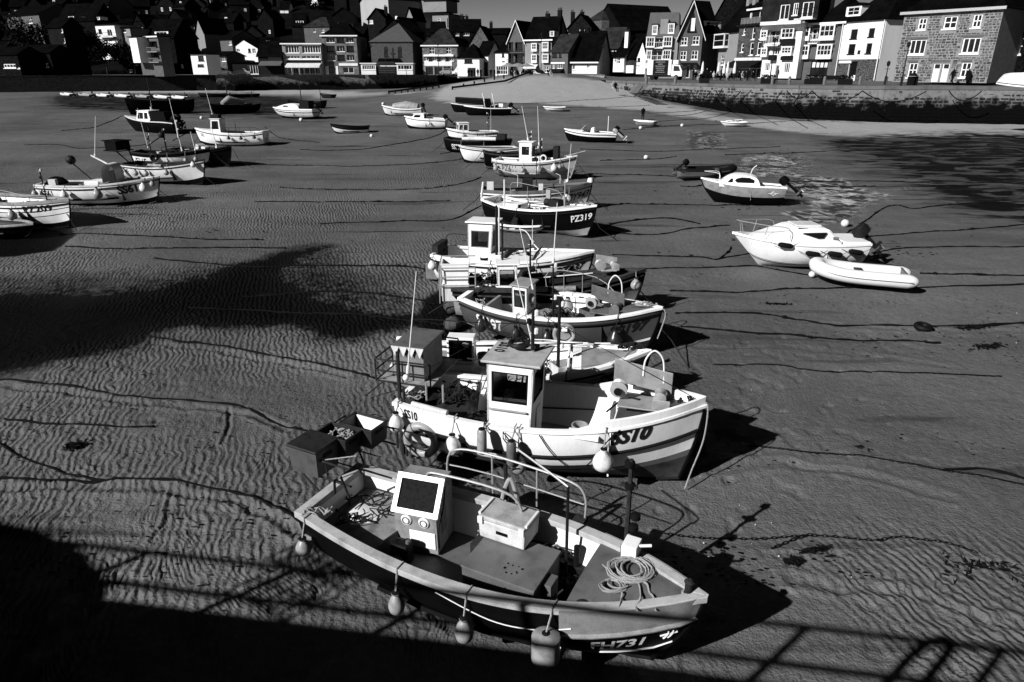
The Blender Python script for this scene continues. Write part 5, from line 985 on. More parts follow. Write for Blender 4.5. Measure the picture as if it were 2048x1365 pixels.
    def winch(s, x, y, z, sc=1., ang=0., m=GALV, hoop=True):
        r = MB(); r.hexa([Vector(p)*sc+Vector((x, y, z)) for p in ((-.38, .12, .1), (.38, .12, .0), (.38, .12, .30), (-.38, .12, .42))], (0, .025, 0)); b = r.build('hauler_frame', m, s.root, bev=.01)
        M = Matrix.Rotation(math.pi/2, 3, 'X')
        for cx, cz, rr in ((-.27, .12, .15),):
            MB().lathe([(.02, -.02), (rr*.9, -.02), (rr, 0), (rr, .02), (rr*.65, .05), (rr*.65, .1), (rr, .13), (rr, .16), (rr*.4, .17)], 22, (x+cx*sc, y-.08*sc, z+cz*sc), M*sc if False else M).build('hauler_wheel', ALU, b, True)
            MB().lathe([(.07, .0), (.07, .03)], 10, (x+cx*sc, y-.245*sc, z+cz*sc), M).build('hub', RUBBER, b, True)
        MB().lathe([(.04, -.14), (.11, -.12), (.075, 0), (.11, .12), (.04, .14)], 16, (x+.25*sc, y-.05, z+.05), M).build('roller', m, b, True)
        MB().box((x+.02, y-.15*sc, z-.05), (.55*sc, .4*sc, .03)).box((x+.28*sc, y-.3*sc, z+.04), (.22*sc, .02, .18)).build('bracket', m, b, bev=.01)
        if hoop: MB().tube(spline([(x+.0, y+.15, z+.3), (x+.02, y+.17, z+.6), (x+.16, y+.19, z+.78), (x+.32, y+.19, z+.62), (x+.36, y+.17, z+.2)], 6), .016, 8).build('hoop', JAMB, b, True)
        return b
def fender(bt, t, sd, drop, r, m, label, long=1.25, drop0=0., group=None, off=.05, cyl=False):
    """a fender hung over the gunwale on its own rope"""
    p = s0 = bt.world(bt.pt(t, 1, sd, .03)); zt = bt.pt(t, clamp(1-drop*.6), sd, r+off); q = bt.world(zt); c = Vector((q.x, q.y, s0.z-drop))
    e = empty('fender', c, rnd.uniform(0, 3), label, 'fender', group)
    H = r*long
    if cyl: prof = [(.03, H*1.25), (r*.7, H*1.15), (r, H*.95), (r, -H*.75), (r*.7, -H*.98), (.02, -H*1.05)]
    else: prof = [(.03, H*1.18), (.06, H*1.12), (r*.35, H*.92), (r*.72, H*.55), (r*.95, H*.12), (r, -H*.2), (r*.86, -H*.6), (r*.5, -H*.88), (.01, -H)]
    MB().lathe(prof[::-1], 18).build('float', m, e, True)
    MB().lathe([(.05, H*1.02), (.06, H*1.2), (.03, H*1.3)], 10).build('rope_eye', RUBBER, e, True)
    d = s0-c; a = e.rotation_euler.z; d = Matrix.Rotation(-a, 3, 'Z')@d; inn = Matrix.Rotation(-a, 3, 'Z')@(bt.world(bt.pt(t, 1, sd, -.12))-c)
    MB().tube([(0, 0, H*1.2), (d.x*.9, d.y*.9, d.z*.96), (d.x, d.y, d.z+.07), (inn.x, inn.y, inn.z+.07)], .012, 5).build('lanyard', ROPE if m != FENDD else ROPED, e); return e
def coil(name, label, c, R, turns, r, m, seed=1, cat='rope', flat=.5, tails=2, parent=None):
    rr = random.Random(seed); pts = []; n = turns*14
    for i in range(n):
        a = i/14*2*math.pi; q = R*(1+.18*math.sin(i*.37)+rr.uniform(-.05, .05))*(1-.25*(i/n)); pts.append((math.cos(a)*q+.05*math.sin(i*.11), math.sin(a)*q*.85, .02+flat*.22*R*abs(math.sin(i*.23+seed))+.05*i/n))
    e = empty(name, c, 0, label, cat); MB().tube(pts, r, 5).build('coiled_rope', m, e, True)
    for k in range(tails):
        a = rr.uniform(0, 6.28); p = [(math.cos(a)*R*.8, math.sin(a)*R*.8, .03)]
        for j in range(5): a += rr.uniform(-.6, .6); p.append((p[-1][0]+math.cos(a)*R*.4, p[-1][1]+math.sin(a)*R*.4, .03+rr.uniform(0, .04)))
        MB().tube(spline(p, 4), r, 5).build('rope_tail', m, e, True)
    return e
def tangle(c, sx, sy, n, r, m, label, seed, name='rope_heap'):
    rr = random.Random(seed); mb = MB()
    for k in range(n):
        p = [(rr.uniform(-sx, sx), rr.uniform(-sy, sy), rr.uniform(0, .06))]
        for j in range(5): p.append((clamp(p[-1][0]+rr.uniform(-.5, .5)*sx, -sx, sx), clamp(p[-1][1]+rr.uniform(-.5, .5)*sy, -sy, sy), rr.uniform(.0, .10)))
        mb.tube(spline(p, 4), r, 4)
    o = mb.build(name, m, None, True); o.location = c; tag(o, label, 'rope'); return o
def line3(name, label, pts, r, m, cat='rope', n=6): o = MB().tube(spline(pts, n), r, 5).build(name, m, None, True); return tag(o, label, cat)
def local(bt, x, y, z): return bt.world((x, y, z))

# ===== FH731, nearest boat
b = Boat('fishing_boat', 'nearest open boat with black hull, grey gunwale and FH731 on its bow', (1412, 1190), (605, 1025), B=1.88, D=1.0, hb=1.34, hs=1.08, hull=BLACK, bot=BLACK, gun=GUNG, gw=.13, gh=.06, inner=WHITE, sole=MID, floor=.33, deck=(.735, .985), deckm=MID, ws=.74, rake=.55, strake=None, side=1, mexp=3.0, roll=1.5, cat='fishing boat', nt=34, p=2.3, tm=.45)
FH = b
# raised bulwark flare round the bow
for sd in (1, -1):
    mb = MB(); rows = []
    for i in range(15):
        t = lerp(.735, 1, i/14); a = b.pt(t, .74, sd, .03); c = b.pt(t, 1, sd, .035); rows.append([a, Vector((a.x, a.y+sd*.012, a.z)), Vector((c.x, c.y+sd*.01, c.z+.055)), Vector((c.x, c.y, c.z+.06))])
    mb.grid(rows if sd < 0 else [q[::-1] for q in rows]); mb.build('bow_bulwark', PALE, b.root, True)
    MB().tube([b.pt(t, .74, sd, .045) for t in (.735, .8, .86, .92, .97, 1)], .035, 8).build('rubbing_strake', PALE, b.root, True)
MB().tube([b.pt(t, .30, -1, .015) for t in [i/20*.9+.1 for i in range(20)]]+[b.pt(.999, .36, -1, .01)], .012, 5).build('waterline_rope', JAMB, b.root, True)
b.text('FH731', .80, .52, .20, -1, LETW, 0, .03, 1.0)
mb = MB()
for dx, rr_ in ((0, .1), (.09, .1)): mb.tube([b.pt(clamp(.955+(dx+.05*math.cos(a))/b.L*.6), .56+.07*math.sin(a)*(1 if dx == 0 else -1), -1, .014) for a in [k*.35-1.2 for k in range(8)]], .012, 4)
mb.tube([b.pt(.945, .56, -1, .014), b.pt(.98, .57, -1, .014)], .01, 4); mb.build('fish_emblem', LETW, b.root)
X = b.X
# console wheel shelter
cx0, cx1, cy0, cy1, z0 = X(.285), X(.43), -.12, .62, .33
def shelter():
    h1, h2 = .62, 1.12; xs0, xs1 = cx0, cx1
    mb = MB(); mb.add([(xs0, cy0, z0), (xs1, cy0, z0), (xs1, cy0, z0+h2), (xs0+.30, cy0, z0+h2), (xs0, cy0, z0+h1)], [(0, 1, 2, 3, 4)]); mb.add([(xs0, cy1, z0), (xs1, cy1, z0), (xs1, cy1, z0+h2), (xs0+.30, cy1, z0+h2), (xs0, cy1, z0+h1)], [(4, 3, 2, 1, 0)])
    mb.add([(xs0, cy0, z0), (xs0, cy1, z0), (xs0, cy1, z0+h1), (xs0, cy0, z0+h1)], [(3, 2, 1, 0)]); mb.add([(xs0+.3, cy0, z0+h2), (xs0+.3, cy1, z0+h2), (xs1, cy1, z0+h2), (xs1, cy0, z0+h2)], [(3, 2, 1, 0)][::1]); mb.add([(xs1, cy0, z0), (xs1, cy0, z0+h2), (xs1, cy1, z0+h2), (xs1, cy1, z0)], [(3, 2, 1, 0)])
    return mb
# console face looks towards the camera side of the boat (starboard quarter)
con = empty('console', (X(.265), .30, .46), math.radians(10)); con.scale = (.86, .86, .88); con.parent = b.root
w2 = .38; mb = MB()
prof = [(-.30, 0), (-.30, .78), (.05, 1.22), (.42, 1.18), (.42, 0)]       # y (towards -y is the face), z
for sx in (-w2, w2): mb.add([(sx, y, z) for y, z in prof], [tuple(range(5))] if sx > 0 else [tuple(range(4, -1, -1))])
for i in (0, 2, 3): a, c = prof[i], prof[(i+1) % 5]; mb.add([(-w2, a[0], a[1]), (w2, a[0], a[1]), (w2, c[0], c[1]), (-w2, c[0], c[1])], [(0, 1, 2, 3)])
mb.build('cabinet', PALE, con, bev=.01)
A, B_, C_, D_ = (-w2-.04, -.345, .745), (w2+.04, -.345, .745), (w2+.04, .05, 1.27), (-w2-.04, .05, 1.27)
mb = MB(); panel(mb, A, B_, C_, D_, [(.1, .9, .13, .87)], .05); wf = mb.build('window_frame', WHITE, con, bev=.008)
f = lambda u, v: Vector(A).lerp(Vector(B_), u).lerp(Vector(D_).lerp(Vector(C_), u), v)
nn = (Vector(B_)-Vector(A)).cross(Vector(D_)-Vector(A)).normalized()
MB().hexa([f(.1, .13)-nn*.03, f(.9, .13)-nn*.03, f(.9, .87)-nn*.03, f(.1, .87)-nn*.03], -nn*.01).build('pane', mat('scratched_glass', .006, .7, .08, var=.9, vs=20, bump=.25, bs=14), wf)
for k_ in range(14):
    u_, v_ = ((k_ % 7)/6*.9+.05, .05 if k_ < 7 else .95); q_ = f(u_, v_); MB().ball(q_, .009, 4).build('bolt', RUST, wf)
for v_ in (.35, .65):
    for u_ in (.05, .95): MB().ball(f(u_, v_), .009, 4).build('bolt', RUST, wf)
MB().tube(spline([(w2+.01, -.25, .1), (w2+.03, -.28, .5), (w2+.05, -.1, .8), (w2+.02, .1, 1.1)], 4), .011, 5).build('cable', RUBBER, con)
MB().bx(-w2-.012, -w2-.002, -.2, .2, .1, .7).build('locker_door', MID, con)
for xx in (-.16, .16):
    M = Matrix.Rotation(math.pi/2, 3, 'X'); v_ = MB().lathe([(.02, .0), (.095, .0), (.1, .012), (.085, .03), (.05, .026), (.045, .035), (.01, .036)], 22, (xx, -.30, .60), M).build('round_vent', WHITE, con, True); MB().torus((xx, -.335, .60), .062, .008, 20, 6, M).build('vent_ring', MID, v_, True)
MB().bx(-.12, w2-.03, -.32, -.302, .10, .42).build('access_panel', WHITE, con, bev=.01)
MB().bx(w2-.02, w2+.01, -.1, .1, .3, .9).build('side_door', MID, con)
b.rail([(X(.27), .42, 1.52), (X(.30), .45, 1.6), (X(.5), .58, 1.5), (X(.53), .62, .98)], [], .024, GALV, 'grab_rail')
b.rail([(X(.27), .95, 1.1), (X(.28), 1.0, 1.62), (X(.38), 1.06, 1.72), (X(.6), 1.06, 1.66), (X(.66), 1.05, 1.5), (X(.665), 1.03, 1.05)], [((X(.40), 1.06, 1.05), (X(.40), 1.06, 1.7)), ((X(.53), 1.06, 1.05), (X(.53), 1.06, 1.67))], .022, GALV, 'bow_rail')
b.rail([(X(.27), 1.0, 1.38), (X(.4), 1.06, 1.38), (X(.66), 1.05, 1.33)], [], .014, GALV, 'middle_rail', 2)
# engine box with cut step
eb = MB().bx(X(.45), X(.64), -.34, .50, .33, .86).build('engine_box', MID, b.root, bev=.012)
MB().bx(X(.64)+.002, X(.665), -.12, .12, .33, .82).build('exhaust_box', MID, eb, bev=.008); MB().bx(X(.45)-.01, X(.64)+.01, -.35, .51, .862, .885).build('lid', mat('engine_lid', .11, .45, .4, var=.25, vs=5), eb, bev=.006)
for i in range(9): MB().lathe([(rnd.uniform(.01, .03), 0), (.004, .003)], 8, (X(rnd.uniform(.53, .6)), rnd.uniform(-.2, .0), .887)).build('paint_spot', BLACK, eb)
MB().bx(X(.19), X(.45), -.42, .8, .332, .42).build('raised_floor', MID, b.root, bev=.01)
MB().bx(X(.57), X(.70), .58, .97, .335, .62).build('side_locker', DARK, b.root, bev=.01)
# aft deck, hatch
mb = MB(); mb.prism([(X(.015), -.72), (X(.2), -.62), (X(.24), .55), (X(.24), .93), (X(.015), .80)], .70, .76); ad = mb.build('aft_deck', mat('aft_deck_paint', .2, .5, .3, var=.5, vs=6), b.root, bev=.01)
MB().add([(X(.2), -.62, .70), (X(.24), .55, .70), (X(.24), .55, .34), (X(.2), -.62, .34)], [(0, 1, 2, 3)]).build('deck_bulkhead', PALE, b.root)
mb = MB().lathe([(.02, .762), (.22, .762), (.24, .77), (.22, .785), (.02, .787)], 24, (X(.1), .1, 0), sx=1.2).build('hatch_cover', WHITE2, ad, True)
# hauler post and big black pipe, far gunwale fittings
b.mast(X(.655), .52, .33, 1.62, .026, IRON, False, 'hauler_post')
MB().tube(spline([(X(.655), .52, 1.95), (X(.60), .62, 2.02), (X(.5), .8, 2.12)], 4), .016, 6).build('hauler_arm', GALV, b.root)
MB().tube(spline([(X(.675), .62, .95), (X(.675), .62, .55), (X(.68), .55, .40), (X(.70), .46, .40), (X(.71), .42, .62)], 6), .045, 10).build('exhaust_pipe', RUBBER, b.root, True)
MB().bx(X(.64), X(.67), .86, 1.08, 1.05, 1.13).build('gunwale_bracket', RUST, b.root)
MB().tube([(X(.55), .5, .36), (X(.555), .5, .9)], .05, 10).bx(X(.4), X(.5), .35, .75, .42, .62).tube([(X(.5), .72, .42), (X(.515), .72, 1.1)], .03).build('pump', RUST, b.root, True)
MB().tube(spline([(X(.44), .8, .5), (X(.45), .85, 1.2), (X(.47), .9, 1.52), (X(.49), .9, 1.1), (X(.5), .8, .6)], 6), .035, 8).build('hose', FENDG, b.root, True)
MB().tube([(X(.80), .12+.28, 1.22), (X(.80), .40, 1.4)], .03).build('mast_step', RUST, b.root)
m_ = b.mast(X(.785), .83, 1.15, 1.25, .036, RUST, False, 'lamp_mast')
for zz, dx in ((1.18, -.02), (.85, .0), (.4, .1), (.22, .08)): MB().lathe([(.03, -.04), (.07, -.03), (.07, .03), (.03, .05)], 10, (X(.785)+dx, .83, 1.15+zz)).build('mast_light', RUBBER, m_, True)
MB().bx(X(.785)-.12, X(.785)+.1, .80, .86, 1.98, 2.02).build('lamp_bracket', RUST, m_)
MB().bx(X(.80), X(.835), .32, .56, 1.26, 1.46).build('fairlead', WHITE, b.root, bev=.01); MB().tube([(X(.80), .34, 1.42), (X(.86), .5, 1.44)], .02).build('fairlead_pin', WHITE, b.root)
MB().lathe([(.045, 0), (.045, .22), (.06, .25), (.03, .28)], 12, (X(.965), .0, 1.26)).build('samson_post', RUST, b.root, True)
MB().torus((X(.965), 0, 1.30), .065, .018, 14, 6).torus((X(.965), 0, 1.34), .06, .018, 14, 6).build('bow_lashing', ROPE, b.root, True)
MB().lathe([(.02, 0), (.08, .0), (.08, .03), (.03, .05)], 12, (X(.77), -.55, 1.15)).build('deck_eye', RUST, b.root, True)
mb = MB()
for i in range(4): mb.tube([(X(.66+i*.012), .0+i*.12, .37), (X(.73), .05+i*.11, .38)], .016, 5)
mb.tube([(X(.655), -.05, .5), (X(.685), .02, .72)], .012, 5).build('gear_levers', RUST, b.root)
# aft crate platform of tube
pf = MB(); x0, x1, y0, y1, za = X(-.13), X(.05), .05, 1.32, 1.22
for zz in (za, za+.30): pf.tube([(x0, y0, zz), (x0, y1, zz), (x1, y1, zz)], .016, 6).tube([(x0, y0, zz), (x1+.12, y0, zz)], .016, 6)
for k in range(5): pf.tube([(x0, lerp(y0, y1, k/4), za), (x0, lerp(y0, y1, k/4), za+.3)], .013, 5)
for k in range(1, 3): pf.tube([(lerp(x0, x1, k/3), y0, za), (lerp(x0, x1, k/3), y0, za+.3)], .013, 5)
for k in range(4): pf.tube([(x0, lerp(y0, y1, k/3), za), (x1, lerp(y0, y1, k/3), za)], .012, 5)
pf.tube([(x0+.1, y0, za), (X(.03), y0-.1, .75)], .018, 6).tube([(x0+.1, y1, za), (X(.03), .75, .8)], .018, 6).tube([(X(.03), y0-.12, 1.1), (X(.035), y0-.12, 1.35), (X(.055), y0-.1, 1.44), (X(.075), y0-.1, 1.1)], .02, 6)
pf.build('crate_platform', RUST, b.root, True)
def crate(name, label, bt, x, y, z, sx, sy, sz, m, rz=0, rim=.025, fill=None, inm=None, rx=0):
    p = local(bt, x, y, z); e = empty(name, p, bt.ang+rz, label, 'crate', rx=rx); mb = MB(); k = .92
    o = [(-sx/2, -sy/2), (sx/2, -sy/2), (sx/2, sy/2), (-sx/2, sy/2)]
    outs = [[(x_*k, y_*k, 0) for x_, y_ in o], [(x_, y_, sz) for x_, y_ in o], [(x_*1.05, y_*1.05, sz) for x_, y_ in o], [(x_*1.05, y_*1.05, sz+rim) for x_, y_ in o], [(x_*.93, y_*.93, sz+rim) for x_, y_ in o], [(x_*.86, y_*.86, .03) for x_, y_ in o]]
    mb.grid(outs, True); mb.add(outs[0], [(3, 2, 1, 0)]); mb.add(outs[-1], [(0, 1, 2, 3)]); mb.build('crate_body', m, e, bev=.008)
    h = MB()
    for sx_ in (-1, 1): h.bx(sx_*sx/2*1.0-.012, sx_*sx/2*1.0+.012, -.09, .09, sz*.72, sz*.86)
    h.build('hand_hole', FENDW if m == BLACK or m == DARK else RUBBER, e)
    return e, p
DB = mat('dark_fish_box', .018, .45, .35, var=.5, vs=8); GB = mat('dull_bin', .06, .55, .3, var=.4, vs=6)
c1 = crate('fish_bin', 'large dark lidded fish bin lashed on the boat stern frame', b, X(-.075), .20, za+.02, .56, .50, .40, GB)[0]; MB().box((0, 0, .45), (.60, .54, .05)).build('lid', DB, c1, bev=.015)
e2, p2 = crate('fish_crate', 'dark fish crate holding pale rope ends on the stern frame', b, X(-.05), .62, za+.12, .60, .38, .33, DB)
tangle(p2+Vector((.03, -.02, .27)), .2, .14, 16, .009, ROPE, 'heap of pale rope ends inside the dark fish crate', 4)
e3, p3 = crate('fish_crate', 'fish crate with bright white inner end at the stern frame outer corner', b, X(-.02), 1.04, za+.14, .64, .42, .32, DB); MB().box((.0, .17, .18), (.55, .015, .28)).build('inner_lining', WHITE, e3)
line3('lashing', 'pale lashing tied round the stern crate frame', [local(b, x0+.2, y0-.02, za+.3), local(b, x0+.22, y0-.05, za+.25), local(b, x0+.5, y0+.0, za+.28), local(b, x1+.1, y0+.2, za+.42)], .010, ROPE)
tangle(local(b, X(.1), .12, .79), .36, .38, 16, .009, ROPED, 'dark tangled lines across the aft deck hatch', 8)
tangle(local(b, X(.05), -.55, 1.08), .2, .1, 8, .01, ROPE, 'knotted pale rope on the stern gunwale', 18)
tangle(local(b, X(.5), .62, .45), .22, .2, 12, .012, ROPED, 'dark hoses heaped beside the big white cool box', 28)
# cool box on the engine box
cb = empty('cool_box', local(b, X(.50), .50, .89), b.ang, 'white insulated cool box with grey lid beside the engine cover', 'cool box')
MB().box((0, 0, .15), (.70, .46, .30), top=(1.05, 1.05)).build('box_body', mat('cool_box_plastic', .5, .5, .35, var=.35, vs=5), cb, bev=.025); MB().box((0, 0, .335), (.77, .51, .06), top=(.93, .9)).build('lid', mat('cool_box_lid', .34, .5, .3, var=.35, vs=4), cb, bev=.02)
MB().bx(-.36, -.28, -.27, -.22, .25, .36).bx(.28, .36, -.27, -.22, .25, .36).build('latch', JAMB, cb, bev=.008); MB().bx(-.08, .1, -.243, -.228, .14, .19).build('maker_plate', BLACK, cb)
[MB().bx(-.38+k*.72, -.34+k*.72, -.2, .2, .35, .39).build('lid_clip', JAMB, cb, bev=.005) for k in (0, 1)]
# jerrycan
jc = empty('jerrycan', local(b, X(.255), -.20, .42), b.ang+math.radians(8), 'black jerrycan with white label standing before the console', 'jerrycan')
MB().box((0, 0, .17), (.30, .22, .34), top=(.92, .85)).build('can_body', RUBBER, jc, bev=.03); MB().tube([(-.07, 0, .34), (-.06, 0, .39), (.06, 0, .39), (.07, 0, .34)], .018).build('handle', RUBBER, jc); MB().bx(-.12, .06, -.116, -.112, .03, .16).build('paper_label', WHITE2, jc); MB().lathe([(.035, .34), (.035, .38), (.02, .385)], 10, (.11, 0, 0)).build('cap', MID, jc, True)
line3('fuel_hose', 'short white curved hose beside the black jerrycan', [local(b, X(.21), -.25, .5), local(b, X(.23), -.42, .38), local(b, X(.25), -.45, .36), local(b, X(.265), -.36, .45)], .014, JAMB)
line3('hanging_rope', 'plaited dark rope hanging from the grab rail', [local(b, X(.45), .95, 1.7), local(b, X(.452), .93, 1.5), local(b, X(.456), .92, 1.3), local(b, X(.46), .92, 1.05)], .03, ROPED)
tangle(local(b, X(.62), .72, .64), .22, .15, 14, .013, ROPE, 'pale line bundle on the side locker of the nearest boat', 71)
tangle(local(b, X(.20), .62, .80), .2, .2, 10, .012, ROPED, 'dark line bundle at the aft deck edge of the nearest boat', 72)
tangle(local(b, X(.66), .1, .36), .3, .25, 12, .014, ROPED, 'black hose loops on the forward sole of the nearest boat', 73)
tangle(local(b, X(.42), .62, .46), .16, .2, 12, .014, FENDG, 'grey hoses coiled between the console and cool box', 74)
coil('rope_coil', 'large coil of pale rope lying on the grey foredeck', local(b, X(.835), .14, 1.235), .26, 11, .0135, ROPE, 3, tails=3)
coil('rope_coil', 'smaller knotted heap of dark rope beside the foredeck coil', local(b, X(.815), -.18, 1.205), .15, 5, .011, FENDG, 5, tails=2)
fender(b, .035, -1, .36, .115, FENDG, 'round grey fender hanging below the stern corner of the nearest boat', 1.15)
fender(b, .345, -1, .46, .11, FENDG, 'pear shaped grey fender, second from the stern on the nearest boat', 1.5)
fender(b, .53, -1, .46, .12, FENDG, 'pear shaped grey fender, third from the stern on the nearest boat', 1.5)
fender(b, .72, -1, .44, .17, FENDG, 'fat pale fender lowest on the black hull below the foredeck', 1.15, cyl=True)
line3('fender_rope', 'loose rope draped along the black hull near the bow', [b.world(b.pt(.45, .95, -1, .03)), b.world(b.pt(.58, .8, -1, .03)), b.world(b.pt(.68, .78, -1, .03)), b.world(b.pt(.76, .84, -1, .04))], .008, JAMB)

# ===== SS10
b = Boat('fishing_boat', 'white fishing boat SS10 with tall boxy wheelhouse, second from the pier', (1410, 812), (797, 808), B=2.1, D=1.18, hb=1.62, hs=1.22, gun=WHITE, gw=.10, gh=.03, floor=.45, deck=(.735, .975), deckm=DECK, bands=[(0, .34, mat('weedy_bottom', .03, .7, .2, var=.6, vs=5), 'bottom_paint'), (.34, .43, MID, 'boot_stripe'), (.43, 1, WHITE, 'hull')], ws=.72, side=1, roll=-1, cat='fishing boat', nt=34, rake=.3, strake=None, inner=WHITE, sole=mat('white_sole', .2, .5, .3, var=.3, vs=3), p=2.6)
SS10 = b; X = b.X
for sd in (1, -1): MB().tube([b.pt(t, .69, sd, .02) for t in [i/30 for i in range(30)]]+[b.pt(.995, .69, sd, .015)], .032, 6).build('rubbing_strake', RUBBER, b.root, True)
for sd in (1, -1):
    mb = MB(); rows = []
    for i in range(13):
        t = lerp(.62, 1, i/12); c = b.pt(t, 1, sd, .0); k = .14*min(1, i/3); rows.append([Vector((c.x, c.y+sd*.01, c.z+.02)), Vector((c.x, c.y+sd*.015, c.z+.03+k)), Vector((c.x, c.y-sd*min(.07, abs(c.y)), c.z+.03+k)), Vector((c.x, c.y-sd*min(.07, abs(c.y)), c.z-.05))])
    mb.grid(rows); mb.build('bow_bulwark', WHITE, b.root, True)
b.text('SS10', .73, .90, .26, -1, LETD, .3, .045, 1.0); b.text('SS10', .04, .92, .13, -1, LETD, 0, .02, .85)
wx0, wx1 = X(.315), X(.46)
wh = b.house(wx0, wx1, -.50, .40, .45, 1.72, WHITE, rake=-.06, sides=((.1, .9, .56, .9),), front=((.12, .88, .55, .9),), back=(), name='wheelhouse', over=.09, roofm=mat('wheelhouse_roof', .36, .5, .3, var=.3, vs=4))
text_on('SS10', lambda x, y: (wx0+.0+y*1.0, .36-x, 2.2275), .2, LETD, wh, 0, .03, 'roof_lettering')
MB().bx(wx1-.0, wx1+.04, -.15, .12, .5, 1.2).build('door', JAMB, wh); MB().tube([(wx0+.05, -.54, 1.28), (wx1-.05, -.54, 1.28)], .02).build('grab_bar', PALE, wh, True)
MB().bx(wx0+.1, wx1-.05, -.2, .2, 1.35, 1.5).torus((wx1-.25, .05, 1.65), .16, .018, 20, 6, Matrix.Rotation(math.pi/2, 3, 'Y')).build('wheel_and_dash', MID, wh)
lr = empty('life_raft_ring', local(b, wx0+.42, .12, 2.28), .3, 'dark life ring and gear piled on the SS10 wheelhouse roof', 'life ring'); MB().torus((0, 0, .05), .17, .045, 22, 8).build('ring', DARK, lr, True); MB().tube([(-.1, -.05, .1), (.12, .1, .14)], .02).torus((.15, .1, .08), .08, .02, 12, 5).build('lashing', ROPED, lr, True)
b.aerial(X(.44), .12, 2.26, 1.5, (-.38, .0), .016); b.mast(X(.44), .05, 2.26, .75, .035, DARK, True, 'light_mast')
# foredeck hauler, stern gear
b.winch(X(.80), .1, 1.62, 1.35, m=mat('hauler_alloy', .3, .45, .5, .3, var=.25, vs=6))
MB().tube(spline([(X(.70), -.2, 1.35), (X(.75), .0, 1.55), (X(.80), -.05, 1.6)], 4), .018).build('hydraulic_hose', RUBBER, b.root)
MB().add([(X(.70), .98, 1.20), (X(.66), .99, 1.2), (X(.735), .93, 1.62), (X(.80), .80, 1.68), (X(.80), .8, 1.3)], [(0, 1, 2, 3, 4)]).hexa([(X(.66), .96, 1.2), (X(.735), .9, 1.62), (X(.735), .93, 1.62), (X(.66), .99, 1.2)], (.0, 0, .01)).build('side_screen', WHITE, b.root)
MB().bx(X(.735)-.03, X(.735)-.005, -.85, .85, .46, 1.35).build('bulkhead', WHITE, b.root); MB().bx(X(.60), X(.70), -.98, -.72, 1.16, 1.23).build('step_box', WHITE, b.root, bev=.01)
MB().bx(X(.705), X(.715), .1, .5, .5, 1.25).build('locker_door', MID, b.root)
# stern platform and covered box
pf = MB(); x0, x1, y0, y1, za = X(-.13), X(.08), -.05, 1.45, 1.30
for zz in (za, za+.22, za+.45): pf.tube([(x1, y0, zz), (x0, y0, zz), (x0, y1, zz), (x1, y1, zz)], .018, 6)
for a, c in ((x0, y0), (x0, (y0+y1)/2), (x0, y1), (lerp(x0, x1, .5), y0), (x1, y0), (x1, y1)): pf.tube([(a, c, za), (a, c, za+.45)], .016, 5)
pf.tube([(x0+.1, y0+.1, za), (X(.03), .0, 1.1)], .02).tube([(x0+.1, y1-.1, za), (X(.03), .8, 1.1)], .02); pf.build('gear_platform', RUST, b.root, True)
MB().bx(x0, x1, y0, y1, za-.02, za).build('chequer_plate', FENDG, b.root)
vb = empty('vented_box', local(b, X(-.015), .62, za+.01), b.ang, 'tall covered gear box with white triangle flaps on SS10 stern platform', 'gear box')
MB().box((0, 0, .33), (.62, .95, .66)).build('box_body', mat('gear_box_grey', .16, .7, .3, var=.3, vs=4), vb, bev=.01); MB().hexa([(-.34, -.52, .66), (.34, -.52, .66), (.34, .52, .66), (-.34, .52, .66)], (0, 0, .05)).build('cover', MID, vb, bev=.01)
mb = MB()
for i in range(4): mb.add([(-.34+.17*i, -.525, .70), (-.17+.17*i, -.525, .70), (-.255+.17*i, -.53, .50), (-.34+.17*i, -.515, .70), (-.17+.17*i, -.515, .70), (-.255+.17*i, -.52, .50)], [(0, 2, 1), (3, 4, 5), (0, 1, 4, 3), (1, 2, 5, 4), (2, 0, 3, 5)])
mb.build('flap', WHITE2, vb); MB().bx(-.36, -.33, -.4, .45, -.02, .6).build('strap', FENDG, vb)
MB().tube([(X(.07), -.78, 1.28), (X(.20), -.86, 1.24)], .055, 12).build('roller', WHITE2, b.root, True)
m_ = b.mast(X(.012), -.62, .1, 2.1, .045, RUST, False, 'stern_post'); MB().tube([(X(.03), -.66, .1), (X(.03), -.66, 1.5)], .03).tube([(X(-.01), -.6, .2), (X(-.01), -.6, 1.3)], .025).build('twin_pipes', RUST, m_)
b.aerial(X(.045), -.62, 1.8, 1.9, (.22, .1), .014); MB().ball((X(.04), -.64, 1.72), .06).build('aerial_base', WHITE, b.root, True)
for dx in (.10, .16): MB().tube([(X(dx), -.5, 1.25), (X(dx), -.5, 1.6)], .02).build('rod_holder', GALV, b.root, True)
MB().box((X(.09), .1, .75), (.9, 1.0, .5)).build('engine_casing', DARK, b.root, bev=.02); tangle(local(b, X(.22), .3, .5), .35, .3, 18, .012, ROPED, 'tangle of dark lines and wire in SS10 aft well', 11)
tangle(local(b, X(.06), -.5, 1.28), .2, .12, 10, .012, ROPE, 'small knot of pale line on SS10 stern corner', 13)
mb = MB(); 
for i in range(6): mb.tube([(X(.2+i*.02), .72, .9+.1*(i % 2)), (X(.22+i*.02), .8, 1.35)], .012, 4)
mb.tube([(X(.15), .95, 1.55), (X(.34), .95, 1.55), (X(.34), .95, 1.1)], .018).build('gear_rack', RUST, b.root)
lb = empty('life_ring', b.world(b.pt(.10, .62, -1, .10)), b.ang, 'fat grey life ring hung at the stern of SS10', 'life ring'); MB().torus((0, 0, 0), .28, .085, 28, 12, Matrix.Rotation(math.pi/2, 3, 'X')).build('ring', FENDG, lb, True)
for k in range(4): a = k*1.571+.5; MB().torus((.28*math.cos(a), 0, .28*math.sin(a)), .09, .006, 14, 5, Matrix.Rotation(-a, 3, 'Y')).build('band', LETD, lb, True)
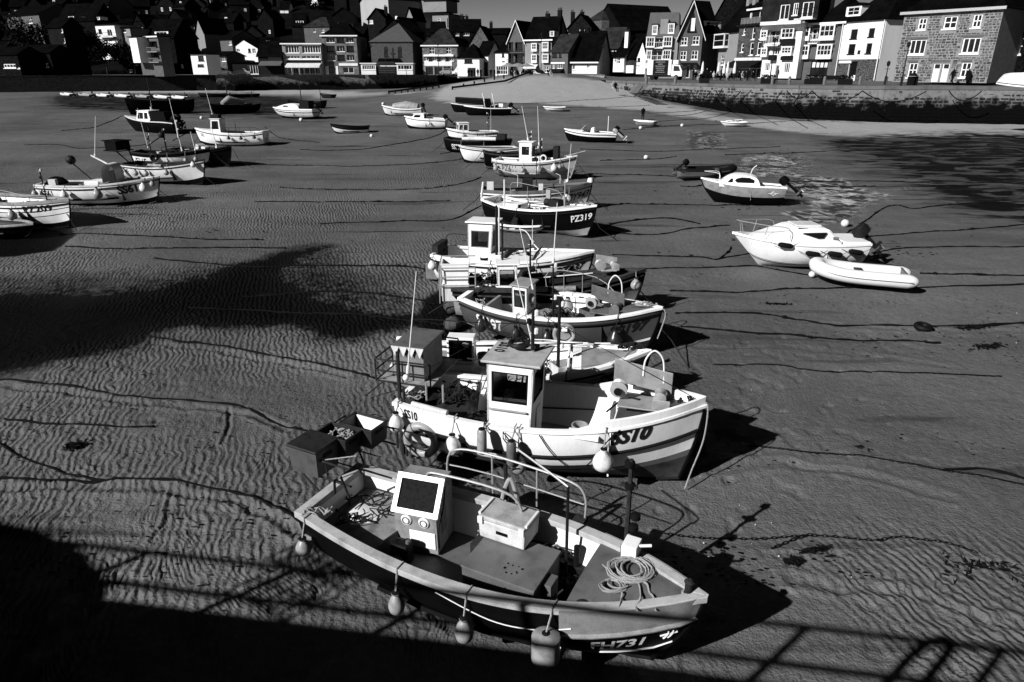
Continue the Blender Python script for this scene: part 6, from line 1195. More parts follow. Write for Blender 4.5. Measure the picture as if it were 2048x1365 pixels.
MB().tube([(0, 0, .28), (-.02, .05, .55)], .012).build('lanyard', ROPE, lb)
fender(b, .02, -1, .28, .14, FENDW, 'pale fender with black top near the SS10 stern lettering', 1.3)
fender(b, .235, -1, .42, .15, FENDW, 'white pear fender with black cap, second along the SS10 side', 1.25)
fender(b, .72, -1, .52, .18, FENDW, 'large round white fender below the SS10 bow lettering', 1.1)
for t, lb_ in ((.345, 'pale banded cylinder fender on a bent bracket, nearer the SS10 wheelhouse'), (.44, 'darker cylinder fender on a bracket, further along the SS10 side')):
    e = fender(b, t, -1, .18 if t < .4 else .35, .085, FENDG if t < .4 else MID, lb_, 2.6, cyl=True, off=.16)
    MB().tube([(-.1, -.05, -.22), (.0, .15, -.25), (.02, .3, -.1)], .012).tube([(.09, .0, .1), (.26, .05, .18), (.26, .05, .3), (.09, 0, .22)], .012).build('bracket', RUST, e)
fender(b, .455, -1, .62, .14, FENDG, 'grey fender half hidden behind the bracketed fenders of SS10', 1.3)
line3('bow_rope', 'pale mooring rope hanging from the SS10 bow to the sand', [b.world((b.L/2-.05, 0, 1.68)), b.world((b.L/2+.05, -.02, 1.6)), b.world((b.L/2+.04, -.05, 1.0)), b.world((b.L/2-.10, -.12, .4)), b.world((b.L/2-.18, -.2, .06))], .013, ROPE)
line3('side_rope', 'slack rope looped along the white side of SS10', [b.world(b.pt(t, v, -1, .04)) for t, v in ((.52, .98), (.56, .75), (.61, .5), (.64, .45), (.68, .62), (.73, .9), (.76, 1))], .011, RUBBER)
tangle(b.world((b.L/2-.35, 0, 1.65)), .12, .1, 6, .014, ROPED, 'dark bow lashing on the SS10 stem head', 15)

# ===== SS7 behind SS10
b = Boat('fishing_boat', 'white open boat SS7 with pale foredeck and instrument screen housing', (1300, 702), (800, 706), B=2.05, D=.95, hb=1.3, hs=1.0, gw=.11, gh=.05, floor=.35, deck=(.70, .97), deckm=WHITE, bands=[(0, .55, BLACK, 'bottom_paint'), (.55, .86, PALE, 'hull_band'), (.86, 1, WHITE, 'hull')], strake=RUBBER, cat='fishing boat', ws=.7, p=2.4, sole=WHITE2, inner=WHITE)
X = b.X; mb = MB(); rows = []
for i in range(9): t = lerp(.735, .945, i/8); bb = b.hb_(t)-.14; rows.append([(b.X(t), bb*k/4, b.sheer(t)+.052*(1-(k/4)**2)+.004) for k in range(-4, 5)])
mb.grid(rows).build('deck_panel', PALE, b.root, True); b.text('SS7', .80, .72, .30, -1, LETD, .3, .03)
MB().hexa([(X(.70)-.05, -.88, .95), (X(.70)-.05, .88, .95), (X(.70)-.05, .88, 1.12), (X(.70)-.05, -.88, 1.12)], (-.05, 0, 0)).build('coaming', WHITE, b.root, bev=.02)
ms = empty('screen_housing', (X(.25), -.1, .4), 0); ms.parent = b.root; MB().box((0, .12, .25), (.62, .5, .5)).box((.02, .15, .78), (.6, .34, .62)).build('housing', WHITE, ms, bev=.02); MB().box((.02, -.03, .80), (.50, .02, .48)).build('instrument_panel', BLACK, ms)
mb = MB()
for i in range(4):
    for j in range(3): mb.box((-.12+.05*i if i < 3 else .2, -.045, .98-.05*j), (.03, .006, .02))
mb.build('dial_marks', MID, ms); MB().lathe([(.01, 0), (.055, 0), (.055, .006)], 16, (.13, -.042, .95), Matrix.Rotation(math.pi/2, 3, 'X'), sx=1.3).build('oval_badge', PALE, ms); MB().bx(-.04, .06, -.047, -.042, .585, .60).build('name_strip', LETW, ms)
MB().bx(X(.0), X(.34), -.75, .78, .70, .76).build('aft_deck', WHITE, b.root, bev=.01); MB().bx(X(.0), X(.2), .35, .8, .77, .80).build('side_deck_panel', PALE, b.root); MB().box((X(-.005), .2, 1.1), (.16, .09, .5), rx=.1).build('rudder_head', WHITE, b.root, bev=.02)
MB().bx(X(.42), X(.55), -.25, .45, .36, .75).build('engine_box', WHITE, b.root, bev=.02); MB().lathe([(.07, 0), (.07, .2), (.05, .22)], 12, (X(.10), .1, .8)).build('bait_pot', WHITE, b.root, True)
b.rail([(X(.02), .9, 1.25), (X(.02), .92, 1.5), (X(.3), .98, 1.45), (X(.62), .98, 1.45), (X(.7), .95, 1.15)], [((X(k), .96, 1.0), (X(k), .97, 1.45)) for k in (.15, .3, .45, .57)], .014, IRON, 'side_rail', 3)
b.mast(X(.645), -.25, .4, 2.1, .04, IRON, True); b.mast(X(.45), .3, .8, .6, .02, IRON, False, 'hand_pole')
fender(b, .62, -1, .28, .15, FENDW, 'white cylinder fender hanging amidships on SS7', 1.2, cyl=True); fender(b, .68, -1, .4, .11, FENDD, 'black fender beside the white one on SS7', 1.3); fender(b, .60, -1, .35, .14, FENDD, 'black fender left of the white one on SS7', 1.3)
tangle(b.world((b.X(.93), .05, 1.36)), .3, .12, 10, .016, ROPED, 'dark bow rope heaped on the SS7 stem', 16)
lb = empty('life_ring', local(b, X(.66), .98, 1.25), b.ang, 'white-centred life ring hanging on the SS7 rail with painted letters', 'life ring'); MB().torus((0, 0, 0), .22, .05, 26, 10, Matrix.Rotation(math.pi/2, 3, 'X')).build('ring', FENDG, lb, True); MB().box((0, -.03, .13), (.13, .03, .1)).build('lamp', WHITE, lb)
MB().lathe([(.01, -.01), (.16, -.01), (.16, .01)], 20, (0, .05, 0), Matrix.Rotation(math.pi/2, 3, 'X')).build('backing_disc', PALE, lb)
tx = text_mesh('LADY', 0, .02)
def ringfn(x, y): a = 1.15-x*3.4; r_ = .2+y*.9; return (r_*math.cos(a), -.06, r_*math.sin(a))
text_on('GIRL EDY', lambda x, y: ringfn(x, y), .055, LETD, lb, 0, .02)
line3('loose_line', 'white line along the SS7 far gunwale', [local(b, X(.5), .9, 1.12), local(b, X(.6), .8, 1.16), local(b, X(.7), .6, 1.2), local(b, X(.85), .4, 1.3)], .012, JAMB)

# ===== SS197
b = Boat('fishing_boat', 'dark hulled boat SS197 with white gunwale and low wheel shelter', (1325, 615), (924, 592), B=2.05, D=1.0, hb=1.38, hs=1.08, gw=.13, gh=.04, floor=.38, deck=(.76, .96), deckm=MID, bands=[(0, .30, DARK, 'bottom_paint'), (.30, .36, WHITE, 'boot_stripe'), (.36, 1, mat('slate_hull', .065, .35, .4, var=.2, vs=2), 'hull')], strake=RUBBER, cat='fishing boat', ws=.62, p=2.4, side=1, tm=.4, roll=3, inner=WHITE, sole=WHITE2)
X = b.X; b.text('SS197', .79, .72, .27, -1, LETD, .25, .045, 1.05); b.text('SS197', .11, .70, .28, -1, LETW, 0, .03, .95)
MB().bx(X(.0), X(.14), -.6, .6, .75, .8).build('aft_deck', MID, b.root); mb = MB()
for i in range(7): mb.bx(X(.01), X(.13), -.55+i*.17, -.45+i*.17, .802, .83)
mb.build('grating', DARK, b.root); MB().bx(X(.14), X(.155), -.62, .62, .38, .98).build('aft_bulkhead', PALE, b.root)
h_ = b.house(X(.27), X(.35), -.30, .28, .38, 1.15, WHITE, rake=.0, sides=((.12, .88, .5, .92),), front=(), back=(), name='wheel_shelter', roofm=PALE); MB().ball((X(.355), -.05, 1.15), .11, 10, 1.3).ball((X(.355), .0, .95), .06).build('sounder_dome', WHITE2, h_, True)
MB().bx(X(.36), X(.60), -.35, .30, .38, .80).build('engine_box', PALE, b.root, bev=.02); MB().bx(X(.60), X(.64), -.3, .1, .4, .95).build('seat_back', RUBBER, b.root, bev=.04)
b.winch(X(.74), -.1, 1.25, 1.15, m=MID); MB().lathe([(.03, -.03), (.19, -.03), (.19, .03), (.03, .03)], 22, (X(.66), .35, 1.12), Matrix.Rotation(math.pi/2, 3, 'X')).build('spare_wheel', mat('wheel_disc', .14, .5, .3, var=.2, vs=6), b.root, True)
b.rail([(X(.36), .95, 1.0), (X(.37), .97, 1.62), (X(.62), .97, 1.60), (X(.74), .9, 1.2)], [((X(k), .97, 1.0), (X(k), .97, 1.6)) for k in (.45, .55)], .016, GALV, 'side_rail', 3)
m_ = b.mast(X(.50), -.45, .5, 1.9, .028, IRON, True); b.aerial(X(.50), -.45, 2.35, 1.5, (.1, 0), .018); b.aerial(X(.40), -.5, 1.6, 1.6, (-.4, .1), .014)
for t, r_, l_ in ((.16, .16, 'stern'), (.36, .13, 'middle'), (.52, .14, 'forward')): fender(b, t, -1, .42, r_, FENDD, 'black pear fender at the %s of the dark SS197 side' % l_, 1.25, off=.03)
fender(b, .83, -1, .55, .19, FENDD, 'big black fender hiding part of the SS197 bow lettering', 1.2)
line3('bow_rope', 'pale rope hanging at the SS197 bow', [b.world((b.L/2+.0, 0, 1.42)), b.world((b.L/2+.1, 0, 1.2)), b.world((b.L/2-.03, -.1, .6))], .015, ROPE)
tangle(b.world((b.X(.92), 0, 1.36)), .3, .12, 9, .014, ROPE, 'pale mooring lines across the SS197 bow', 17)
tangle(b.world((b.X(.07), 0, .85)), .25, .4, 12, .012, ROPE, 'loops of rope over the SS197 stern grating', 19)

# ===== SS25 dark wooden
b = Boat('fishing_boat', 'dark timber boat SS20 with grey side roller and pale hull patches', (1290, 539), (905, 568), B=1.5, D=1.05, hb=1.4, hs=1.05, gw=.12, gh=.08, gun=WOOD, floor=.4, deck=(.74, .97), deckm=WOOD, bands=[(0, .28, BLACK, 'bottom_paint'), (.28, .74, mat('pale_hull_grey', .36, .5, .35, var=.3, vs=2), 'hull'), (.74, 1, BLACK, 'top_strake')], strake=WOOD, cat='fishing boat', ws=.7, p=2.6, inner=DARK, sole=DARK)
X = b.X; b.text('SS20', .79, .70, .22, -1, LETD, .3, .03); MB().tube([(X(.34), -.78, 1.12), (X(.62), -.78, 1.14)], .075, 14).build('side_roller', PALE, b.root, True); MB().tube([(X(.48), -.78, 1.125), (X(.5), -.78, 1.125)], .085, 14).build('roller_bracket', IRON, b.root, True)
h_ = b.house(X(.23), X(.34), -.2, .35, .4, 1.25, WHITE, rake=.04, sides=((.12, .88, .5, .9),), front=((.1, .9, .5, .9),), back=(), roofm=WHITE); b.winch(X(.80), .0, 1.52, .8, m=ALU, hoop=False)
MB().tube([(X(.33), -.35, 1.15), (X(.36), -.3, 1.5), (X(.42), -.2, 1.55)], .09).build('bagged_gear', DARK, b.root, True)
pf = MB(); x0, x1 = X(-.06), X(.12)
for zz in (1.2, 1.45, 1.7): pf.tube([(x1, -.6, zz), (x0, -.6, zz), (x0, .7, zz), (x1, .7, zz)], .018)
for a, c in ((x0, -.6), (x0, .05), (x0, .7), (x1, -.6)): pf.tube([(a, c, .7), (a, c, 1.7)], .016)
pf.build('stern_frame', GALV, b.root, True)
for k, (dx, dy, w_) in enumerate(((.02, -.2, .66),)):
    e_, _ = crate('fish_bin', 'tall white open-topped fish bin in the stern frame of the dark boat', b, X(dx), dy, 1.22, .75, .6, .55, WHITE)
MB().bx(-.375, .375, -.32, .32, -.5, 0).build('bin_base', WHITE2, e_, bev=.02)
m_ = b.mast(X(.40), -.15, 1.0, 1.35, .03, IRON, True); b.aerial(X(.41), -.1, 2.2, .7); MB().tube([(X(.26), .2, 1.7), (X(.26), .2, 2.75)], .03).build('stove_pipe', IRON, b.root, True)
for t, r_, m2, l_ in ((.42, .14, FENDG, 'grey fender with a dark cap aft'), (.58, .19, FENDG, 'large pale grey fender amidships'), (.945, .15, FENDG, 'round grey fender high at the bow')): fender(b, t, -1, .42 if t < .9 else .25, r_, m2, l_+' of the dark timber boat', 1.05)
tangle(b.world((X(.15), .1, 1.15)), .35, .5, 24, .02, ROPED, 'heap of black nets and buoys behind the SS197 stern', 31, 'net_heap'); tangle(b.world((X(.16), .0, 1.3)), .2, .3, 5, .016, JAMB, 'white float line on top of the black net heap', 32)

# ===== PZ437
b = Boat('fishing_boat', 'white boat PZ437 with tall square wheelhouse set well aft', (1187, 503), (868, 512), B=2.0, D=1.05, hb=1.38, hs=1.1, gw=.1, floor=.4, deck=(.66, .97), deckm=WHITE, bands=[(0, .34, DARK, 'bottom_paint'), (.34, 1, WHITE, 'hull')], strake=RUBBER, cat='fishing boat', ws=.72, side=1, p=2.4, roll=-1)
X = b.X; b.text('PZ437', .79, .72, .22, -1, LETD, .25, .03, 1.1); b.text('PZ437', .055, .70, .24, -1, LETD, 0, .01, .95)
b.house(X(.22), X(.36), -.35, .42, .6, 1.55, WHITE, rake=-.12, sides=((.12, .88, .5, .85),), front=((.1, .9, .5, .85),), back=(), over=.07, fr=PALE)
MB().bx(X(.36), X(.44), -.5, .5, .6, 1.2).build('cuddy', WHITE, b.root, bev=.02); MB().bx(X(.48), X(.62), -.85, .85, 1.0, 1.12).build('side_coaming', WHITE, b.root, bev=.01); MB().tube(spline([(X(.44), .2, 1.9), (X(.56), .2, 1.88), (X(.62), .1, 1.5), (X(.68), 0, 1.25)], 4), .018).build('awning_frame', JAMB, b.root)
MB().tube([(X(.655), -.85, 1.15), (X(.66), -.4, 1.32), (X(.66), .4, 1.32)], .03).build('coaming_rail', IRON, b.root, True)
m_ = b.mast(X(.41), -.45, .8, 1.95, .045, IRON, False); MB().tube([(X(.425), -.42, 1.2), (X(.425), -.42, 2.7)], .025).build('twin_pole', JAMB, m_, True); MB().box((X(.52), -.35, 2.3), (.14, .1, .22), ry=.5).build('flood_lamp', IRON, m_)
MB().bx(X(-.01), X(.03), -.5, .5, .6, 1.4).build('hauler_post', RUST, b.root); b.rail([(X(.03), .3, 1.2), (X(.05), .3, 1.6), (X(.2), .3, 1.6)], [], .018, IRON, 'stern_rail')
MB().box((X(-.045), -.1, .42), (.42, .06, .55)).build('rudder', mat('rudder_grey', .13, .7, .2, var=.4, vs=4), b.root, bev=.05)
fender(b, .015, -1, .25, .14, FENDW, 'white fender at the stern lettering of PZ437', 1.15); fender(b, .14, -1, .35, .15, FENDG, 'grey fender right of the PZ437 stern lettering', 1.1); fender(b, .40, -1, .35, .14, FENDG, 'round grey fender amidships on PZ437', 1.1)
fender(b, .68, -1, .45, .13, FENDG, 'pear fender near the PZ437 bow lettering', 1.4); fender(b, .0, 1, .25, .11, FENDW, 'small white fender on the far stern corner of PZ437', 1.1)

# ===== PZ319
b = Boat('fishing_boat', 'black hulled boat PZ319 with long white gunwale', (1193, 413), (966, 398), B=1.95, D=1.0, hb=1.38, hs=1.15, gw=.14, gh=.05, floor=.4, deck=(.62, .97), deckm=WHITE2, bands=[(0, .30, PALE, 'bottom_paint'), (.30, 1, BLACK, 'hull')], strake=RUBBER, cat='fishing boat', ws=.7, side=1, L=5.3, p=2.6)
X = b.X; b.text('PZ319', .84, .70, .26, -1, LETW, 0, .02, .85); MB().bx(X(.05), X(.3), -.6, .6, .8, .95).build('aft_deck', WHITE, b.root, bev=.01); MB().bx(X(.2), X(.34), -.5, .3, .95, 1.1).build('hatch_box', WHITE, b.root, bev=.02)
MB().tube([(X(.02), -.8, 1.3), (X(.04), -.8, 1.95)], .05).build('rudder_post', WHITE2, b.root); m_ = b.mast(X(.21), -.5, .9, 1.2, .045, WHITE2, False); b.mast(X(.72), .0, 1.0, 1.3, .04, PALE, True); b.aerial(X(.74), 0, 2.2, 1.5, (.12, 0), .015)
b.rail([(X(.1), .8, 1.15), (X(.1), .82, 1.75), (X(.34), .9, 1.7), (X(.55), .9, 1.6), (X(.62), .85, 1.15)], [((X(k), .9, 1.0), (X(k), .9, 1.65)) for k in (.25, .4)], .014, GALV, 'side_rail', 3)
MB().lathe([(.16, -.1), (.16, .1)], 16, (X(.55), .1, 1.25), Matrix.Rotation(math.pi/2, 3, 'Y')).box((X(.62), .15, 1.25), (.5, .4, .3)).build('net_hauler', IRON, b.root); MB().bx(X(.52), X(.56), .2, .28, 1.2, 1.75).build('hauler_stand', GALV, b.root)
fender(b, .40, -1, .5, .15, FENDD, 'large black fender amidships on the black PZ319 hull', 1.5); tangle(b.world((X(.9), 0, 1.36)), .35, .15, 7, .014, ROPE, 'pale bow line on the PZ319 foredeck', 41)
skiff = Boat('skiff', 'small pale upturned-edge skiff half hidden below the PZ319 keel', (1090, 452), (985, 440), B=1.1, D=.35, hb=.42, hs=.35, hull=WHITE2, bot=PALE, deck=None, bilge=False, gw=.05, cat='dinghy', floor=.08, keel=False)

# ===== FY943
b = Boat('fishing_boat', 'white boat PY943 with rust-grey gunwale and frames behind PZ319', (1184, 366), (962, 378), B=1.95, D=1.02, hb=1.35, hs=1.05, gw=.12, gh=.1, gun=mat('rust_gunwale', .11, .7, .2, var=.4, vs=4), floor=.4, deck=(.72, .97), deckm=DECK, bands=[(0, .25, PALE, 'bottom_paint'), (.25, 1, WHITE, 'hull')], strake=RUST, cat='fishing boat', ws=.7, inner=DARK)
X = b.X; b.text('PY943', .79, .68, .32, -1, LETD, .3, .02, .9); b.text('PY943', .12, .68, .32, -1, LETD, 0, .0, 1.0)
MB().box((X(.42), .1, 1.1), (.5, .5, .9)).build('engine_house', DARK, b.root, bev=.03); MB().bx(X(.52), X(.56), -.3, -.1, .9, 1.35).bx(X(.06), X(.12), -.6, -.5, 1.1, 1.5).build('stanchion', WHITE2, b.root)
b.rail([(X(.15), .8, 1.9), (X(.33), .8, 1.6), (X(.33), .8, 1.05)], [], .02, JAMB, 'gantry_frame', 1); b.rail([(X(.6), .8, 1.9), (X(.72), .75, 1.6), (X(.72), .75, 1.1)], [], .02, JAMB, 'gantry_frame', 1); b.mast(X(.5), .0, 1.0, 2.1, .02, IRON, True)
for t, l_ in ((.42, 'pear shaped fender amidships'), (.75, 'first of two round fenders forward'), (.79, 'second of two round fenders forward')): fender(b, t, -1, .42, .15, FENDG, l_+' on the white PY943 side', 1.1)
MB().lathe([(.14, 0), (.15, .08), (.1, .2)], 10, (X(.985), 0, 1.4)).build('stem_head', JAMB, b.root, True)

# ===== PZ611 and neighbours
b = Boat('fishing_boat', 'grey-white boat PZ611 with white wheelhouse and two tall aerials', (1154, 312), (991, 320), B=1.95, D=1.0, hb=1.4, hs=1.05, hull=mat('pale_hull', .42, .45, .35, var=.15, vs=2), gw=.1, floor=.4, deck=(.76, .97), deckm=WOOD, cat='fishing boat', ws=.7, side=1, bot=PALE, L=4.9)
X = b.X; b.text('PZ611', .12, .72, .27, -1, LETD, 0, .0); b.house(X(.31), X(.46), -.35, .4, .5, 1.6, WHITE, rake=-.05, sides=((.2, .8, .55, .85),), front=((.1, .9, .5, .85),), back=(), over=.06)
MB().bx(X(.46), X(.56), -.35, .3, .5, 1.3).build('cuddy', WHITE, b.root); MB().bx(X(.47), X(.55), -.358, -.351, .8, 1.25).build('cuddy_door', IRON, b.root); b.aerial(X(.4), 0, 2.2, 1.9, (-.4, 0), .022); b.aerial(X(.53), .1, 1.9, 2.2, (-.12, 0), .022); b.mast(X(.42), .1, 2.1, .6, .04, IRON, True); b.mast(X(.55), .15, 1.3, 1.0, .06, IRON, True)
MB().bx(X(.72), X(.78), -.2, .3, 1.1, 1.9).build('net_hauler', IRON, b.root); MB().tube([(X(.85), 0, 1.35), (X(1.1), 0, 1.7)], .025).build('bowsprit', PALE, b.root)
lb = empty('life_ring', local(b, X(.62), -.5, 1.25), b.ang, 'tiny white life ring beside the PZ611 wheelhouse door', 'life ring'); MB().torus((0, 0, 0), .17, .05, 18, 8, Matrix.Rotation(math.pi/2, 3, 'X')).build('ring', WHITE2, lb, True)
for t, r_, m2, l_ in ((.05, .16, FENDG, 'sternmost'), (.40, .13, FENDG, 'second'), (.60, .21, FENDG, 'third and largest'), (.77, .2, FENDW, 'fourth and palest'), (.83, .12, FENDG, 'foremost')): fender(b, t, -1, .4, r_, m2, '%s fender along the PZ611 side' % l_, 1.1)
b = Boat('fishing_boat', 'dark boat PZ5 mostly hidden behind PZ611', (1110, 298), (967, 303), B=1.8, D=.95, hb=1.2, hs=1.1, hull=BLACK, bot=WHITE2, bands=[(0, .3, WHITE2, 'bottom_paint'), (.3, 1, BLACK, 'hull')], gun=WOOD, inner=DARK, cat='fishing boat', deck=(.75, .97)); b.text('PZ5', .10, .72, .22, -1, LETW, 0, .02)
b = Boat('rowing_boat', 'plain white open boat with dark keel, pointing left behind PZ5', (918, 292), (1032, 294), B=1.7, D=.95, hb=1.15, hs=.95, bands=[(0, .2, DARK, 'bottom_paint'), (.2, 1, WHITE, 'hull')], gun=WHITE2, strake=IRON, inner=DARK, cat='boat', deck=None)
b = Boat('fishing_boat', 'dark boat SS772 with grey inflated side tube rail', (1024, 278), (914, 275), B=1.8, D=.9, hb=1.05, hs=1.05, hull=BLACK, gun=DARK, inner=DARK, cat='fishing boat', deck=(.75, .97), L=5.0); b.text('SS772', .12, .62, .32, -1, LETW, 0, .02, .8)
MB().tube([(b.X(.3), -.9, 1.08), (b.X(.8), -.85, 1.1)], .13, 12).build('side_roller', WHITE2, b.root, True); MB().box((b.X(.85), 0, 1.2), (.6, .8, .35)).build('net_hauler', IRON, b.root)
for t in (.28, .62): fender(b, t, -1, .55, .14, FENDG, '%s of two pale fenders on the dark SS772 side' % ('aft' if t < .5 else 'forward'), 1.1)
b = Boat('cabin_boat', 'small white cabin boat with dark companionway at the row end', (893, 257), (993, 262), B=1.7, D=.9, hb=1.2, hs=.9, bands=[(0, .2, BLACK, 'bottom_paint'), (.2, 1, WHITE, 'hull')], inner=WHITE2, cat='boat', deck=(.6, .98), deckm=WHITE, roll=0)
b.house(b.X(.58), b.X(.80), -.5, .5, .85, .75, WHITE, rake=.12, sides=((.1, .42, .3, .85), (.5, .9, .3, .85)), front=((.1, .9, .35, .85),), back=((.1, .9, 0, .9),)); b.mast(b.X(.17), 0, .8, 1.6, .025, IRON, True); b.aerial(b.X(.12), .1, .9, 2.0)
for t in (.7, .45, .28): fender(b, t, 1, .3, .12, FENDG, {.7: 'foremost', .45: 'middle', .28: 'aftmost'}[t]+' of three small fenders on the small white cabin boat', 1.1)
b = Boat('cabin_boat', 'white cabin motor boat with low streamlined coachroof and outboard', (809, 232), (893, 240), B=1.7, D=.95, hb=1.15, hs=.85, bands=[(0, .3, BLACK, 'bottom_paint'), (.3, 1, WHITE, 'hull')], inner=WHITE2, cat='boat', deck=(.45, .98), deckm=WHITE, bilge=False)
b.house(b.X(.5), b.X(.82), -.5, .5, .95, .45, WHITE, rake=.35, sides=((.15, .7, .3, .8),), front=(), back=((.2, .8, 0, .9),)); b.outboard(); b.aerial(b.X(.6), 0, 1.4, .6); fender(b, .35, 1, .35, .12, FENDW, 'white fender on the streamlined cabin boat', 1.1)
b = Boat('open_boat', 'pale open boat with a tarpaulin cover and small outboard', (764, 211), (822, 216), B=1.6, D=.75, hb=1.1, hs=.85, bands=[(0, .2, BLACK, 'bottom_paint'), (.2, 1, WHITE2, 'hull')], cat='boat', deck=(.75, .98), deckm=WHITE, L=4.6); MB().tube([(b.X(.1), 0, .85), (b.X(.4), 0, 1.0), (b.X(.72), 0, .98)], [.5, .62, .35], 12).build('boat_cover', PALE, b.root, True); b.outboard(tilt=.3)
b = Boat('dinghy', 'dark topped clinker dinghy with pale lower strakes beside a white buoy', (661, 248), (729, 252), B=1.5, D=.6, hb=.85, hs=.65, bands=[(0, .25, BLACK, 'bottom_paint'), (.25, .7, WHITE2, 'hull'), (.7, 1, BLACK, 'top_strake')], gun=BLACK, inner=DARK, cat='dinghy', deck=None, L=3.4); MB().bx(b.X(.4), b.X(.46), -.6, .6, .4, .44).build('thwart', WOOD, b.root)
b = Boat('open_boat', 'dark launch with black canvas cover beside the arched sports boat', (902, 207), (985, 209), B=1.8, D=.8, hb=1.0, hs=.9, hull=BLACK, gun=WHITE2, inner=DARK, cat='boat', deck=None, L=5.4); MB().hexa([(b.X(.2), -.8, .9), (b.X(.9), -.3, 1.1), (b.X(.9), .3, 1.1), (b.X(.2), .8, .9)], (0, 0, .6)).build('boat_cover', BLACK, b.root, bev=.1)
b = Boat('sports_boat', 'sports boat with white deck, dark screen and two curved roll bars', (928, 212), (1002, 216), B=1.9, D=.8, hb=1.05, hs=.8, hull=BLACK, gun=WHITE, inner=WHITE, gw=.2, cat='boat', deck=(.6, .98), deckm=WHITE, bilge=False, L=5.2); b.outboard(sc=1.3)
for dx in (.35, .55): b.rail([(b.X(dx), -.8, .85), (b.X(dx+.04), -.7, 2.0), (b.X(dx+.06), 0, 2.35), (b.X(dx+.04), .7, 2.0), (b.X(dx), .8, .85)], [], .04, JAMB, 'roll_bar')
MB().box((b.X(.5), 0, 1.3), (1.0, .9, 1.0), top=(.6, .9)).build('console', BLACK, b.root, bev=.05); MB().box((b.X(.22), 0, 1.1), (.5, .8, .35)).build('seat', WHITE, b.root, bev=.05)
for nm, lb_, bo, st, B_, gr in (('tender', 'tiny white tender alone on the open beach', (1087, 213), (1122, 214), 1.15, 0), ('tender', 'pale grey tender beside two white buoys', (1268, 239), (1313, 244), 1.2, 0), ('tender', 'white tender with crossed oars near the quay wall foot', (1442, 243), (1490, 244), 1.2, 1)):
    b = Boat(nm, lb_, bo, st, B=B_, D=.42, hb=.5, hs=.45, hull=WHITE if 'grey' not in lb_ else PALE, bot=WHITE2, cat='dinghy', deck=None, bilge=False, gw=.05, floor=.1, L=2.5, keel=False); MB().bx(b.X(.35), b.X(.42), -.5, .5, .3, .33).bx(b.X(.7), b.X(.76), -.35, .35, .34, .37).build('thwart', WOOD, b.root)
    if gr:
        for a in (.25, .75): tag(MB().tube([b.world((b.X(a), -.6, .5)), b.world((b.X(1-a), .75, .75))], [.045, .02], 6).build('oar', JAMB, None), 'pale oar laid %s across the white tender' % ('forward' if a < .5 else 'aft'), 'oar')
# speedboat
b = Boat('speedboat', 'open speedboat with white deck, black hull and raised outboard', (1129, 257), (1228, 268), B=1.8, D=.8, hb=1.05, hs=.72, bands=[(0, .75, BLACK, 'hull_lower'), (.75, 1, WHITE, 'hull')], gw=.15, inner=WHITE, cat='boat', deck=(.58, .99), deckm=WHITE, bilge=False, L=4.3); b.outboard(sc=1.4); b.outboard(y=.35, sc=.8, m=FENDG)
MB().hexa([(b.X(.68), -.6, 1.0), (b.X(.68), .6, 1.0), (b.X(.60), .55, 1.35), (b.X(.60), -.55, 1.35)], (-.03, 0, 0)).build('windscreen', WHITE2, b.root); MB().box((b.X(.45), -.3, .95), (.4, .35, .5), top=(.5, 1)).box((b.X(.45), .3, .95), (.4, .35, .5), top=(.5, 1)).build('seat', WHITE, b.root, bev=.05); b.mast(b.X(.17), 0, .7, 1.4, .035, JAMB, False)
# grey cabin boat
b = Boat('cabin_boat', 'grey sided cabin boat with white coachroof and diamond emblem', (1403, 355), (1571, 374), B=1.75, D=.95, hb=1.2, hs=.92, bands=[(0, .60, BLACK, 'bottom_paint'), (.60, .97, PALE, 'hull'), (.97, 1, WHITE, 'top_strake')], gw=.14, gun=WHITE, inner=WHITE, cat='boat', deck=(.40, .98), deckm=WHITE, bilge=False, rake=.7, roll=2, strake=None); b.outboard(sc=1.0)
X = b.X; A = spline([(X(.30), 1.0), (X(.35), 1.38), (X(.46), 1.5), (X(.6), 1.5), (X(.70), 1.34), (X(.78), 1.08)], 6); mb = MB(); mb.grid([[(p.x, y*(1-.12*abs(p.y-1)), p.y-(.06 if abs(y) > .5 else 0)) for y in (-.62, -.58, -.3, 0, .3, .58, .62)] for p in A])
for sd in (-1, 1): mb.add([(p.x, sd*.62*(1-.12*abs(p.y-1)), p.y-.06) for p in A]+[(X(.78), sd*.64, .9), (X(.30), sd*.66, .9)], [tuple(range(len(A)+2))])
cr = mb.build('coachroof', WHITE, b.root, True); MB().prism([(x, z) for x, z in ((X(.37), 1.12), (X(.60), 1.14), (X(.62), 1.26), (X(.56), 1.38), (X(.42), 1.38), (X(.37), 1.28))], -.01, .01)
def sidewin(poly, y, m, par, th=.02): mb = MB(); n = len(poly); mb.add([(x, y, z) for x, z in poly]+[(x, y+th*(1 if y > 0 else -1), z) for x, z in poly], [tuple(range(n)), tuple(range(2*n-1, n-1, -1))]+[(i, (i+1) % n, n+(i+1) % n, n+i) for i in range(n)]); return mb.build('window', m, par)
for sd in (-1, 1): sidewin(spline([(X(.39), 1.12), (X(.58), 1.13), (X(.60), 1.25), (X(.54), 1.36), (X(.42), 1.34)][::1], 1) and [(X(.38), 1.12), (X(.58), 1.12), (X(.605), 1.2), (X(.59), 1.3), (X(.53), 1.37), (X(.44), 1.36), (X(.38), 1.26)], sd*.615, GLASS, cr); sidewin([(X(.63), 1.12), (X(.69), 1.12), (X(.65), 1.3), (X(.63), 1.3)], sd*.61, GLASS, cr)
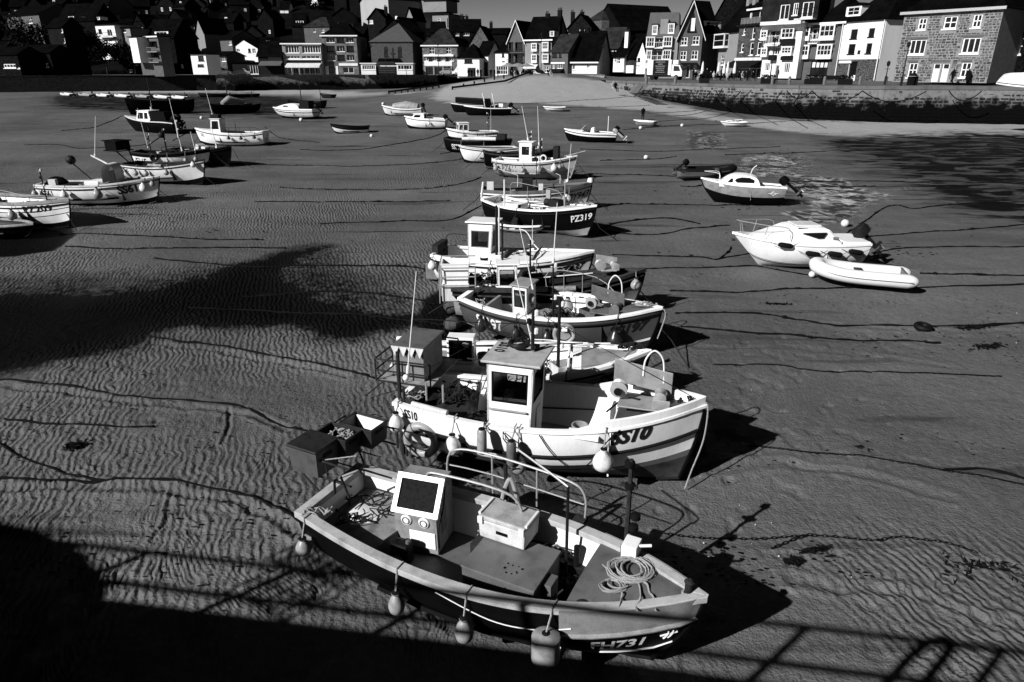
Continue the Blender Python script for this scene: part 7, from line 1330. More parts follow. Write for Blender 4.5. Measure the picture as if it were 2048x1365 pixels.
b.rail([(X(.78), -.5, 1.15), (X(.8), -.5, 1.5), (X(.97), 0, 1.55), (X(.8), .5, 1.5), (X(.78), .5, 1.15)], [], .015, JAMB, 'pulpit'); MB().tube(spline([(X(.42), 0, 1.5), (X(.40), 0, 1.75), (X(.36), 0, 1.9)], 3), .02).build('aerial_stub', JAMB, b.root)
mb = MB()
for a in (.0, .06): mb.tube([b.pt((.145+(a+.12)*math.cos(k)/b.L), .78+.1*math.sin(k)*(1-a*6), 1, .012) for k in (0, 1.57, 3.14, 4.71, 6.28)], .01, 4)
mb.tube([b.pt(.08, .78, 1, .012), b.pt(.21, .78, 1, .012)], .01, 4); mb.build('diamond_emblem', LETW, b.root)
# black RIBs
def rib(label, bow, stern, B, r, m, L=None, hb=.5, hs=.45, cat='inflatable boat', engine=True, conem=None, seat=True, name='inflatable_boat', cones=True, group=None, roll=0):
    bw = PG(bow[0], bow[1], hb); st = PG(stern[0], stern[1], hs); d = Vector((bw.x-st.x, bw.y-st.y)); L_ = L or d.length; ang = math.atan2(d.y, d.x); dn = d.normalized(); c = Vector((bw.x, bw.y))-dn*L_/2
    e = empty(name, (c.x, c.y, sandz(c.x, c.y)), ang, label, cat, group, rx=math.radians(roll)); h = B/2-r; zt = r+.12
    pts = [(-L_/2, -h, zt), (-L_/2+.3, -h, zt), (0, -h, zt), (L_*.22, -h*.95, zt+.03), (L_*.38, -h*.72, zt+.1), (L_*.47, -h*.3, zt+.17), (L_/2-r*.6, 0, zt+.19)]; pts = pts+[(x, -y, z) for x, y, z in pts[:-1][::-1]]; sp = spline(pts, 5)
    rad = [r*(.25+.75*min(1, i/5)) if i < 6 else (r*(.25+.75*min(1, (len(sp)-1-i)/5)) if i > len(sp)-7 else r) for i in range(len(sp))] if cones else r
    MB().tube(sp, rad, 14).build('tube', m, e, True); MB().tube([(p.x, p.y+(r*.99 if p.y > .01 else (-r*.99 if p.y < -.01 else 0)), p.z) for p in sp[4:-4]], .018, 5).build('rubbing_strip', conem or MID, e)
    mb = MB(); mb.grid([[(x, -h*k*.9, .14+ (.05 if abs(k) else 0)), (x, 0, .04+max(0, x/L_)*.5), (x, h*k*.9, .19)] for x, k in ((-L_/2+.35, 1), (0, 1), (L_*.3, .8), (L_*.42, .4))]); mb.build('floor', mat('inflatable_floor', .2, .6, .3), e); MB().bx(-L_/2+.3, -L_/2+.36, -h, h, .1, zt+r*.9).build('transom', MID, e)
    if seat: MB().bx(.0, .25, -h, h, zt+r*.3, zt+r*.3+.04).build('seat', WOOD if m != RUBBER else DARK, e)
    if engine:
        q = empty('outboard_motor', (-L_/2+.25, 0, zt+.25)); q.parent = e; q.rotation_euler = (0, .9, 0); MB().lathe([(.05, 0), (.15, .02), (.17, .2), (.13, .32), (.04, .36)], 12, (-.1, 0, .1), sx=1.2, sy=.8).build('cowling', BLACK, q, True); MB().box((-.12, 0, -.15), (.12, .09, .6)).box((-.2, 0, -.42), (.3, .16, .02)).tube([(-.26, 0, -.52), (.02, 0, -.52)], .045).build('leg', IRON, q)
    return e, L_, h, zt
rib('black rigid inflatable with raised outboard behind the grey cabin boat', (1470, 326), (1358, 336), 1.6, .21, RUBBER, hb=.8, hs=.5)
rib('small dark inflatable with clutter lying beneath the black one', (1436, 343), (1350, 349), 1.3, .15, mat('dusty_rubber', .05, .6, .3), hb=.4, hs=.3, engine=False)
e, L_, h, zt = rib('white inflatable dinghy with wooden seat in front of the white cruiser', (1628, 527), (1838, 560), 1.75, .225, mat('white_inflatable', .6, .4, .4, var=.08, vs=2), hb=.55, hs=.32, engine=False, L=3.05, roll=3)
MB().tube([(-1.2, -h, zt+.22), (-.9, -h-.02, zt+.24), (.3, -h, zt+.25)], .02).build('oar_clip', RUBBER, e); MB().bx(-.75, -.5, -h-.235, -h-.215, zt-.02, zt+.06).build('maker_patch', LETD, e)
line3('painter', 'pale line hanging over the white inflatable side', [e.matrix_basis@Vector(p) for p in ((-.2, -h, zt+.24), (-.15, -h-.25, zt+.1), (-.3, -h-.3, .15), (-.45, -h-.45, .03))], .012, ROPE)
# white cruiser
b = Boat('cabin_cruiser', 'large white cabin cruiser with black fenders along its side', (1467, 465), (1722, 480), B=1.9, D=.92, hb=1.2, hs=.95, bands=[(0, .30, WHITE2, 'bottom'), (.30, .34, LETD, 'stripe'), (.34, .36, WHITE, 'topside_gap'), (.36, .385, LETD, 'stripe_upper'), (.385, 1, WHITE, 'hull')], gw=.14, gun=WHITE, inner=WHITE, cat='boat', deck=(.33, .985), deckm=WHITE, rake=.95, rexp=1.0, ws=.85, bilge=False, roll=2, strake=None, p=2.6, keel=False)
X = b.X; top = spline([(X(.22), 1.02), (X(.29), 1.32), (X(.36), 1.50), (X(.55), 1.48), (X(.66), 1.34), (X(.78), 1.20), (X(.88), 1.13)], 5); wy = lambda p: .78*(1-.55*max(0, (p.x-X(.5))/(X(.86)-X(.5)))**1.5)
mb = MB(); mb.grid([[(p.x, wy(p)*k, p.y-(.07 if abs(k) == 1 else 0)+.02*(1-k*k)) for k in (-1, -.93, -.5, 0, .5, .93, 1)] for p in top])
for sd in (-1, 1): mb.grid([[(p.x, sd*wy(p), p.y-.07), (p.x, sd*(wy(p)+.05), .92)] for p in top])
cr = mb.build('coachroof', WHITE, b.root, True)
for sd in (-1, 1): sidewin([(X(.37), 1.18), (X(.41), 1.17), (X(.54), 1.36), (X(.35), 1.38)], sd*.83, GLASS, cr)
MB().bx(X(.36), X(.55), -.45, .45, 1.51, 1.56).build('hatch', WHITE2, cr, bev=.02); MB().tube([(X(.33), -.7, 1.48), (X(.56), -.72, 1.5)], .018).tube([(X(.33), .7, 1.48), (X(.56), .72, 1.5)], .018).build('grab_rail', IRON, cr)
b.rail([(X(.62), .82, 1.1), (X(.64), .82, 1.5), (X(.8), .6, 1.58), (X(.98), .0, 1.66), (X(.8), -.6, 1.58), (X(.64), -.82, 1.5), (X(.62), -.82, 1.1)], [((X(.8), .6, 1.15), (X(.78), .62, 1.56)), ((X(.8), -.6, 1.15), (X(.78), -.62, 1.56)), ((X(.93), .15, 1.22), (X(.95), .1, 1.62)), ((X(.93), -.15, 1.22), (X(.95), -.1, 1.62))], .018, GALV, 'pulpit')
MB().bx(X(.0), X(.2), -.8, .8, .93, 1.05).build('aft_coaming', WHITE, b.root, bev=.03); b.outboard(sc=1.3, m=IRON, tilt=.8); b.text('QUICKSILVER', .30, .73, .07, 1, LETD, .3, .01, 1.3) if False else b.text('BAYLINER', .30, .73, .075, 1, LETD, .3, .01, 1.2) if False else None
MB().bx(X(.255), X(.30), .835, .845, 1.15, 1.23).build('round_badge', PALE, cr)
mb = MB()
for k in range(8): mb.tube([b.pt(.235+k*.008, .745, 1, .013), b.pt(.237+k*.008, .775, 1, .013)], .012, 4)
mb.build('name_lettering', LETD, b.root)
for t, v, l_ in ((.66, .97, 'foremost'), (.45, .80, 'second'), (.28, .80, 'third'), (.12, .84, 'aftmost')):
    c = b.world(b.pt(t, v, 1, .10)); e = empty('fender', c, b.ang, '%s black sausage fender on the white cruiser' % l_, 'fender', rx=0); MB().lathe([(.02, -.26), (.06, -.24), (.09, -.16), (.09, .16), (.06, .24), (.02, .26)], 12, M=Matrix.Rotation(math.pi/2-.15, 3, 'Y')).build('float', RUBBER, e, True); MB().tube([(-.26, 0, 0), (-.5, -.02, .12)], .008).tube([(.26, 0, 0), (.5, -.04, .10)], .008).build('lanyard', ROPED, e)
# ===== left group
b = Boat('fishing_boat', 'white boat SS61 with curved wheelhouse shell and round fenders', (318, 353), (86, 366), B=1.95, D=1.02, hb=1.35, hs=1.05, bands=[(0, .25, BLACK, 'bottom_paint'), (.25, 1, WHITE, 'hull')], gw=.09, gun=WHITE2, inner=DARK, cat='fishing boat', deck=(.72, .97), deckm=DECK, strake=IRON, sole=DARK)
X = b.X; b.text('SS61', .69, .78, .36, -1, LETD, 0, .05, 1.1); b.text('SS61', .045, .74, .24, -1, LETD, 0, .03, 1.1); A = spline([(X(.545), 1.1), (X(.545), 1.6), (X(.57), 1.95), (X(.62), 2.0), (X(.66), 1.7), (X(.66), 1.1)], 4); mb = MB(); mb.grid([[(p.x, -.35, p.y), (p.x, .45, p.y)] for p in A]); mb.build('wheel_shelter', WHITE, b.root, True); MB().bx(X(.60), X(.65), -.3, .4, 1.0, 1.65).build('shelter_inside', IRON, b.root)
MB().tube([(X(.58), 0, 2.0), (X(.47), 0, 2.35), (X(.46), .0, 2.4)], .04).build('davit', JAMB, b.root); b.aerial(X(.49), 0, 2.3, 1.9, (.45, 0), .02); MB().tube([(X(.42), .2, 1.1), (X(.25), .2, 2.1)], .03).ball((X(.26), .2, 2.15), .22).build('boom_with_float', IRON, b.root, True); MB().bx(X(.40), X(.52), -.5, .5, 1.0, 1.2).build('hatch_box', WHITE, b.root, bev=.02)
MB().lathe([(.3, 0), (.34, .1), (.2, .3), (.05, .36)], 14, (X(.10), .2, 1.0), sx=1.6).build('covered_motor', BLACK, b.root, True); MB().bx(X(.10), X(.16), -.5, -.3, 1.0, 1.3).build('stern_frame', WHITE2, b.root); b.rail([(X(.64), .5, 1.1), (X(.66), .5, 1.7), (X(.74), .5, 1.1)], [], .03, IRON, 'guard_rail')
for t, r_, m2, l_ in ((-.005, .15, FENDG, 'lower stern'), (.28, .19, FENDW, 'round white'), (.56, .23, FENDG, 'largest grey'), (.90, .2, FENDW, 'bright white bow')): fender(b, max(t, .005), -1, .35, r_, m2, '%s fender on the white SS61 side' % l_, 1.1)
fender(b, .96, -1, .25, .13, FENDG, 'small pale fender at the SS61 stem', 1.1)
b = Boat('fishing_boat', 'white boat PZ209 with grey striped hull cut by the picture edge', (138, 402), (-70, 388), B=1.95, D=1.0, hb=1.25, hs=1.0, bands=[(0, .25, BLACK, 'bottom_paint'), (.25, .55, WHITE, 'hull'), (.55, .58, LETD, 'lower_line'), (.58, .74, WHITE, 'hull_middle'), (.74, .77, LETD, 'upper_line'), (.77, 1, WHITE, 'hull_upper')], gun=PALE, gw=.12, gh=.1, cat='fishing boat', deck=(.70, .97), L=6.0); X = b.X
b.text('PZ209', .68, .84, .24, -1, LETD, 0, .02, 1.5); b.mast(X(.74), .1, 1.1, 1.4, .03, IRON, True); b.rail([(X(.3), -.7, 1.1), (X(.32), -.7, 1.6), (X(.7), -.6, 1.4), (X(.72), -.6, 1.1)], [((X(.5), -.7, 1.1), (X(.5), -.68, 1.5))], .018, GALV, 'side_rail')
fender(b, .62, -1, .4, .2, FENDG, 'round grey fender right of centre on PZ209', 1.1); fender(b, .36, -1, .4, .2, FENDD, 'dark fender at the picture edge on PZ209', 1.1)
b = Boat('dinghy', 'low dark dinghy with pale rail lying under PZ209', (66, 448), (-60, 440), B=1.4, D=.5, hb=.6, hs=.5, hull=BLACK, gun=FENDG, inner=DARK, cat='dinghy', deck=None, gw=.08)
b = Boat('fishing_boat', 'white hulled boat with black bow fender and raised stern cage', (408, 320), (256, 324), B=1.9, D=1.0, hb=1.45, hs=1.0, bands=[(0, .3, BLACK, 'bottom_paint'), (.3, 1, WHITE2, 'hull')], gun=RUST, inner=DARK, cat='fishing boat', deck=(.7, .97), strake=IRON); X = b.X
b.text('SS 45', .06, .78, .15, -1, LETD, 0, .0, 1.1); mb = MB()
for zz in (1.7, 2.25): mb.tube([(X(-.2), -.5, zz), (X(.0), -.5, zz), (X(.0), .5, zz), (X(-.2), .5, zz), (X(-.2), -.5, zz)], .03)
mb.box((X(-.1), 0, 1.98), (.9, .95, .5)).tube([(X(-.15), 0, 1.7), (X(.02), 0, 1.0)], .04).tube([(X(-.02), .3, 1.7), (X(.02), .3, 1.0)], .04).build('stern_cage', BLACK, b.root); MB().tube([(X(.45), -.9, 1.1), (X(.62), -.9, 1.12)], .08, 12).build('side_roller', PALE, b.root, True)
for t, l_ in ((.07, 'first'), (.30, 'second'), (.44, 'third'), (.67, 'fourth'), (.93, 'bow')): fender(b, t, -1, .35 if t < .9 else .15, .15, FENDW if t > .9 else FENDG, '%s fender from the stern on the caged-stern boat' % l_, 1.1)
b = Boat('fishing_boat', 'white boat FH5 with several masts behind the caged-stern boat', (420, 298), (272, 302), B=1.9, D=1.0, hb=1.2, hs=1.1, bands=[(0, .3, BLACK, 'bottom_paint'), (.3, .85, WHITE, 'hull'), (.85, 1, BLACK, 'top_strake')], gun=IRON, inner=DARK, cat='fishing boat', deck=(.7, .97)); X = b.X
b.text('FH5', .04, .64, .30, -1, LETD, 0, .01, 1.1); b.mast(X(.2), 0, 1, 1.2, .04, IRON, True); b.mast(X(.4), .1, 1, 1.5, .06, IRON, True); b.aerial(X(.62), 0, 1.1, 3.2, (-.25, 0), .025); b.aerial(X(.17), 0, 1.3, 2.4, (-.2, 0), .02); b.mast(X(.6), 0, 1.9, 1.1, .05, WHITE2, True); b.aerial(X(.8), 0, 1.1, 1.2, (-.12, 0), .03)
MB().tube([(X(.4), 0, 2.1), (X(.15), 0, 1.4)], .05).ball((X(.38), 0, 2.1), .2).build('boom', IRON, b.root, True); b.rail([(X(.45), -.8, 1.1), (X(.46), -.8, 1.45), (X(.95), -.5, 1.45)], [((X(.6), -.8, 1.1), (X(.6), -.8, 1.45)), ((X(.8), -.7, 1.1), (X(.8), -.7, 1.45))], .025, IRON, 'side_rail')
for t in (.5, .72, .84): fender(b, t, -1, .45, .14, FENDG, '%s hull fender on boat FH5' % {.5: 'aft', .72: 'middle', .84: 'forward'}[t], 1.1)
lb = empty('life_ring', local(b, X(.32), -.98, .8), b.ang, 'black life ring against the FH5 hull', 'life ring'); MB().torus((0, 0, 0), .2, .07, 18, 8, Matrix.Rotation(math.pi/2, 3, 'X')).build('ring', RUBBER, lb, True)
b = Boat('fishing_boat', 'black double-ended boat beyond FH5 with pale gear on deck', (462, 292), (350, 296), B=1.9, D=1.0, hb=1.35, hs=1.05, hull=BLACK, gun=IRON, inner=DARK, cat='fishing boat', deck=(.7, .97)); X = b.X; MB().box((X(.45), 0, 1.2), (.25, .6, .4), ry=.5).box((X(.55), 0, 1.15), (.3, .5, .25), ry=.3).build('deck_gear', WHITE2, b.root); b.aerial(X(.75), 0, 1.2, 1.3, (-.2, 0), .04); fender(b, .3, -1, .3, .14, FENDG, 'pale fender on the black double-ended boat', 1.1)
b = Boat('cabin_boat', 'white cabin fishing boat with dark strake and three black fenders', (390, 256), (531, 262), B=1.95, D=1.0, hb=1.35, hs=1.15, bands=[(0, .25, BLACK, 'bottom_paint'), (.25, 1, WHITE, 'hull')], gun=WHITE, inner=DARK, cat='fishing boat', deck=(.6, .97), deckm=WHITE, strake=BLACK); X = b.X
b.house(X(.60), X(.75), -.5, .5, 1.0, 1.05, WHITE, rake=.15, sides=((.15, .85, .3, .88),), front=((.1, .9, .3, .88),), back=(), over=.05); MB().box((X(.68), 0, 2.25), (.7, .6, .3)).build('roof_gear', ROPED, b.root, bev=.05); b.aerial(X(.72), 0, 2.3, 2.0, (.25, 0), .025); b.rail([(X(.03), .85, 1.2), (X(.1), .88, 1.5), (X(.5), .9, 1.45)], [((X(k), .9, 1.1), (X(k), .9, 1.5)) for k in (.15, .3, .45)], .02, IRON, 'rail'); b.mast(X(.42), 0, .6, 1.2, .03, IRON, False)
b.text('::', .92, .72, .2, 1, LETD, 0, .05, 2.0)
for t in (.45, .28, .1): fender(b, t, 1, .3, .15, FENDD, '%s black fender on the white cabin fishing boat' % {.45: 'forward', .28: 'middle', .1: 'aft'}[t], .8)
b = Boat('cabin_boat', 'dark hulled motor boat with white cuddy and big covered outboards', (250, 231), (345, 246), B=1.95, D=1.0, hb=1.4, hs=.9, hull=BLACK, gun=WHITE2, inner=DARK, cat='boat', deck=(.45, .98), deckm=WHITE2, bilge=False, gw=.1, L=5.9, rake=.9, strake=None); X = b.X
b.house(X(.42), X(.70), -.6, .6, 1.0, .9, WHITE, rake=.35, sides=((.08, .5, .25, .85), (.58, .85, .25, .85)), front=((.1, .9, .3, .85),), back=()); MB().hexa([(X(.42), -.7, 1.0), (X(.0), -.75, 1.0), (X(.0), .75, 1.0), (X(.42), .7, 1.0)], (0, 0, .12)).build('cockpit_cover', BLACK, b.root); MB().hexa([(X(.42), -.6, 1.1), (X(.12), -.6, 1.1), (X(.12), .6, 1.1), (X(.42), .6, 1.1)], (.12, 0, .75)).build('canopy', BLACK, b.root); b.aerial(X(.45), 0, 1.9, .9); b.mast(X(.47), 0, 1.9, .35, .05, WHITE2, False)
b.outboard(sc=2.0, tilt=.9); b.outboard(y=.5, sc=1.6, tilt=.7)
b = Boat('sports_cruiser', 'white sports cruiser with black stripe and dark canopy at far left centre', (546, 214), (628, 219), B=2.1, D=1.0, hb=1.1, hs=1.0, bands=[(0, .35, BLACK, 'bottom_paint'), (.35, .72, WHITE2, 'hull'), (.72, .8, BLACK, 'stripe'), (.8, 1, WHITE, 'hull_upper')], gun=WHITE, inner=DARK, cat='boat', deck=(.4, .98), deckm=WHITE, bilge=False, rake=1.0, L=5.8, keel=False); X = b.X
mb = MB(); A = spline([(X(.3), 1.0), (X(.38), 1.5), (X(.6), 1.55), (X(.85), 1.2)], 4); mb.grid([[(p.x, -.6, p.y-.05), (p.x, 0, p.y), (p.x, .6, p.y-.05)] for p in A])
for sd in (-1, 1): mb.add([(p.x, sd*.6, p.y-.05) for p in A]+[(X(.85), sd*.6, 1.0), (X(.3), sd*.6, 1.0)], [tuple(range(len(A)+2))])
cr = mb.build('coachroof', WHITE, b.root, True); sidewin([(X(.55), 1.22), (X(.68), 1.22), (X(.66), 1.36), (X(.57), 1.36)], .62, GLASS, cr); MB().box((X(.2), 0, 1.45), (1.4, 1.2, .8), top=(.8, .8)).build('canopy', BLACK, b.root, bev=.05); b.outboard(sc=1.2)
# far dark boats
for lb_, bo, st, L_, B_, hb, mast_, m2 in (('big black hulled lugger near the left pontoon', (249, 197), (324, 199), 7.5, 2.6, 1.9, 1, BLACK), ('black lugger with bundled sail and a person sitting aboard', (420, 208), (484, 208), 6.2, 2.2, 1.2, 1, BLACK), ('black boat moored just behind the sports cruiser', (575, 198), (624, 201), 5.5, 1.9, 1.2, 1, BLACK), ('distant low dark boat near the harbour wall foot', (641, 187), (672, 189), 4.6, 1.6, .8, 0, DARK), ('distant dark boat beside the inflatable row', (396, 186), (432, 187), 5.0, 1.7, .8, 0, DARK), ('far flat dark boat below the harbour wall middle', (440, 188), (500, 188), 7.0, 1.7, .7, 0, BLACK)):
    b = Boat('lugger' if mast_ else 'open_boat', lb_, bo, st, B=B_, D=hb*.75, hb=hb, hs=hb*.85, hull=m2, gun=IRON, inner=DARK, cat='boat', deck=None, L=L_, floor=.3)
    if mast_: b.mast(b.X(.62), 0, .4, 3.6, .06, IRON, False); b.mast(b.X(.08), 0, .4, 2.0, .05, IRON, False)
    if 'bundled' in lb_: MB().tube([(b.X(.3), 0, 1.2), (b.X(.6), 0, 1.6), (b.X(.75), 0, 1.1)], [.3, .45, .3], 10).build('sail_bundle', FENDG, b.root, True)
for i in range(7):
    px = 140+i*36+(6 if i > 3 else 0); nn_ = ['first', 'second', 'third', 'fourth', 'fifth', 'sixth', 'seventh'][i]
    rib('pale tubed inflatable boat, %s from the left in the harbour wall row' % nn_, (px-15, 187+i*1.0), (px+19, 189+i*1.0), 1.8, .20, FENDG if i % 3 == 1 else WHITE2, L=4.6+.5*(i % 2), engine=True, group='inflatable boats in a row below the harbour wall')
b = Boat('dinghy', 'long white clinker dinghy lying upturned on the promenade corner', (1996, 178), (2120, 178), B=2.2, D=.8, hb=.9, hs=.8, hull=WHITE, bot=WHITE2, cat='dinghy', deck=None, L=5.2)
b.root.location = P(2062, 180, 0)+Vector((0, 0, 1.35)); b.root.rotation_euler = (math.pi-.35, 0, math.radians(165))
for k in range(4):
    for sd in (1, -1): MB().tube([b.pt(t, .35+k*.16, sd, .02) for t in [i/16 for i in range(17)]], .02, 4).build('clinker_edge', WHITE2, b.root, True)
# ===== working clutter aboard the boats of the row
def nets(c, sx, sy, h, label, seed, m=None):
    rr = random.Random(seed); mb = MB(); n = 9; rows = [[(lerp(-sx, sx, i/n), lerp(-sy, sy, j/n), max(0, (1-(2*i/n-1)**2)*(1-(2*j/n-1)**2))**.6*h*rr.uniform(.55, 1.15)) for j in range(n+1)] for i in range(n+1)]; mb.grid(rows)
    for _ in range(22):
        p = [(rr.uniform(-sx, sx)*.9, rr.uniform(-sy, sy)*.9, h*rr.uniform(.5, 1.0))]
        for _k in range(4): p.append((clamp(p[-1][0]+rr.uniform(-.4, .4)*sx, -sx, sx), clamp(p[-1][1]+rr.uniform(-.4, .4)*sy, -sy, sy), h*rr.uniform(.5, 1.05)))
        mb.tube(spline(p, 3), .011, 4)
    o = mb.build('net_heap', m or ROPED, None, False); o.location = c; return tag(o, label, 'fishing net')
def bucket(c, r, label, m): o = MB().lathe([(r*.8, 0), (r, r*1.9), (r*1.06, r*1.9), (r*1.06, r*2.05), (r*.92, r*2.05), (r*.74, .02)], 14).build('bucket', m, None, True); o.location = c; return tag(o, label, 'bucket')
def pole(a, b_, r, label, m, nm='boat_pole'): return tag(MB().tube([a, b_], [r, r*.7], 6).build(nm, m, None, True), label, 'pole')
def stay(bt, pts, label): return tag(MB().tube([local(bt, *p) for p in pts], .006, 4).build('stay_wire', IRON), label, 'wire')
for bt, nm in ((FH, 'nearest boat FH731'), (SS10, 'boat SS10')):
    X = bt.X; z = bt.floor+.02
    nets(local(bt, X(.68), .42, z), .28, .22, .2, 'dark net heap in the forward well of the %s' % nm, 51, ROPED)
    bucket(local(bt, X(.71), -.35, z), .13, 'black bucket in the forward well of the %s' % nm, RUBBER)
    pole(local(bt, X(.42), bt.B*.42, bt.floor+.25), local(bt, X(.72), bt.B*.40, bt.floor+.45), .018, 'boathook along the far inner side of the %s' % nm, WOOD)
nets(local(SS10, SS10.X(.17), .1, 1.0), .40, .42, .30, 'black net heap over the engine casing of boat SS10', 61)
bucket(local(SS10, SS10.X(.60), .3, .46), .15, 'pale bucket on the deck of boat SS10', FENDG); nets(local(SS10, SS10.X(.30), .65, .46), .30, .2, .4, 'dark gear piled behind the wheelhouse of boat SS10', 62)
stay(SS10, [(SS10.X(.44), .05, 3.0), (SS10.X(.98), 0, 1.7)], 'thin stay from the SS10 light mast to the stem'); stay(SS10, [(SS10.X(.44), .05, 3.0), (SS10.X(.02), .5, 1.4)], 'thin stay from the SS10 light mast to the stern')
row = [(o.name, o) for o in COL.objects if o.get('category') == 'fishing boat' and o.parent is None]
rr = random.Random(77)
for nm, o in row:
    key = 'the black double-ended boat' if 'double' in o['label'] else 'boat FH5' if 'FH5' in o['label'] else 'the caged-stern boat' if 'cage' in o['label'] else next((w for w in o['label'].replace(',', '').split() if any(ch.isdigit() for ch in w) and w.isupper() or w[:2] in ('SS', 'PZ', 'PY') and any(ch.isdigit() for ch in w)), None) or ('the caged-stern boat' if 'cage' in o['label'] else ('the black double-ended boat' if 'double' in o['label'] else 'the white cabin fishing boat'))
    if key in ('FH731', 'SS10'): continue
    M = o.matrix_basis; B_ = max(abs((c.data.vertices[i].co.y)) for c in o.children if c.name.startswith('hull') and c.type == 'MESH' for i in range(0, len(c.data.vertices), 7)); L_ = 5.0
    nets(M@Vector((rr.uniform(-.2, .5), rr.uniform(-.2, .2), .55)), rr.uniform(.3, .5), rr.uniform(.25, .4), rr.uniform(.35, .6), 'dark net heap amidships in %s' % key, rr.random(), ROPED)
    bucket(M@Vector((rr.uniform(-1.2, -.6), rr.uniform(-.35, .35), .8)), .13, 'small bucket aft in %s' % key, rr.choice([FENDG, RUBBER, WHITE2]))
    pole(M@Vector((-1.4, B_*.6, 1.0)), M@Vector((1.3, B_*.45, 1.25)), .022, 'long pole laid along %s' % key, rr.choice([WOOD, JAMB])); bx_ = M@Vector((rr.uniform(.7, 1.0), rr.uniform(-.2, .2), .75))
    e = empty('fish_crate', bx_, rr.uniform(-.6, .6)+o.rotation_euler.z, 'small fish crate forward in %s' % key, 'crate'); MB().grid([[(x*.92, y*.92, 0) for x, y in ((-.3, -.2), (.3, -.2), (.3, .2), (-.3, .2))], [(x, y, .3) for x, y in ((-.3, -.2), (.3, -.2), (.3, .2), (-.3, .2))], [(x*.9, y*.9, .3) for x, y in ((-.3, -.2), (.3, -.2), (.3, .2), (-.3, .2))], [(x*.85, y*.85, .05) for x, y in ((-.3, -.2), (.3, -.2), (.3, .2), (-.3, .2))]], True).build('crate_body', rr.choice([WHITE2, DB, MID]), e)
    for q in (-1, 1): tag(MB().tube([M@Vector((q*2.3, 0, 1.2)), M@Vector((q*2.9, rr.uniform(-.3, .3), .5)), M@Vector((q*3.5, rr.uniform(-.4, .4), .06))], .016, 5).build('mooring_line', ROPED), 'dark mooring line dropping from the %s of %s' % ('bow' if q > 0 else 'stern', key), 'rope')
# ---------------------------------------------------------------- chains, ropes, buoys and weed on the sand
def chain(pts, label, r=.022, links=False, name='mooring_chain', m=None):
    w = [PG(*p) for p in pts]; L_ = sum((w[i+1]-w[i]).length for i in range(len(w)-1)); n = max(2, min(60, int(L_/(len(w)-1)/(.22 if links else .16))))
    sp = spline(w, n); rr = random.Random(int(pts[0][0]*7+pts[0][1])); ph = rr.uniform(0, 6)
    X_ = np.array([p.x for p in sp]); Y_ = np.array([p.y for p in sp]); off = .12*(fbm(X_*.8, Y_*.8, 7, 3)-.5)*2
    Y_ = Y_+off; Z_ = sand_full(X_, Y_)[0]; sp = [Vector((x, y, z+r*.6)) for x, y, z in zip(X_, Y_, Z_)]; mb = MB()
    if links:
        d = 0; k = 0
        for i in range(len(sp)-1):
            a, b_ = sp[i], sp[i+1]; s = (b_-a).length; t = (b_-a)/max(s, 1e-6); u = t.cross(Vector((0, 0, 1))).normalized(); v = u.cross(t)
            while d < s:
                c = a+t*d; q = u if k % 2 else (v*.5+u*.6).normalized(); ln = .055; mb.tube([c+t*ln*math.cos(h)+q*.026*math.sin(h) for h in [j*math.pi/4 for j in range(8)]], .0085, 4, True); k += 1; d += .082
            d -= s
        o = mb.build(name, m or CHAINM)
    else:
        mb.tube(sp, [r*(.45+rr.random()*.8+(1.1 if rr.random() < .04 else 0)) for _ in sp], 5); o = mb.build(name, m or CHAINM)
    return tag(o, label, 'chain', 'mooring chains and ropes across the sand')
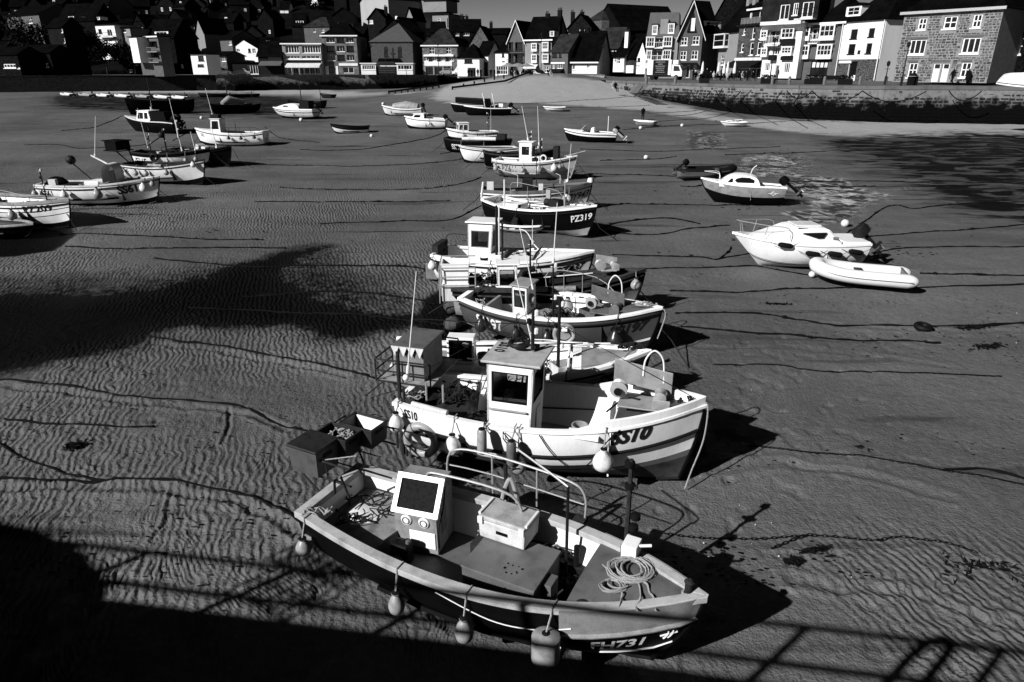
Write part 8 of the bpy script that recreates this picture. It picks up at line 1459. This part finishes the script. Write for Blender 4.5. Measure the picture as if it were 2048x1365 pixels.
CH = [
 ([(1330, 1066), (1400, 1071), (1500, 1074), (1600, 1080), (1700, 1086), (1762, 1092)], 'chain of clear links running from the nearest boat bow', 1),
 ([(1762, 1092), (1800, 1086), (1850, 1092), (1900, 1100), (1960, 1118)], 'weedy chain end trailing towards the dark weed patch', 1),
 ([(1545, 1095), (1590, 1085), (1630, 1078)], 'short chain branch joining the nearest bow chain', 1),
 ([(1500, 897), (1580, 906), (1690, 913), (1750, 924), (1830, 941), (1900, 953), (1960, 960), (2060, 978)], 'long link chain running from the SS10 bow shadow', 1),
 ([(1890, 951), (1980, 947), (2060, 966)], 'second weed-thick chain crossing the SS10 bow chain', 0),
 ([(1430, 735), (1550, 738), (1640, 746), (1760, 748), (1850, 750), (2000, 756)], 'half buried dashed chain level with the SS7 bow', 1),
 ([(1350, 634), (1430, 633), (1520, 633), (1600, 641), (1680, 650), (1850, 652), (2060, 647)], 'weedy chain passing the half buried tyre', 0),
 ([(1360, 660), (1470, 669), (1560, 676), (1680, 680), (1880, 688)], 'faint chain just below the tyre', 0),
 ([(1340, 586), (1450, 587), (1560, 580), (1660, 576), (1800, 574), (2060, 569)], 'beaded chain running just in front of the white inflatable', 0),
 ([(1225, 512), (1330, 512), (1400, 516), (1435, 521), (1456, 507), (1461, 495)], 'chain rising in a curve to the white cruiser bow', 0),
 ([(1435, 521), (1500, 510), (1540, 500)], 'chain passing below the white cruiser hull', 0),
 ([(1290, 537), (1400, 537), (1500, 534), (1560, 542), (1622, 551)], 'chain ending at the white inflatable bow', 0),
 ([(1745, 507), (1800, 498), (1900, 497), (2060, 499)], 'chain running right from the white cruiser outboard', 0),
 ([(1838, 546), (1900, 548), (2060, 553)], 'chain running right from the white inflatable stern', 0),
 ([(1690, 470), (1720, 450), (1755, 425), (1790, 412), (1830, 420), (1900, 411), (2060, 402)], 'looping weedy chain behind the white cruiser buoy', 0),
 ([(1740, 474), (1850, 466), (1950, 460), (2060, 452)], 'thick weed-covered chain right of the white cruiser', 0),
 ([(1200, 458), (1250, 446), (1330, 441), (1400, 452)], 'chain leading from the black PZ319 bow', 0), ([(1200, 462), (1290, 472), (1400, 458), (1460, 452)], 'lower chain leading from the PZ319 shadow', 0),
 ([(1240, 411), (1350, 411), (1500, 412)], 'straight chain below the grey cabin boat', 0), ([(1185, 348), (1260, 350), (1360, 352)], 'chain leading to the small dark inflatable', 0),
 ([(1360, 372), (1390, 374), (1420, 365), (1404, 356)], 'rope from the grey cabin boat bow curving on the sand', 0), ([(1200, 322), (1300, 320), (1352, 314)], 'chain leading past the white buoy near the black inflatable', 0),
 ([(1160, 300), (1300, 303), (1420, 298), (1560, 293)], 'faint long chain across the middle right sand', 0), ([(1575, 362), (1700, 362), (1860, 366)], 'upper of two parallel chains right of the grey cabin boat', 0), ([(1590, 372), (1750, 371)], 'lower of two parallel chains right of the grey cabin boat', 0),
 ([(1450, 311), (1600, 305), (1800, 297)], 'dark chain line in the sand beyond the grey cabin boat', 0), ([(1245, 260), (1350, 252), (1500, 248), (1640, 240)], 'chain from the speedboat stern towards the quay', 0),
 ([(1295, 228), (1400, 221), (1452, 206)], 'first of three chains curving up to the quay wall', 0), ([(1310, 233), (1380, 230), (1440, 216), (1480, 210)], 'second of three chains curving up to the quay wall', 0), ([(1310, 243), (1400, 239), (1450, 228), (1485, 214)], 'third and darkest chain curving up to the quay wall', 0),
 ([(1000, 208), (1080, 207), (1250, 195), (1300, 190)], 'thin chain crossing the dry beach by the tiny tender', 0), ([(1000, 220), (1150, 215), (1300, 212)], 'thin chain below the tiny white tender', 0),
 ([(0, 759), (132, 771), (264, 796), (439, 805), (497, 818), (571, 849), (650, 869), (720, 895)], 'long heavy chain from the left edge to the SS10 stern', 0),
 ([(-20, 958), (100, 957), (211, 959), (352, 967), (488, 994), (560, 1025), (610, 1052)], 'heavy chain from the left edge to the nearest boat stern', 0), ([(0, 884), (66, 919), (145, 945), (211, 958)], 'thick dark rope joining the heavy left chain', 0),
 ([(9, 838), (90, 846), (176, 849), (308, 853)], 'fine half buried chain on the smooth left sand', 0), ([(299, 677), (439, 693), (593, 717), (690, 740), (750, 757)], 'chain running to the SS10 stern platform', 0),
 ([(374, 614), (571, 618), (747, 629), (835, 640), (900, 650)], 'chain running to the SS7 stern', 0), ([(483, 589), (659, 583), (780, 590), (870, 603)], 'chain running to the mooring blocks behind SS197', 0), ([(308, 517), (439, 528), (620, 531), (791, 532), (850, 541)], 'chain running to the PZ437 rudder', 0),
 ([(119, 468), (264, 471), (400, 476), (527, 480)], 'upper faint chain on the rippled left sand', 0), ([(132, 493), (264, 497), (395, 495), (571, 497)], 'lower faint chain on the rippled left sand', 0), ([(48, 291), (122, 290), (159, 296), (255, 292), (300, 288)], 'dark chain left of the boat FH5', 0),
 ([(122, 262), (181, 257), (213, 247), (246, 233)], 'rope from the dark motor boat bow on the far left sand', 0), ([(345, 282), (370, 268), (390, 257)], 'rope from the white cabin fishing boat bow', 0), ([(530, 256), (545, 268), (575, 280), (640, 288)], 'rope from the white cabin fishing boat stern', 0),
 ([(430, 327), (600, 331), (750, 332), (900, 322), (965, 305)], 'long chain reaching PZ5 from the left', 0), ([(560, 377), (700, 381), (850, 378), (935, 365), (962, 355)], 'chain reaching PY943 from the left', 0), ([(640, 446), (800, 441), (900, 440), (965, 412)], 'chain reaching PZ319 from the left', 0), ([(600, 301), (720, 300), (860, 276), (895, 258)], 'rope reaching the small white cabin boat', 0),
 ([(880, 308), (925, 300), (960, 285)], 'short dark rope beside the plain white open boat', 0), ([(510, 405), (640, 404), (900, 402)], 'faint chain line left of PY943', 0)]
for p, l_, k in CH: chain(p, l_, .030 if p[0][1] > 700 else .034, bool(k))
for px, py, r, l_ in ((743, 272, .15, 'white buoy on the sand below the dark topped dinghy'), (1292, 315, .16, 'white buoy on the sand left of the black inflatable'), (1444, 387, .19, 'white buoy in front of the grey cabin boat keel'), (1690, 447, .17, 'white buoy on a chain behind the white cruiser'),
        (1624, 549, .11, 'small white buoy at the white inflatable bow'), (1281, 244, .2, 'white buoy against the pale grey tender'), (1281, 256, .16, 'white buoy just below the pale grey tender'), (1364, 251, .16, 'white buoy between the two right hand tenders'), (403, 236, .18, 'white buoy between the cabin boats on the left'), (602, 240, .2, 'white buoy below the sports cruiser'), (766, 208, .2, 'white buoy above the open boat with cover')):
    c = PG(px, py, r*.8); e = empty('mooring_buoy', c, 0, l_, 'buoy'); MB().ball((0, 0, 0), r, 10).build('float', FENDW, e, True); MB().torus((0, 0, r*1.05), r*.2, r*.06, 10, 5, Matrix.Rotation(1.57, 3, 'X')).build('eye', IRON, e)
c = PG(1846, 656, .03); t = empty('tyre', c, .3, 'half buried old tyre on the right hand sand', 'tyre', rx=.12); MB().torus((0, 0, .03), .17, .08, 22, 8).build('tread', RUBBER, t, True)
def clump(px, py, sx, sy, label, seed):
    rr = random.Random(seed); c = PG(px, py, 0); mb = MB()
    for _ in range(int(60+600*sx*sy)):
        x, y = rr.gauss(0, sx*.42), rr.gauss(0, sy*.42); y += .25*x*math.sin(seed); X_, Y_ = c.x+x, c.y+y; z = sandz(X_, Y_)+rr.uniform(.0, .035)+.015; a = rr.uniform(0, 3.14); l1, l2 = rr.uniform(.03, .12), rr.uniform(.012, .035); dx, dy = math.cos(a), math.sin(a)
        mb.add([(X_-dx*l1, Y_-dy*l1, z-.01), (X_+dy*l2, Y_-dx*l2, z+.012), (X_+dx*l1, Y_+dy*l1, z-.01), (X_-dy*l2, Y_+dx*l2, z)], [(0, 1, 2, 3)])
    return tag(mb.build('seaweed_clump', WEED), label, 'seaweed')
for i, (px, py, sx, sy, l_) in enumerate([(1960, 1128, .8, .42, 'largest ragged seaweed patch at lower right'), (1885, 1098, .45, .12, 'smaller seaweed patch at the end of the nearest bow chain'), (1878, 1112, .2, .12, 'little seaweed patch touching the largest one'), (1555, 610, .45, .1, 'seaweed scrap right of the SS197 bow shadow'), (1945, 656, .5, .12, 'seaweed lump on the tyre chain'), (1975, 695, .5, .15, 'seaweed scrap below the tyre chain at right'), (1610, 678, .3, .12, 'compact seaweed scrap right of the SS7 shadow'), (1386, 768, .22, .16, 'star shaped seaweed scrap behind the SS10 hoop'),
    (1723, 901, .12, .1, 'round seaweed knot above the SS10 chain'), (1886, 972, .2, .1, 'seaweed scrap under the SS10 chain bend'), (1585, 1125, .12, .06, 'tiny seaweed scrap near the shadow of the nearest bow'), (1630, 1103, .25, .05, 'curled seaweed strand below the nearest bow chain'), (150, 892, .22, .18, 'dark hollow of weed on the left sand'), (1370, 742, .5, .12, 'seaweed ridge at the tip of the SS7 shadow')]): clump(px, py, sx, sy, l_, i+3)
mb = MB(); rr = random.Random(99)
for _ in range(5200):
    px = rr.uniform(-50, 2100) if rr.random() < .45 else rr.uniform(1350, 2100); py = 230+(rr.random()**1.15)*900; c = PG(px, py, 0) if False else None
    x, y_, q = ray(px, py); 
    if q > -.04: continue
    Y = (6.6)/(-q)*y_; X_ = x/y_*Y
    if fbm(np.array([X_*.35]), np.array([Y*.7]), 3, 2)[0] < .47: continue
    s = rr.uniform(.010, .035)*(1 if Y < 25 else 2.2); z = sandz(X_, Y)+.02; a = rr.uniform(-.5, .5); pts = [(X_+s*(1.6 if abs(math.cos(t)) > .5 else 1)*rr.uniform(.5, 1.3)*math.cos(t+a), Y+s*rr.uniform(.5, 1.2)*math.sin(t+a), z+rr.uniform(0, .006)) for t in [k*1.256 for k in range(5)]]; mb.add(pts, [(0, 1, 2, 3, 4)])
mb.build('weed_scraps', WEED, kind='stuff')
mb = MB()
for _ in range(60):
    px = rr.uniform(1350, 2050); py = rr.uniform(560, 1200); c = PG(px, py, .01); s = rr.uniform(.008, .016); mb.box(c, (s*1.5, s, s), rz=rr.random()*3)
mb.build('shell_fragments', FENDW, kind='stuff')
# mooring blocks and rudders behind the boats
for px, py, r, l_ in ((906, 612, .30, 'large rounded dark mooring stone behind the SS197 stern'), (905, 648, .26, 'smaller rounded mooring stone below the larger one')):
    c = PG(px, py, .18); mb = MB(); mb.ball((0, 0, 0), r, 9, .75); rr2 = random.Random(int(px)); mb.v = [(x*rr2.uniform(.85, 1.12), y*rr2.uniform(.85, 1.12), z*rr2.uniform(.85, 1.1)) for x, y, z in mb.v]; o = mb.build('mooring_stone', mat('mooring_stone', .05, .8, .2, var=.5, vs=5, bump=.4, bs=8), None, True); o.location = c; tag(o, l_, 'stone')
for px, py, h, l_ in ((888, 618, .55, 'round faced rudder of SS197 standing on the sand'), (937, 650, .6, 'rust stained rudder blade hanging at the SS197 stern')): pass
# groyne beams at the slipway
for pts, l_ in (([(905, 180), (955, 174), (1010, 167), (1060, 161)], 'long dark timber groyne beam beside the slipway'), ([(778, 188), (830, 181), (878, 175)], 'shorter dark timber beam left of the slipway groyne')):
    w = [PG(*p) for p in pts]; e = empty('groyne', (0, 0, 0), 0, l_, 'groyne'); MB().tube([p+Vector((0, 0, .35)) for p in w], .16, 6).build('beam', BLACK, e)
    for i in range(9): q = w[0].lerp(w[-1], i/8); MB().bx(-.12, .12, -.12, .12, -.8, .35).build('post', BLACK, e).location = (q.x, q.y, sandz(q.x, q.y)+.2)
# ---------------------------------------------------------------- people
def skin(name, pts, edges, rad, root=0):
    me = bpy.data.meshes.new(name); me.from_pydata(pts, edges, []); o = bpy.data.objects.new(name, me); COL.objects.link(o); o.modifiers.new('s', 'SKIN')
    for i, v in enumerate(me.skin_vertices[0].data): v.radius = rad[i] if hasattr(rad[i], '__len__') else (rad[i], rad[i]); v.use_root = i == root
    o.modifiers.new('u', 'SUBSURF').levels = 1; bpy.context.view_layer.update(); dg = bpy.context.evaluated_depsgraph_get(); m2 = bpy.data.meshes.new_from_object(o.evaluated_get(dg)); bpy.data.objects.remove(o); bpy.data.meshes.remove(me)
    m2.polygons.foreach_set('use_smooth', [True]*len(m2.polygons)); return m2
def figure(pose):
    if pose == 'sit':
        P_ = [(0, 0, .48), (0, .02, .75), (0, .02, 1.0), (0, .0, 1.10), (0, -.02, 1.22), (0, -.02, 1.32), (.2, 0, .98), (.25, -.1, .72), (.15, -.32, .68), (-.2, 0, .98), (-.25, -.1, .72), (-.15, -.32, .68), (.1, -.05, .46), (.12, -.45, .46), (.12, -.45, .06), (.12, -.6, .04), (-.1, -.05, .46), (-.12, -.45, .46), (-.12, -.45, .06), (-.12, -.6, .04)]
    elif pose == 'walk':
        P_ = [(0, 0, .92), (0, -.02, 1.15), (0, -.04, 1.40), (0, -.05, 1.50), (0, -.07, 1.60), (0, -.07, 1.70), (.2, -.04, 1.38), (.25, .08, 1.12), (.22, .0, .88), (-.2, -.04, 1.38), (-.26, -.1, 1.12), (-.24, -.26, .92), (.1, 0, .88), (.11, -.2, .50), (.11, -.28, .08), (.11, -.42, .04), (-.1, 0, .88), (-.11, .1, .48), (-.11, .38, .14), (-.11, .30, .03)]
    else:
        P_ = [(0, 0, .92), (0, 0, 1.15), (0, 0, 1.40), (0, 0, 1.50), (0, -.02, 1.60), (0, -.02, 1.70), (.2, 0, 1.38), (.25, .0, 1.12), (.20, -.12, .92), (-.2, 0, 1.38), (-.25, .0, 1.12), (-.22, -.06, .86), (.1, 0, .88), (.11, 0, .48), (.12, 0, .08), (.12, -.14, .04), (-.1, 0, .88), (-.11, 0, .48), (-.12, 0, .08), (-.12, -.14, .04)]
    E_ = [(0, 1), (1, 2), (2, 3), (3, 4), (4, 5), (2, 6), (6, 7), (7, 8), (2, 9), (9, 10), (10, 11), (0, 12), (12, 13), (13, 14), (14, 15), (0, 16), (16, 17), (17, 18), (18, 19)]
    R_ = [(.17, .13), (.16, .12), (.17, .11), .055, (.09, .10), (.07, .08), .065, .05, .035, .065, .05, .035, .095, .07, .045, .035, .095, .07, .045, .035]
    return skin('body', P_, E_, R_)
FIG = {}
for p_ in ('sit', 'walk', 'stand'): FIG[p_] = figure(p_)
def person(px, py, Y, pose, m, label, rz=0., h=1., group=None, z=None, head=True):
    q = PY(px, py, Y); zz = q.z if z is None else z; me = FIG[pose].copy(); me.materials.clear(); me.materials.append(m); e = empty('person', (q.x, q.y, zz), rz, label, 'person', group); e.scale = (h, h, h)
    o = bpy.data.objects.new('body', me); COL.objects.link(o); o.parent = e; z_ = {'sit': 1.26, 'walk': 1.64, 'stand': 1.64}[pose]; y_ = {'sit': -.06, 'walk': -.12, 'stand': -.05}[pose]
    MB().ball((0, y_-.045, z_-.01), .075, 7, 1.25).build('face', SKIN, e, True); return e
def Yat(py, z=0.): x, y_, q = ray(0, py); return (z-EYE)/q*y_
person(1902, 171.5, Yat(171.5), 'walk', CL1, 'person in dark clothes walking past the granite house doors', -1.3); 
p_ = person(1933, 171.5, Yat(171.5), 'walk', CL1, 'person in a long dark coat before the granite house right window', -1.2); MB().lathe([(.32, .55), (.26, .9), (.2, 1.2), (.12, 1.42)], 10).build('coat', CL1, p_, True)
person(1552, 166, Yat(168), 'stand', mat('mid_clothes', .1, .9, .1), 'person in a pale top standing by a bollard at the white balcony house', .4)
person(1231, 176, 98, 'sit', CL1, 'person in dark clothes sitting on the steps beside the jetty stub', .5, z=-1.2); person(1226, 175, 98.5, 'sit', CL2, 'person in pale trousers sitting beside the one in dark on the steps', .5, z=-1.2)
person(1101, 161, 128, 'sit', CL2, 'person in white sitting on the sand below the low wall', .5, z=sandz(8, 128)-.35); person(1096, 161, 128.4, 'sit', CL1, 'person in black lying beside the one in white below the low wall', 1.5, z=sandz(8, 128)-.35)
person(1287+1, 201, 75, 'stand', CL1, 'lone child-sized dark figure standing on the beach near the quay foot', h=.8, z=sandz(15.5, 75))
person(462, 205, 91, 'stand', CL1, 'person standing aboard the black lugger with bundled sail', z=sandz(-35, 91)+.5)
for i, px in enumerate((938, 944, 950, 956, 962)): person(px, 167, 150+i*.6, 'stand', CL1, '%s of five dark figures standing at the slipway head' % ['leftmost', 'second', 'middle', 'fourth', 'rightmost'][i], i, z=sandz(-8, 150)+.6, group='people at the slipway head')
for i, px in enumerate((982, 989, 996)): person(px, 163, 150, 'stand', CL1, '%s of three dark figures in the lane mouth right of the slipway' % ['left', 'middle', 'right'][i], i, z=0, group='people in the lane mouth')
og = ['first', 'second', 'third', 'fourth', 'fifth', 'sixth', 'seventh', 'eighth', 'ninth', 'tenth', 'eleventh', 'twelfth', 'thirteenth', 'fourteenth', 'fifteenth', 'sixteenth', 'seventeenth', 'eighteenth']
TB = mat('dark_table', .02, .5, .3)
for i in range(18):
    px = 1385+i*6.9+hr.uniform(-1.5, 1.5); Y = 112+hr.uniform(-4, 6); person(px, 164, Y, 'sit' if i % 4 else 'stand', [CL1, CL1, CL2, CL1][i % 4], '%s cafe customer from the left under the dark awning' % og[i], hr.uniform(0, 6), z=0, group='cafe customers on the promenade')
for i in range(9):
    px = 1392+i*13.5; q = PY(px, 164, 111+hr.uniform(-2, 3)); t = empty('cafe_table', (q.x, q.y, 0), 0, '%s cafe table from the left on the promenade' % og[i], 'table', 'cafe tables on the promenade'); MB().lathe([(.38, .72), (.4, .74), (.38, .76)], 12).build('table_top', TB, t); MB().tube([(0, 0, 0), (0, 0, .73)], .035).lathe([(.22, 0), (.2, .03)], 8).build('leg', TB, t)
for i, px in enumerate((1403, 1435, 1446, 1453, 1467)):
    q = PY(px, 160, 113); t = empty('parasol', (q.x, q.y, 0), 0, '%s folded white parasol from the left at the cafe tables' % og[i], 'parasol', 'folded parasols at the cafe'); MB().tube([(0, 0, 0), (0, 0, 2.7)], .03).build('pole', WOOD, t); MB().lathe([(.02, 2.75), (.14, 2.4), (.22, 1.6), (.27, 1.15), (.2, 1.0), (.05, 1.02)][::-1], 10).build('canopy', STUCCO, t, True)
for i in range(12):
    px = 1020+i*4.4+hr.uniform(-1, 1); person(px, 157, 139+hr.uniform(-1, 3), 'sit' if i % 3 else 'stand', [CL1, CL1, CL2][i % 3], '%s figure from the left crowding behind the low beach wall' % og[i], hr.uniform(0, 6), z=.02, group='people behind the low beach wall')
for i, (px, sx) in enumerate(((1018, 1.7), (1036, 2.4), (1052, 1.6))):
    q = PY(px, 155, 142); t = empty('parasol', (q.x, q.y, 0), 0, '%s open pale parasol over the low beach wall crowd' % ['left', 'widest middle', 'right'][i], 'parasol'); MB().tube([(0, 0, 0), (0, 0, 2.5)], .03).build('pole', WOOD, t); MB().lathe([(.02, 2.7), (sx, 2.15), (sx, 2.08), (.02, 2.6)][::-1], 8).build('canopy', STUCCOM, t)
for i in range(10): person(395+i*2.8 if i < 5 else 585+(i-5)*5, 150, 176, 'stand', [CL1, CL1, CL2][i % 3], ('%s dark figure before the white seafront cottage' % og[i]) if i < 5 else ('%s figure before the restaurant awning' % og[i-5]), i, z=.27, group='people along the harbour road')
# ---------------------------------------------------------------- vehicles and street furniture
def car(px, Y, z, label, m, L_=4.0, h=1.45, rz=0., name='parked_car', top=.62):
    q = PY(px, 150, Y); e = empty(name, (q.x, q.y, z), rz, label, 'car'); mb = MB(); pr = [(-L_/2, .35), (-L_/2+.05, .8), (-L_/2+.5, .92), (-L_*.22, h), (L_*.16, h), (L_*.30, .95), (L_/2-.1, .8), (L_/2, .4), (L_/2, .3), (-L_/2, .3)]
    n = len(pr); mb.add([(x, -.8+(.12 if z_ > 1 else 0), z_) for x, z_ in pr]+[(x, .8-(.12 if z_ > 1 else 0), z_) for x, z_ in pr], [tuple(range(n)), tuple(range(2*n-1, n-1, -1))]+[(i, n+i, n+(i+1) % n, (i+1) % n) for i in range(n)]); mb.build('body', m, e, bev=.04)
    for sd in (-1, 1): sidewin([(-L_*.30, .98), (L_*.24, .98), (L_*.14, h-.1), (-L_*.2, h-.1)], sd*.745, GLASS, e)
    for a in (-L_*.3, L_*.3):
        for sd in (-1, 1): w_ = MB().lathe([(.1, -.09), (.3, -.09), (.32, 0), (.3, .09), (.1, .09)], 14, (a, sd*.74, .31), Matrix.Rotation(1.5708, 3, 'X')).build('wheel', RUBBER, e, True); MB().lathe([(.02, -.1), (.17, -.1), (.17, .1), (.02, .1)], 10, (a, sd*.745, .31), Matrix.Rotation(1.5708, 3, 'X')).build('rim', GALV, w_)
    return e
car(1061, 142, .02, 'pale parked car behind the low beach wall', STUCCO, rz=.1); car(1077, 142.5, .02, 'dark parked car beside the pale one behind the low beach wall', SHOPD, rz=.1); car(449, 177, .27, 'white parked car on the left harbour road', STUCCO, rz=.05); car(487, 177, .27, 'grey parked car right of the white one on the harbour road', STUCCOM, rz=.0); car(896, 180, .27, 'pale parked car before the sign cafe', STUCCOM, rz=-.1); car(925, 178, .27, 'white high-roofed van by the low corner shop', STUCCO, 4.8, 2.1, -.1, 'delivery_van')
q = PY(1328, 160, 118); tr = empty('box_truck', (q.x, q.y, 0), -.55, 'white box truck with a dark lettered side board', 'truck')
MB().bx(-2.6, 1.4, -1.05, 1.05, .75, 3.0).build('box_body', STUCCO, tr, bev=.03); MB().bx(-2.6, 2.9, -.9, .9, .5, .74).build('chassis', SHOPD, tr)
mb = MB(); mb.add([(x, s_, z_) for s_ in (-1, 1) for x, z_ in ((1.45, .55), (3.2, .55), (3.2, 1.35), (2.75, 2.2), (1.45, 2.3))], [(0, 1, 2, 3, 4), (9, 8, 7, 6, 5)]+[(i, 5+i, 5+(i+1) % 5, (i+1) % 5) for i in range(5)]); mb.build('cab', STUCCO, tr, bev=.04); sidewin([(1.8, 1.35), (2.9, 1.35), (2.6, 2.05), (1.8, 2.1)], -1.01, GLASS, tr); MB().hexa([(3.14, -.85, 1.45), (3.14, .85, 1.45), (2.80, .8, 2.15), (2.80, -.8, 2.15)], (.06, 0, .03)).build('windscreen', GLASS, tr); MB().bx(1.5, 2.4, -.7, .7, 2.3, 2.95).build('wind_deflector', STUCCO, tr, bev=.1)
for a in (-1.7, 2.3):
    for sd in (-1, 1): MB().lathe([(.1, -.12), (.38, -.12), (.4, 0), (.38, .12), (.1, .12)], 14, (a, sd*.9, .4), Matrix.Rotation(1.5708, 3, 'X')).build('wheel', RUBBER, tr, True)
sb_ = MB().bx(-1.6, .9, -1.12, -1.055, .8, 2.95).build('lettered_board', SHOPD, tr)
for i, t_ in enumerate(('CORNISH', '& CO', 'PASTIES', 'FRESH', 'DAILY')):
    pass
mb = MB()
for i in range(6):
    w_ = [1.6, .8, 1.7, 1.5, 1.2, 1.5][i]; k = 0; x = -.35-w_/2
    while x < -.35+w_/2-.08: ww = hr.uniform(.07, .16); mb.bx(x, x+ww, -1.135, -1.122, 2.6-i*.3, 2.72-i*.3); x += ww+.05
mb.build('board_lettering', STUCCOM, sb_)
def lamp(px, Y, z, h, label, arm=0):
    q = PY(px, 150, Y); e = empty('street_lamp', (q.x, q.y, z), 0, label, 'lamp post'); MB().tube([(0, 0, 0), (0, 0, h*.3), (0, 0, h)], [.11, .07, .045], 8).tube([(0, 0, 0), (0, 0, .9)], .13, 8).build('post', IRON, e, True); MB().lathe([(.05, 0), (.16, .1), (.2, .42), (.1, .55), (.02, .6)], 8, (0, 0, h)).tube([(-.3, 0, h-.25), (.3, 0, h-.25)], .025).build('lantern', IRON, e, True)
lamp(1806, Yat(172), 0, 3.7, 'black lamp post left of the granite house'); lamp(1541, Yat(167), 0, 4.6, 'black lamp post before the white balcony house'); lamp(1082, 144, .02, 7.5, 'tall black lamp column before the long bay house'); lamp(878, 177, .27, 6.5, 'tall black lamp column before the sign cafe'); lamp(773, 177, .27, 5.0, 'black lamp post at the chapel porch'); lamp(1773, Yat(170), 0, 1.9, 'short black post at the lane mouth'); lamp(1205, 130, 0, 5.0, 'black lamp post behind the jetty stub')
for i, px in enumerate((1544, 1578, 1648, 1719, 1771, 1350, 1292)):
    Y = Yat(169.5); q = PY(px, 169, Y); o = MB().lathe([(.17, 0), (.16, .75), (.13, .85), (.03, .88)], 10).build('bollard', mat('stone_bollard', .12, .8, .2, var=.3, vs=4), None, True); o.location = (q.x, q.y, 0); tag(o, 'stone bollard on the quay promenade, %s in the row' % ['near the lamp post', 'before the balcony house', 'left of the planter', 'right of the bench', 'at the lane mouth', 'beside the box truck', 'left of the box truck'][i], 'bollard', 'stone bollards along the quay')
def planter(px, Yp, w, label, seed):
    q = PY(px, 169, Yp); e = empty('planter', (q.x, q.y, 0), -.2, label, 'planter'); MB().box((0, 0, .3), (w, .7, .6)).build('tub', SHOPD, e, bev=.02); rr = random.Random(seed); mb = MB()
    for _ in range(160): p = Vector((rr.uniform(-w/2, w/2), rr.uniform(-.3, .3), .55+rr.random()*.45)); u = Vector((rr.uniform(-1, 1), rr.uniform(-1, 1), rr.uniform(-1, 1))).normalized()*.12; v = u.orthogonal(); mb.add([p-u, p+v*.5, p+u, p-v*.5], [(0, 1, 2, 3)])
    mb.build('foliage', LEAF, e)
planter(1627, Yat(169), 2.0, 'dark planter before the bay-fronted house', 1); planter(1535, Yat(168), 1.6, 'low dark planter beside the standing person', 2); planter(1690, Yat(170), 1.4, 'tall dark planter before the white house door', 3); planter(1408, Yat(167), 1.2, 'dark planter at the left end of the cafe tables', 4)
q = PY(1661, 168, Yat(169)); be = empty('bench', (q.x, q.y, 0), -.15, 'dark bench beside the planter on the quay', 'bench'); MB().bx(-1, 1, -.25, .2, .42, .48).build('seat', SHOPD, be); MB().bx(-1, 1, .18, .24, .5, .95).build('backrest', SHOPD, be)
for x in (-.85, .85): MB().bx(x-.04, x+.04, -.2, .2, 0, .42).build('leg', SHOPD, be)
q = PY(1824, 168, Yat(171)); bn = empty('litter_bin', (q.x, q.y, 0), 0, 'dark litter bin with pointed hood below the granite house window', 'bin'); MB().box((0, 0, .45), (.9, .6, .9)).build('bin_body', SHOPD, bn, bev=.04); MB().lathe([(.55, .92), (.3, 1.15), (.03, 1.35)], 6).build('hood', SHOPD, bn)
# slack chains hanging on the quay face
for i, (x0, x1, sag) in enumerate(((1572, 1622, .7), (1622, 1722, 1.1), (1722, 1850, 1.0), (1380, 1420, .8), (1430, 1480, .9), (1895, 1960, .9))):
    a, b_ = PY(x0, 176, Yat(174)), PY(x1, 177, Yat(175)); a.z = b_.z = -.35; d = Vector((0, -.35, 0)); pts = [a.lerp(b_, k/10)+d+Vector((0, 0, -sag*(1-(k/5-1)**2))) for k in range(11)]; tag(MB().tube(pts, .05, 5).build('hanging_chain', CHAINM), 'slack chain looped along the quay face, %s' % ['below the standing person', 'below the planter', 'long one under the white house', 'left of the cafe', 'below the cafe tables', 'under the walking couple'][i], 'chain', 'slack chains hanging on the quay wall')
for i, (x0, y0, x1, y1) in enumerate(((1500, 176, 1468, 198), (1442, 173, 1425, 196), (1560, 178, 1540, 200), (1285, 168, 1268, 182), (1600, 178, 1575, 206))):
    a = PY(x0, y0, Yat(y0)); a.z = -.2; a.y -= .5; k = PG(x1, y1+12); tag(MB().tube([a, a.lerp(k, .5)+Vector((0, -.2, -.1)), k], .05, 5).build('mooring_rope', CHAINM), '%s mooring rope slanting down the quay face' % ['longest', 'thin upright', 'right hand', 'far left', 'rightmost'][i], 'rope', 'mooring ropes down the quay face')
st = empty('wall_steps', (0, 0, 0), 0, 'narrow stone steps let into the quay wall near the jetty stub', 'steps'); a = P(1288, 168, 0); k = PG(1268, 184)
for i in range(12): q = a.lerp(k, i/11); MB().box((q.x-.2, q.y-.45, q.z-.1), (1.3, .8, .28)).build('step', mat('step_stone', .13, .8, .2, var=.3, vs=3), st)
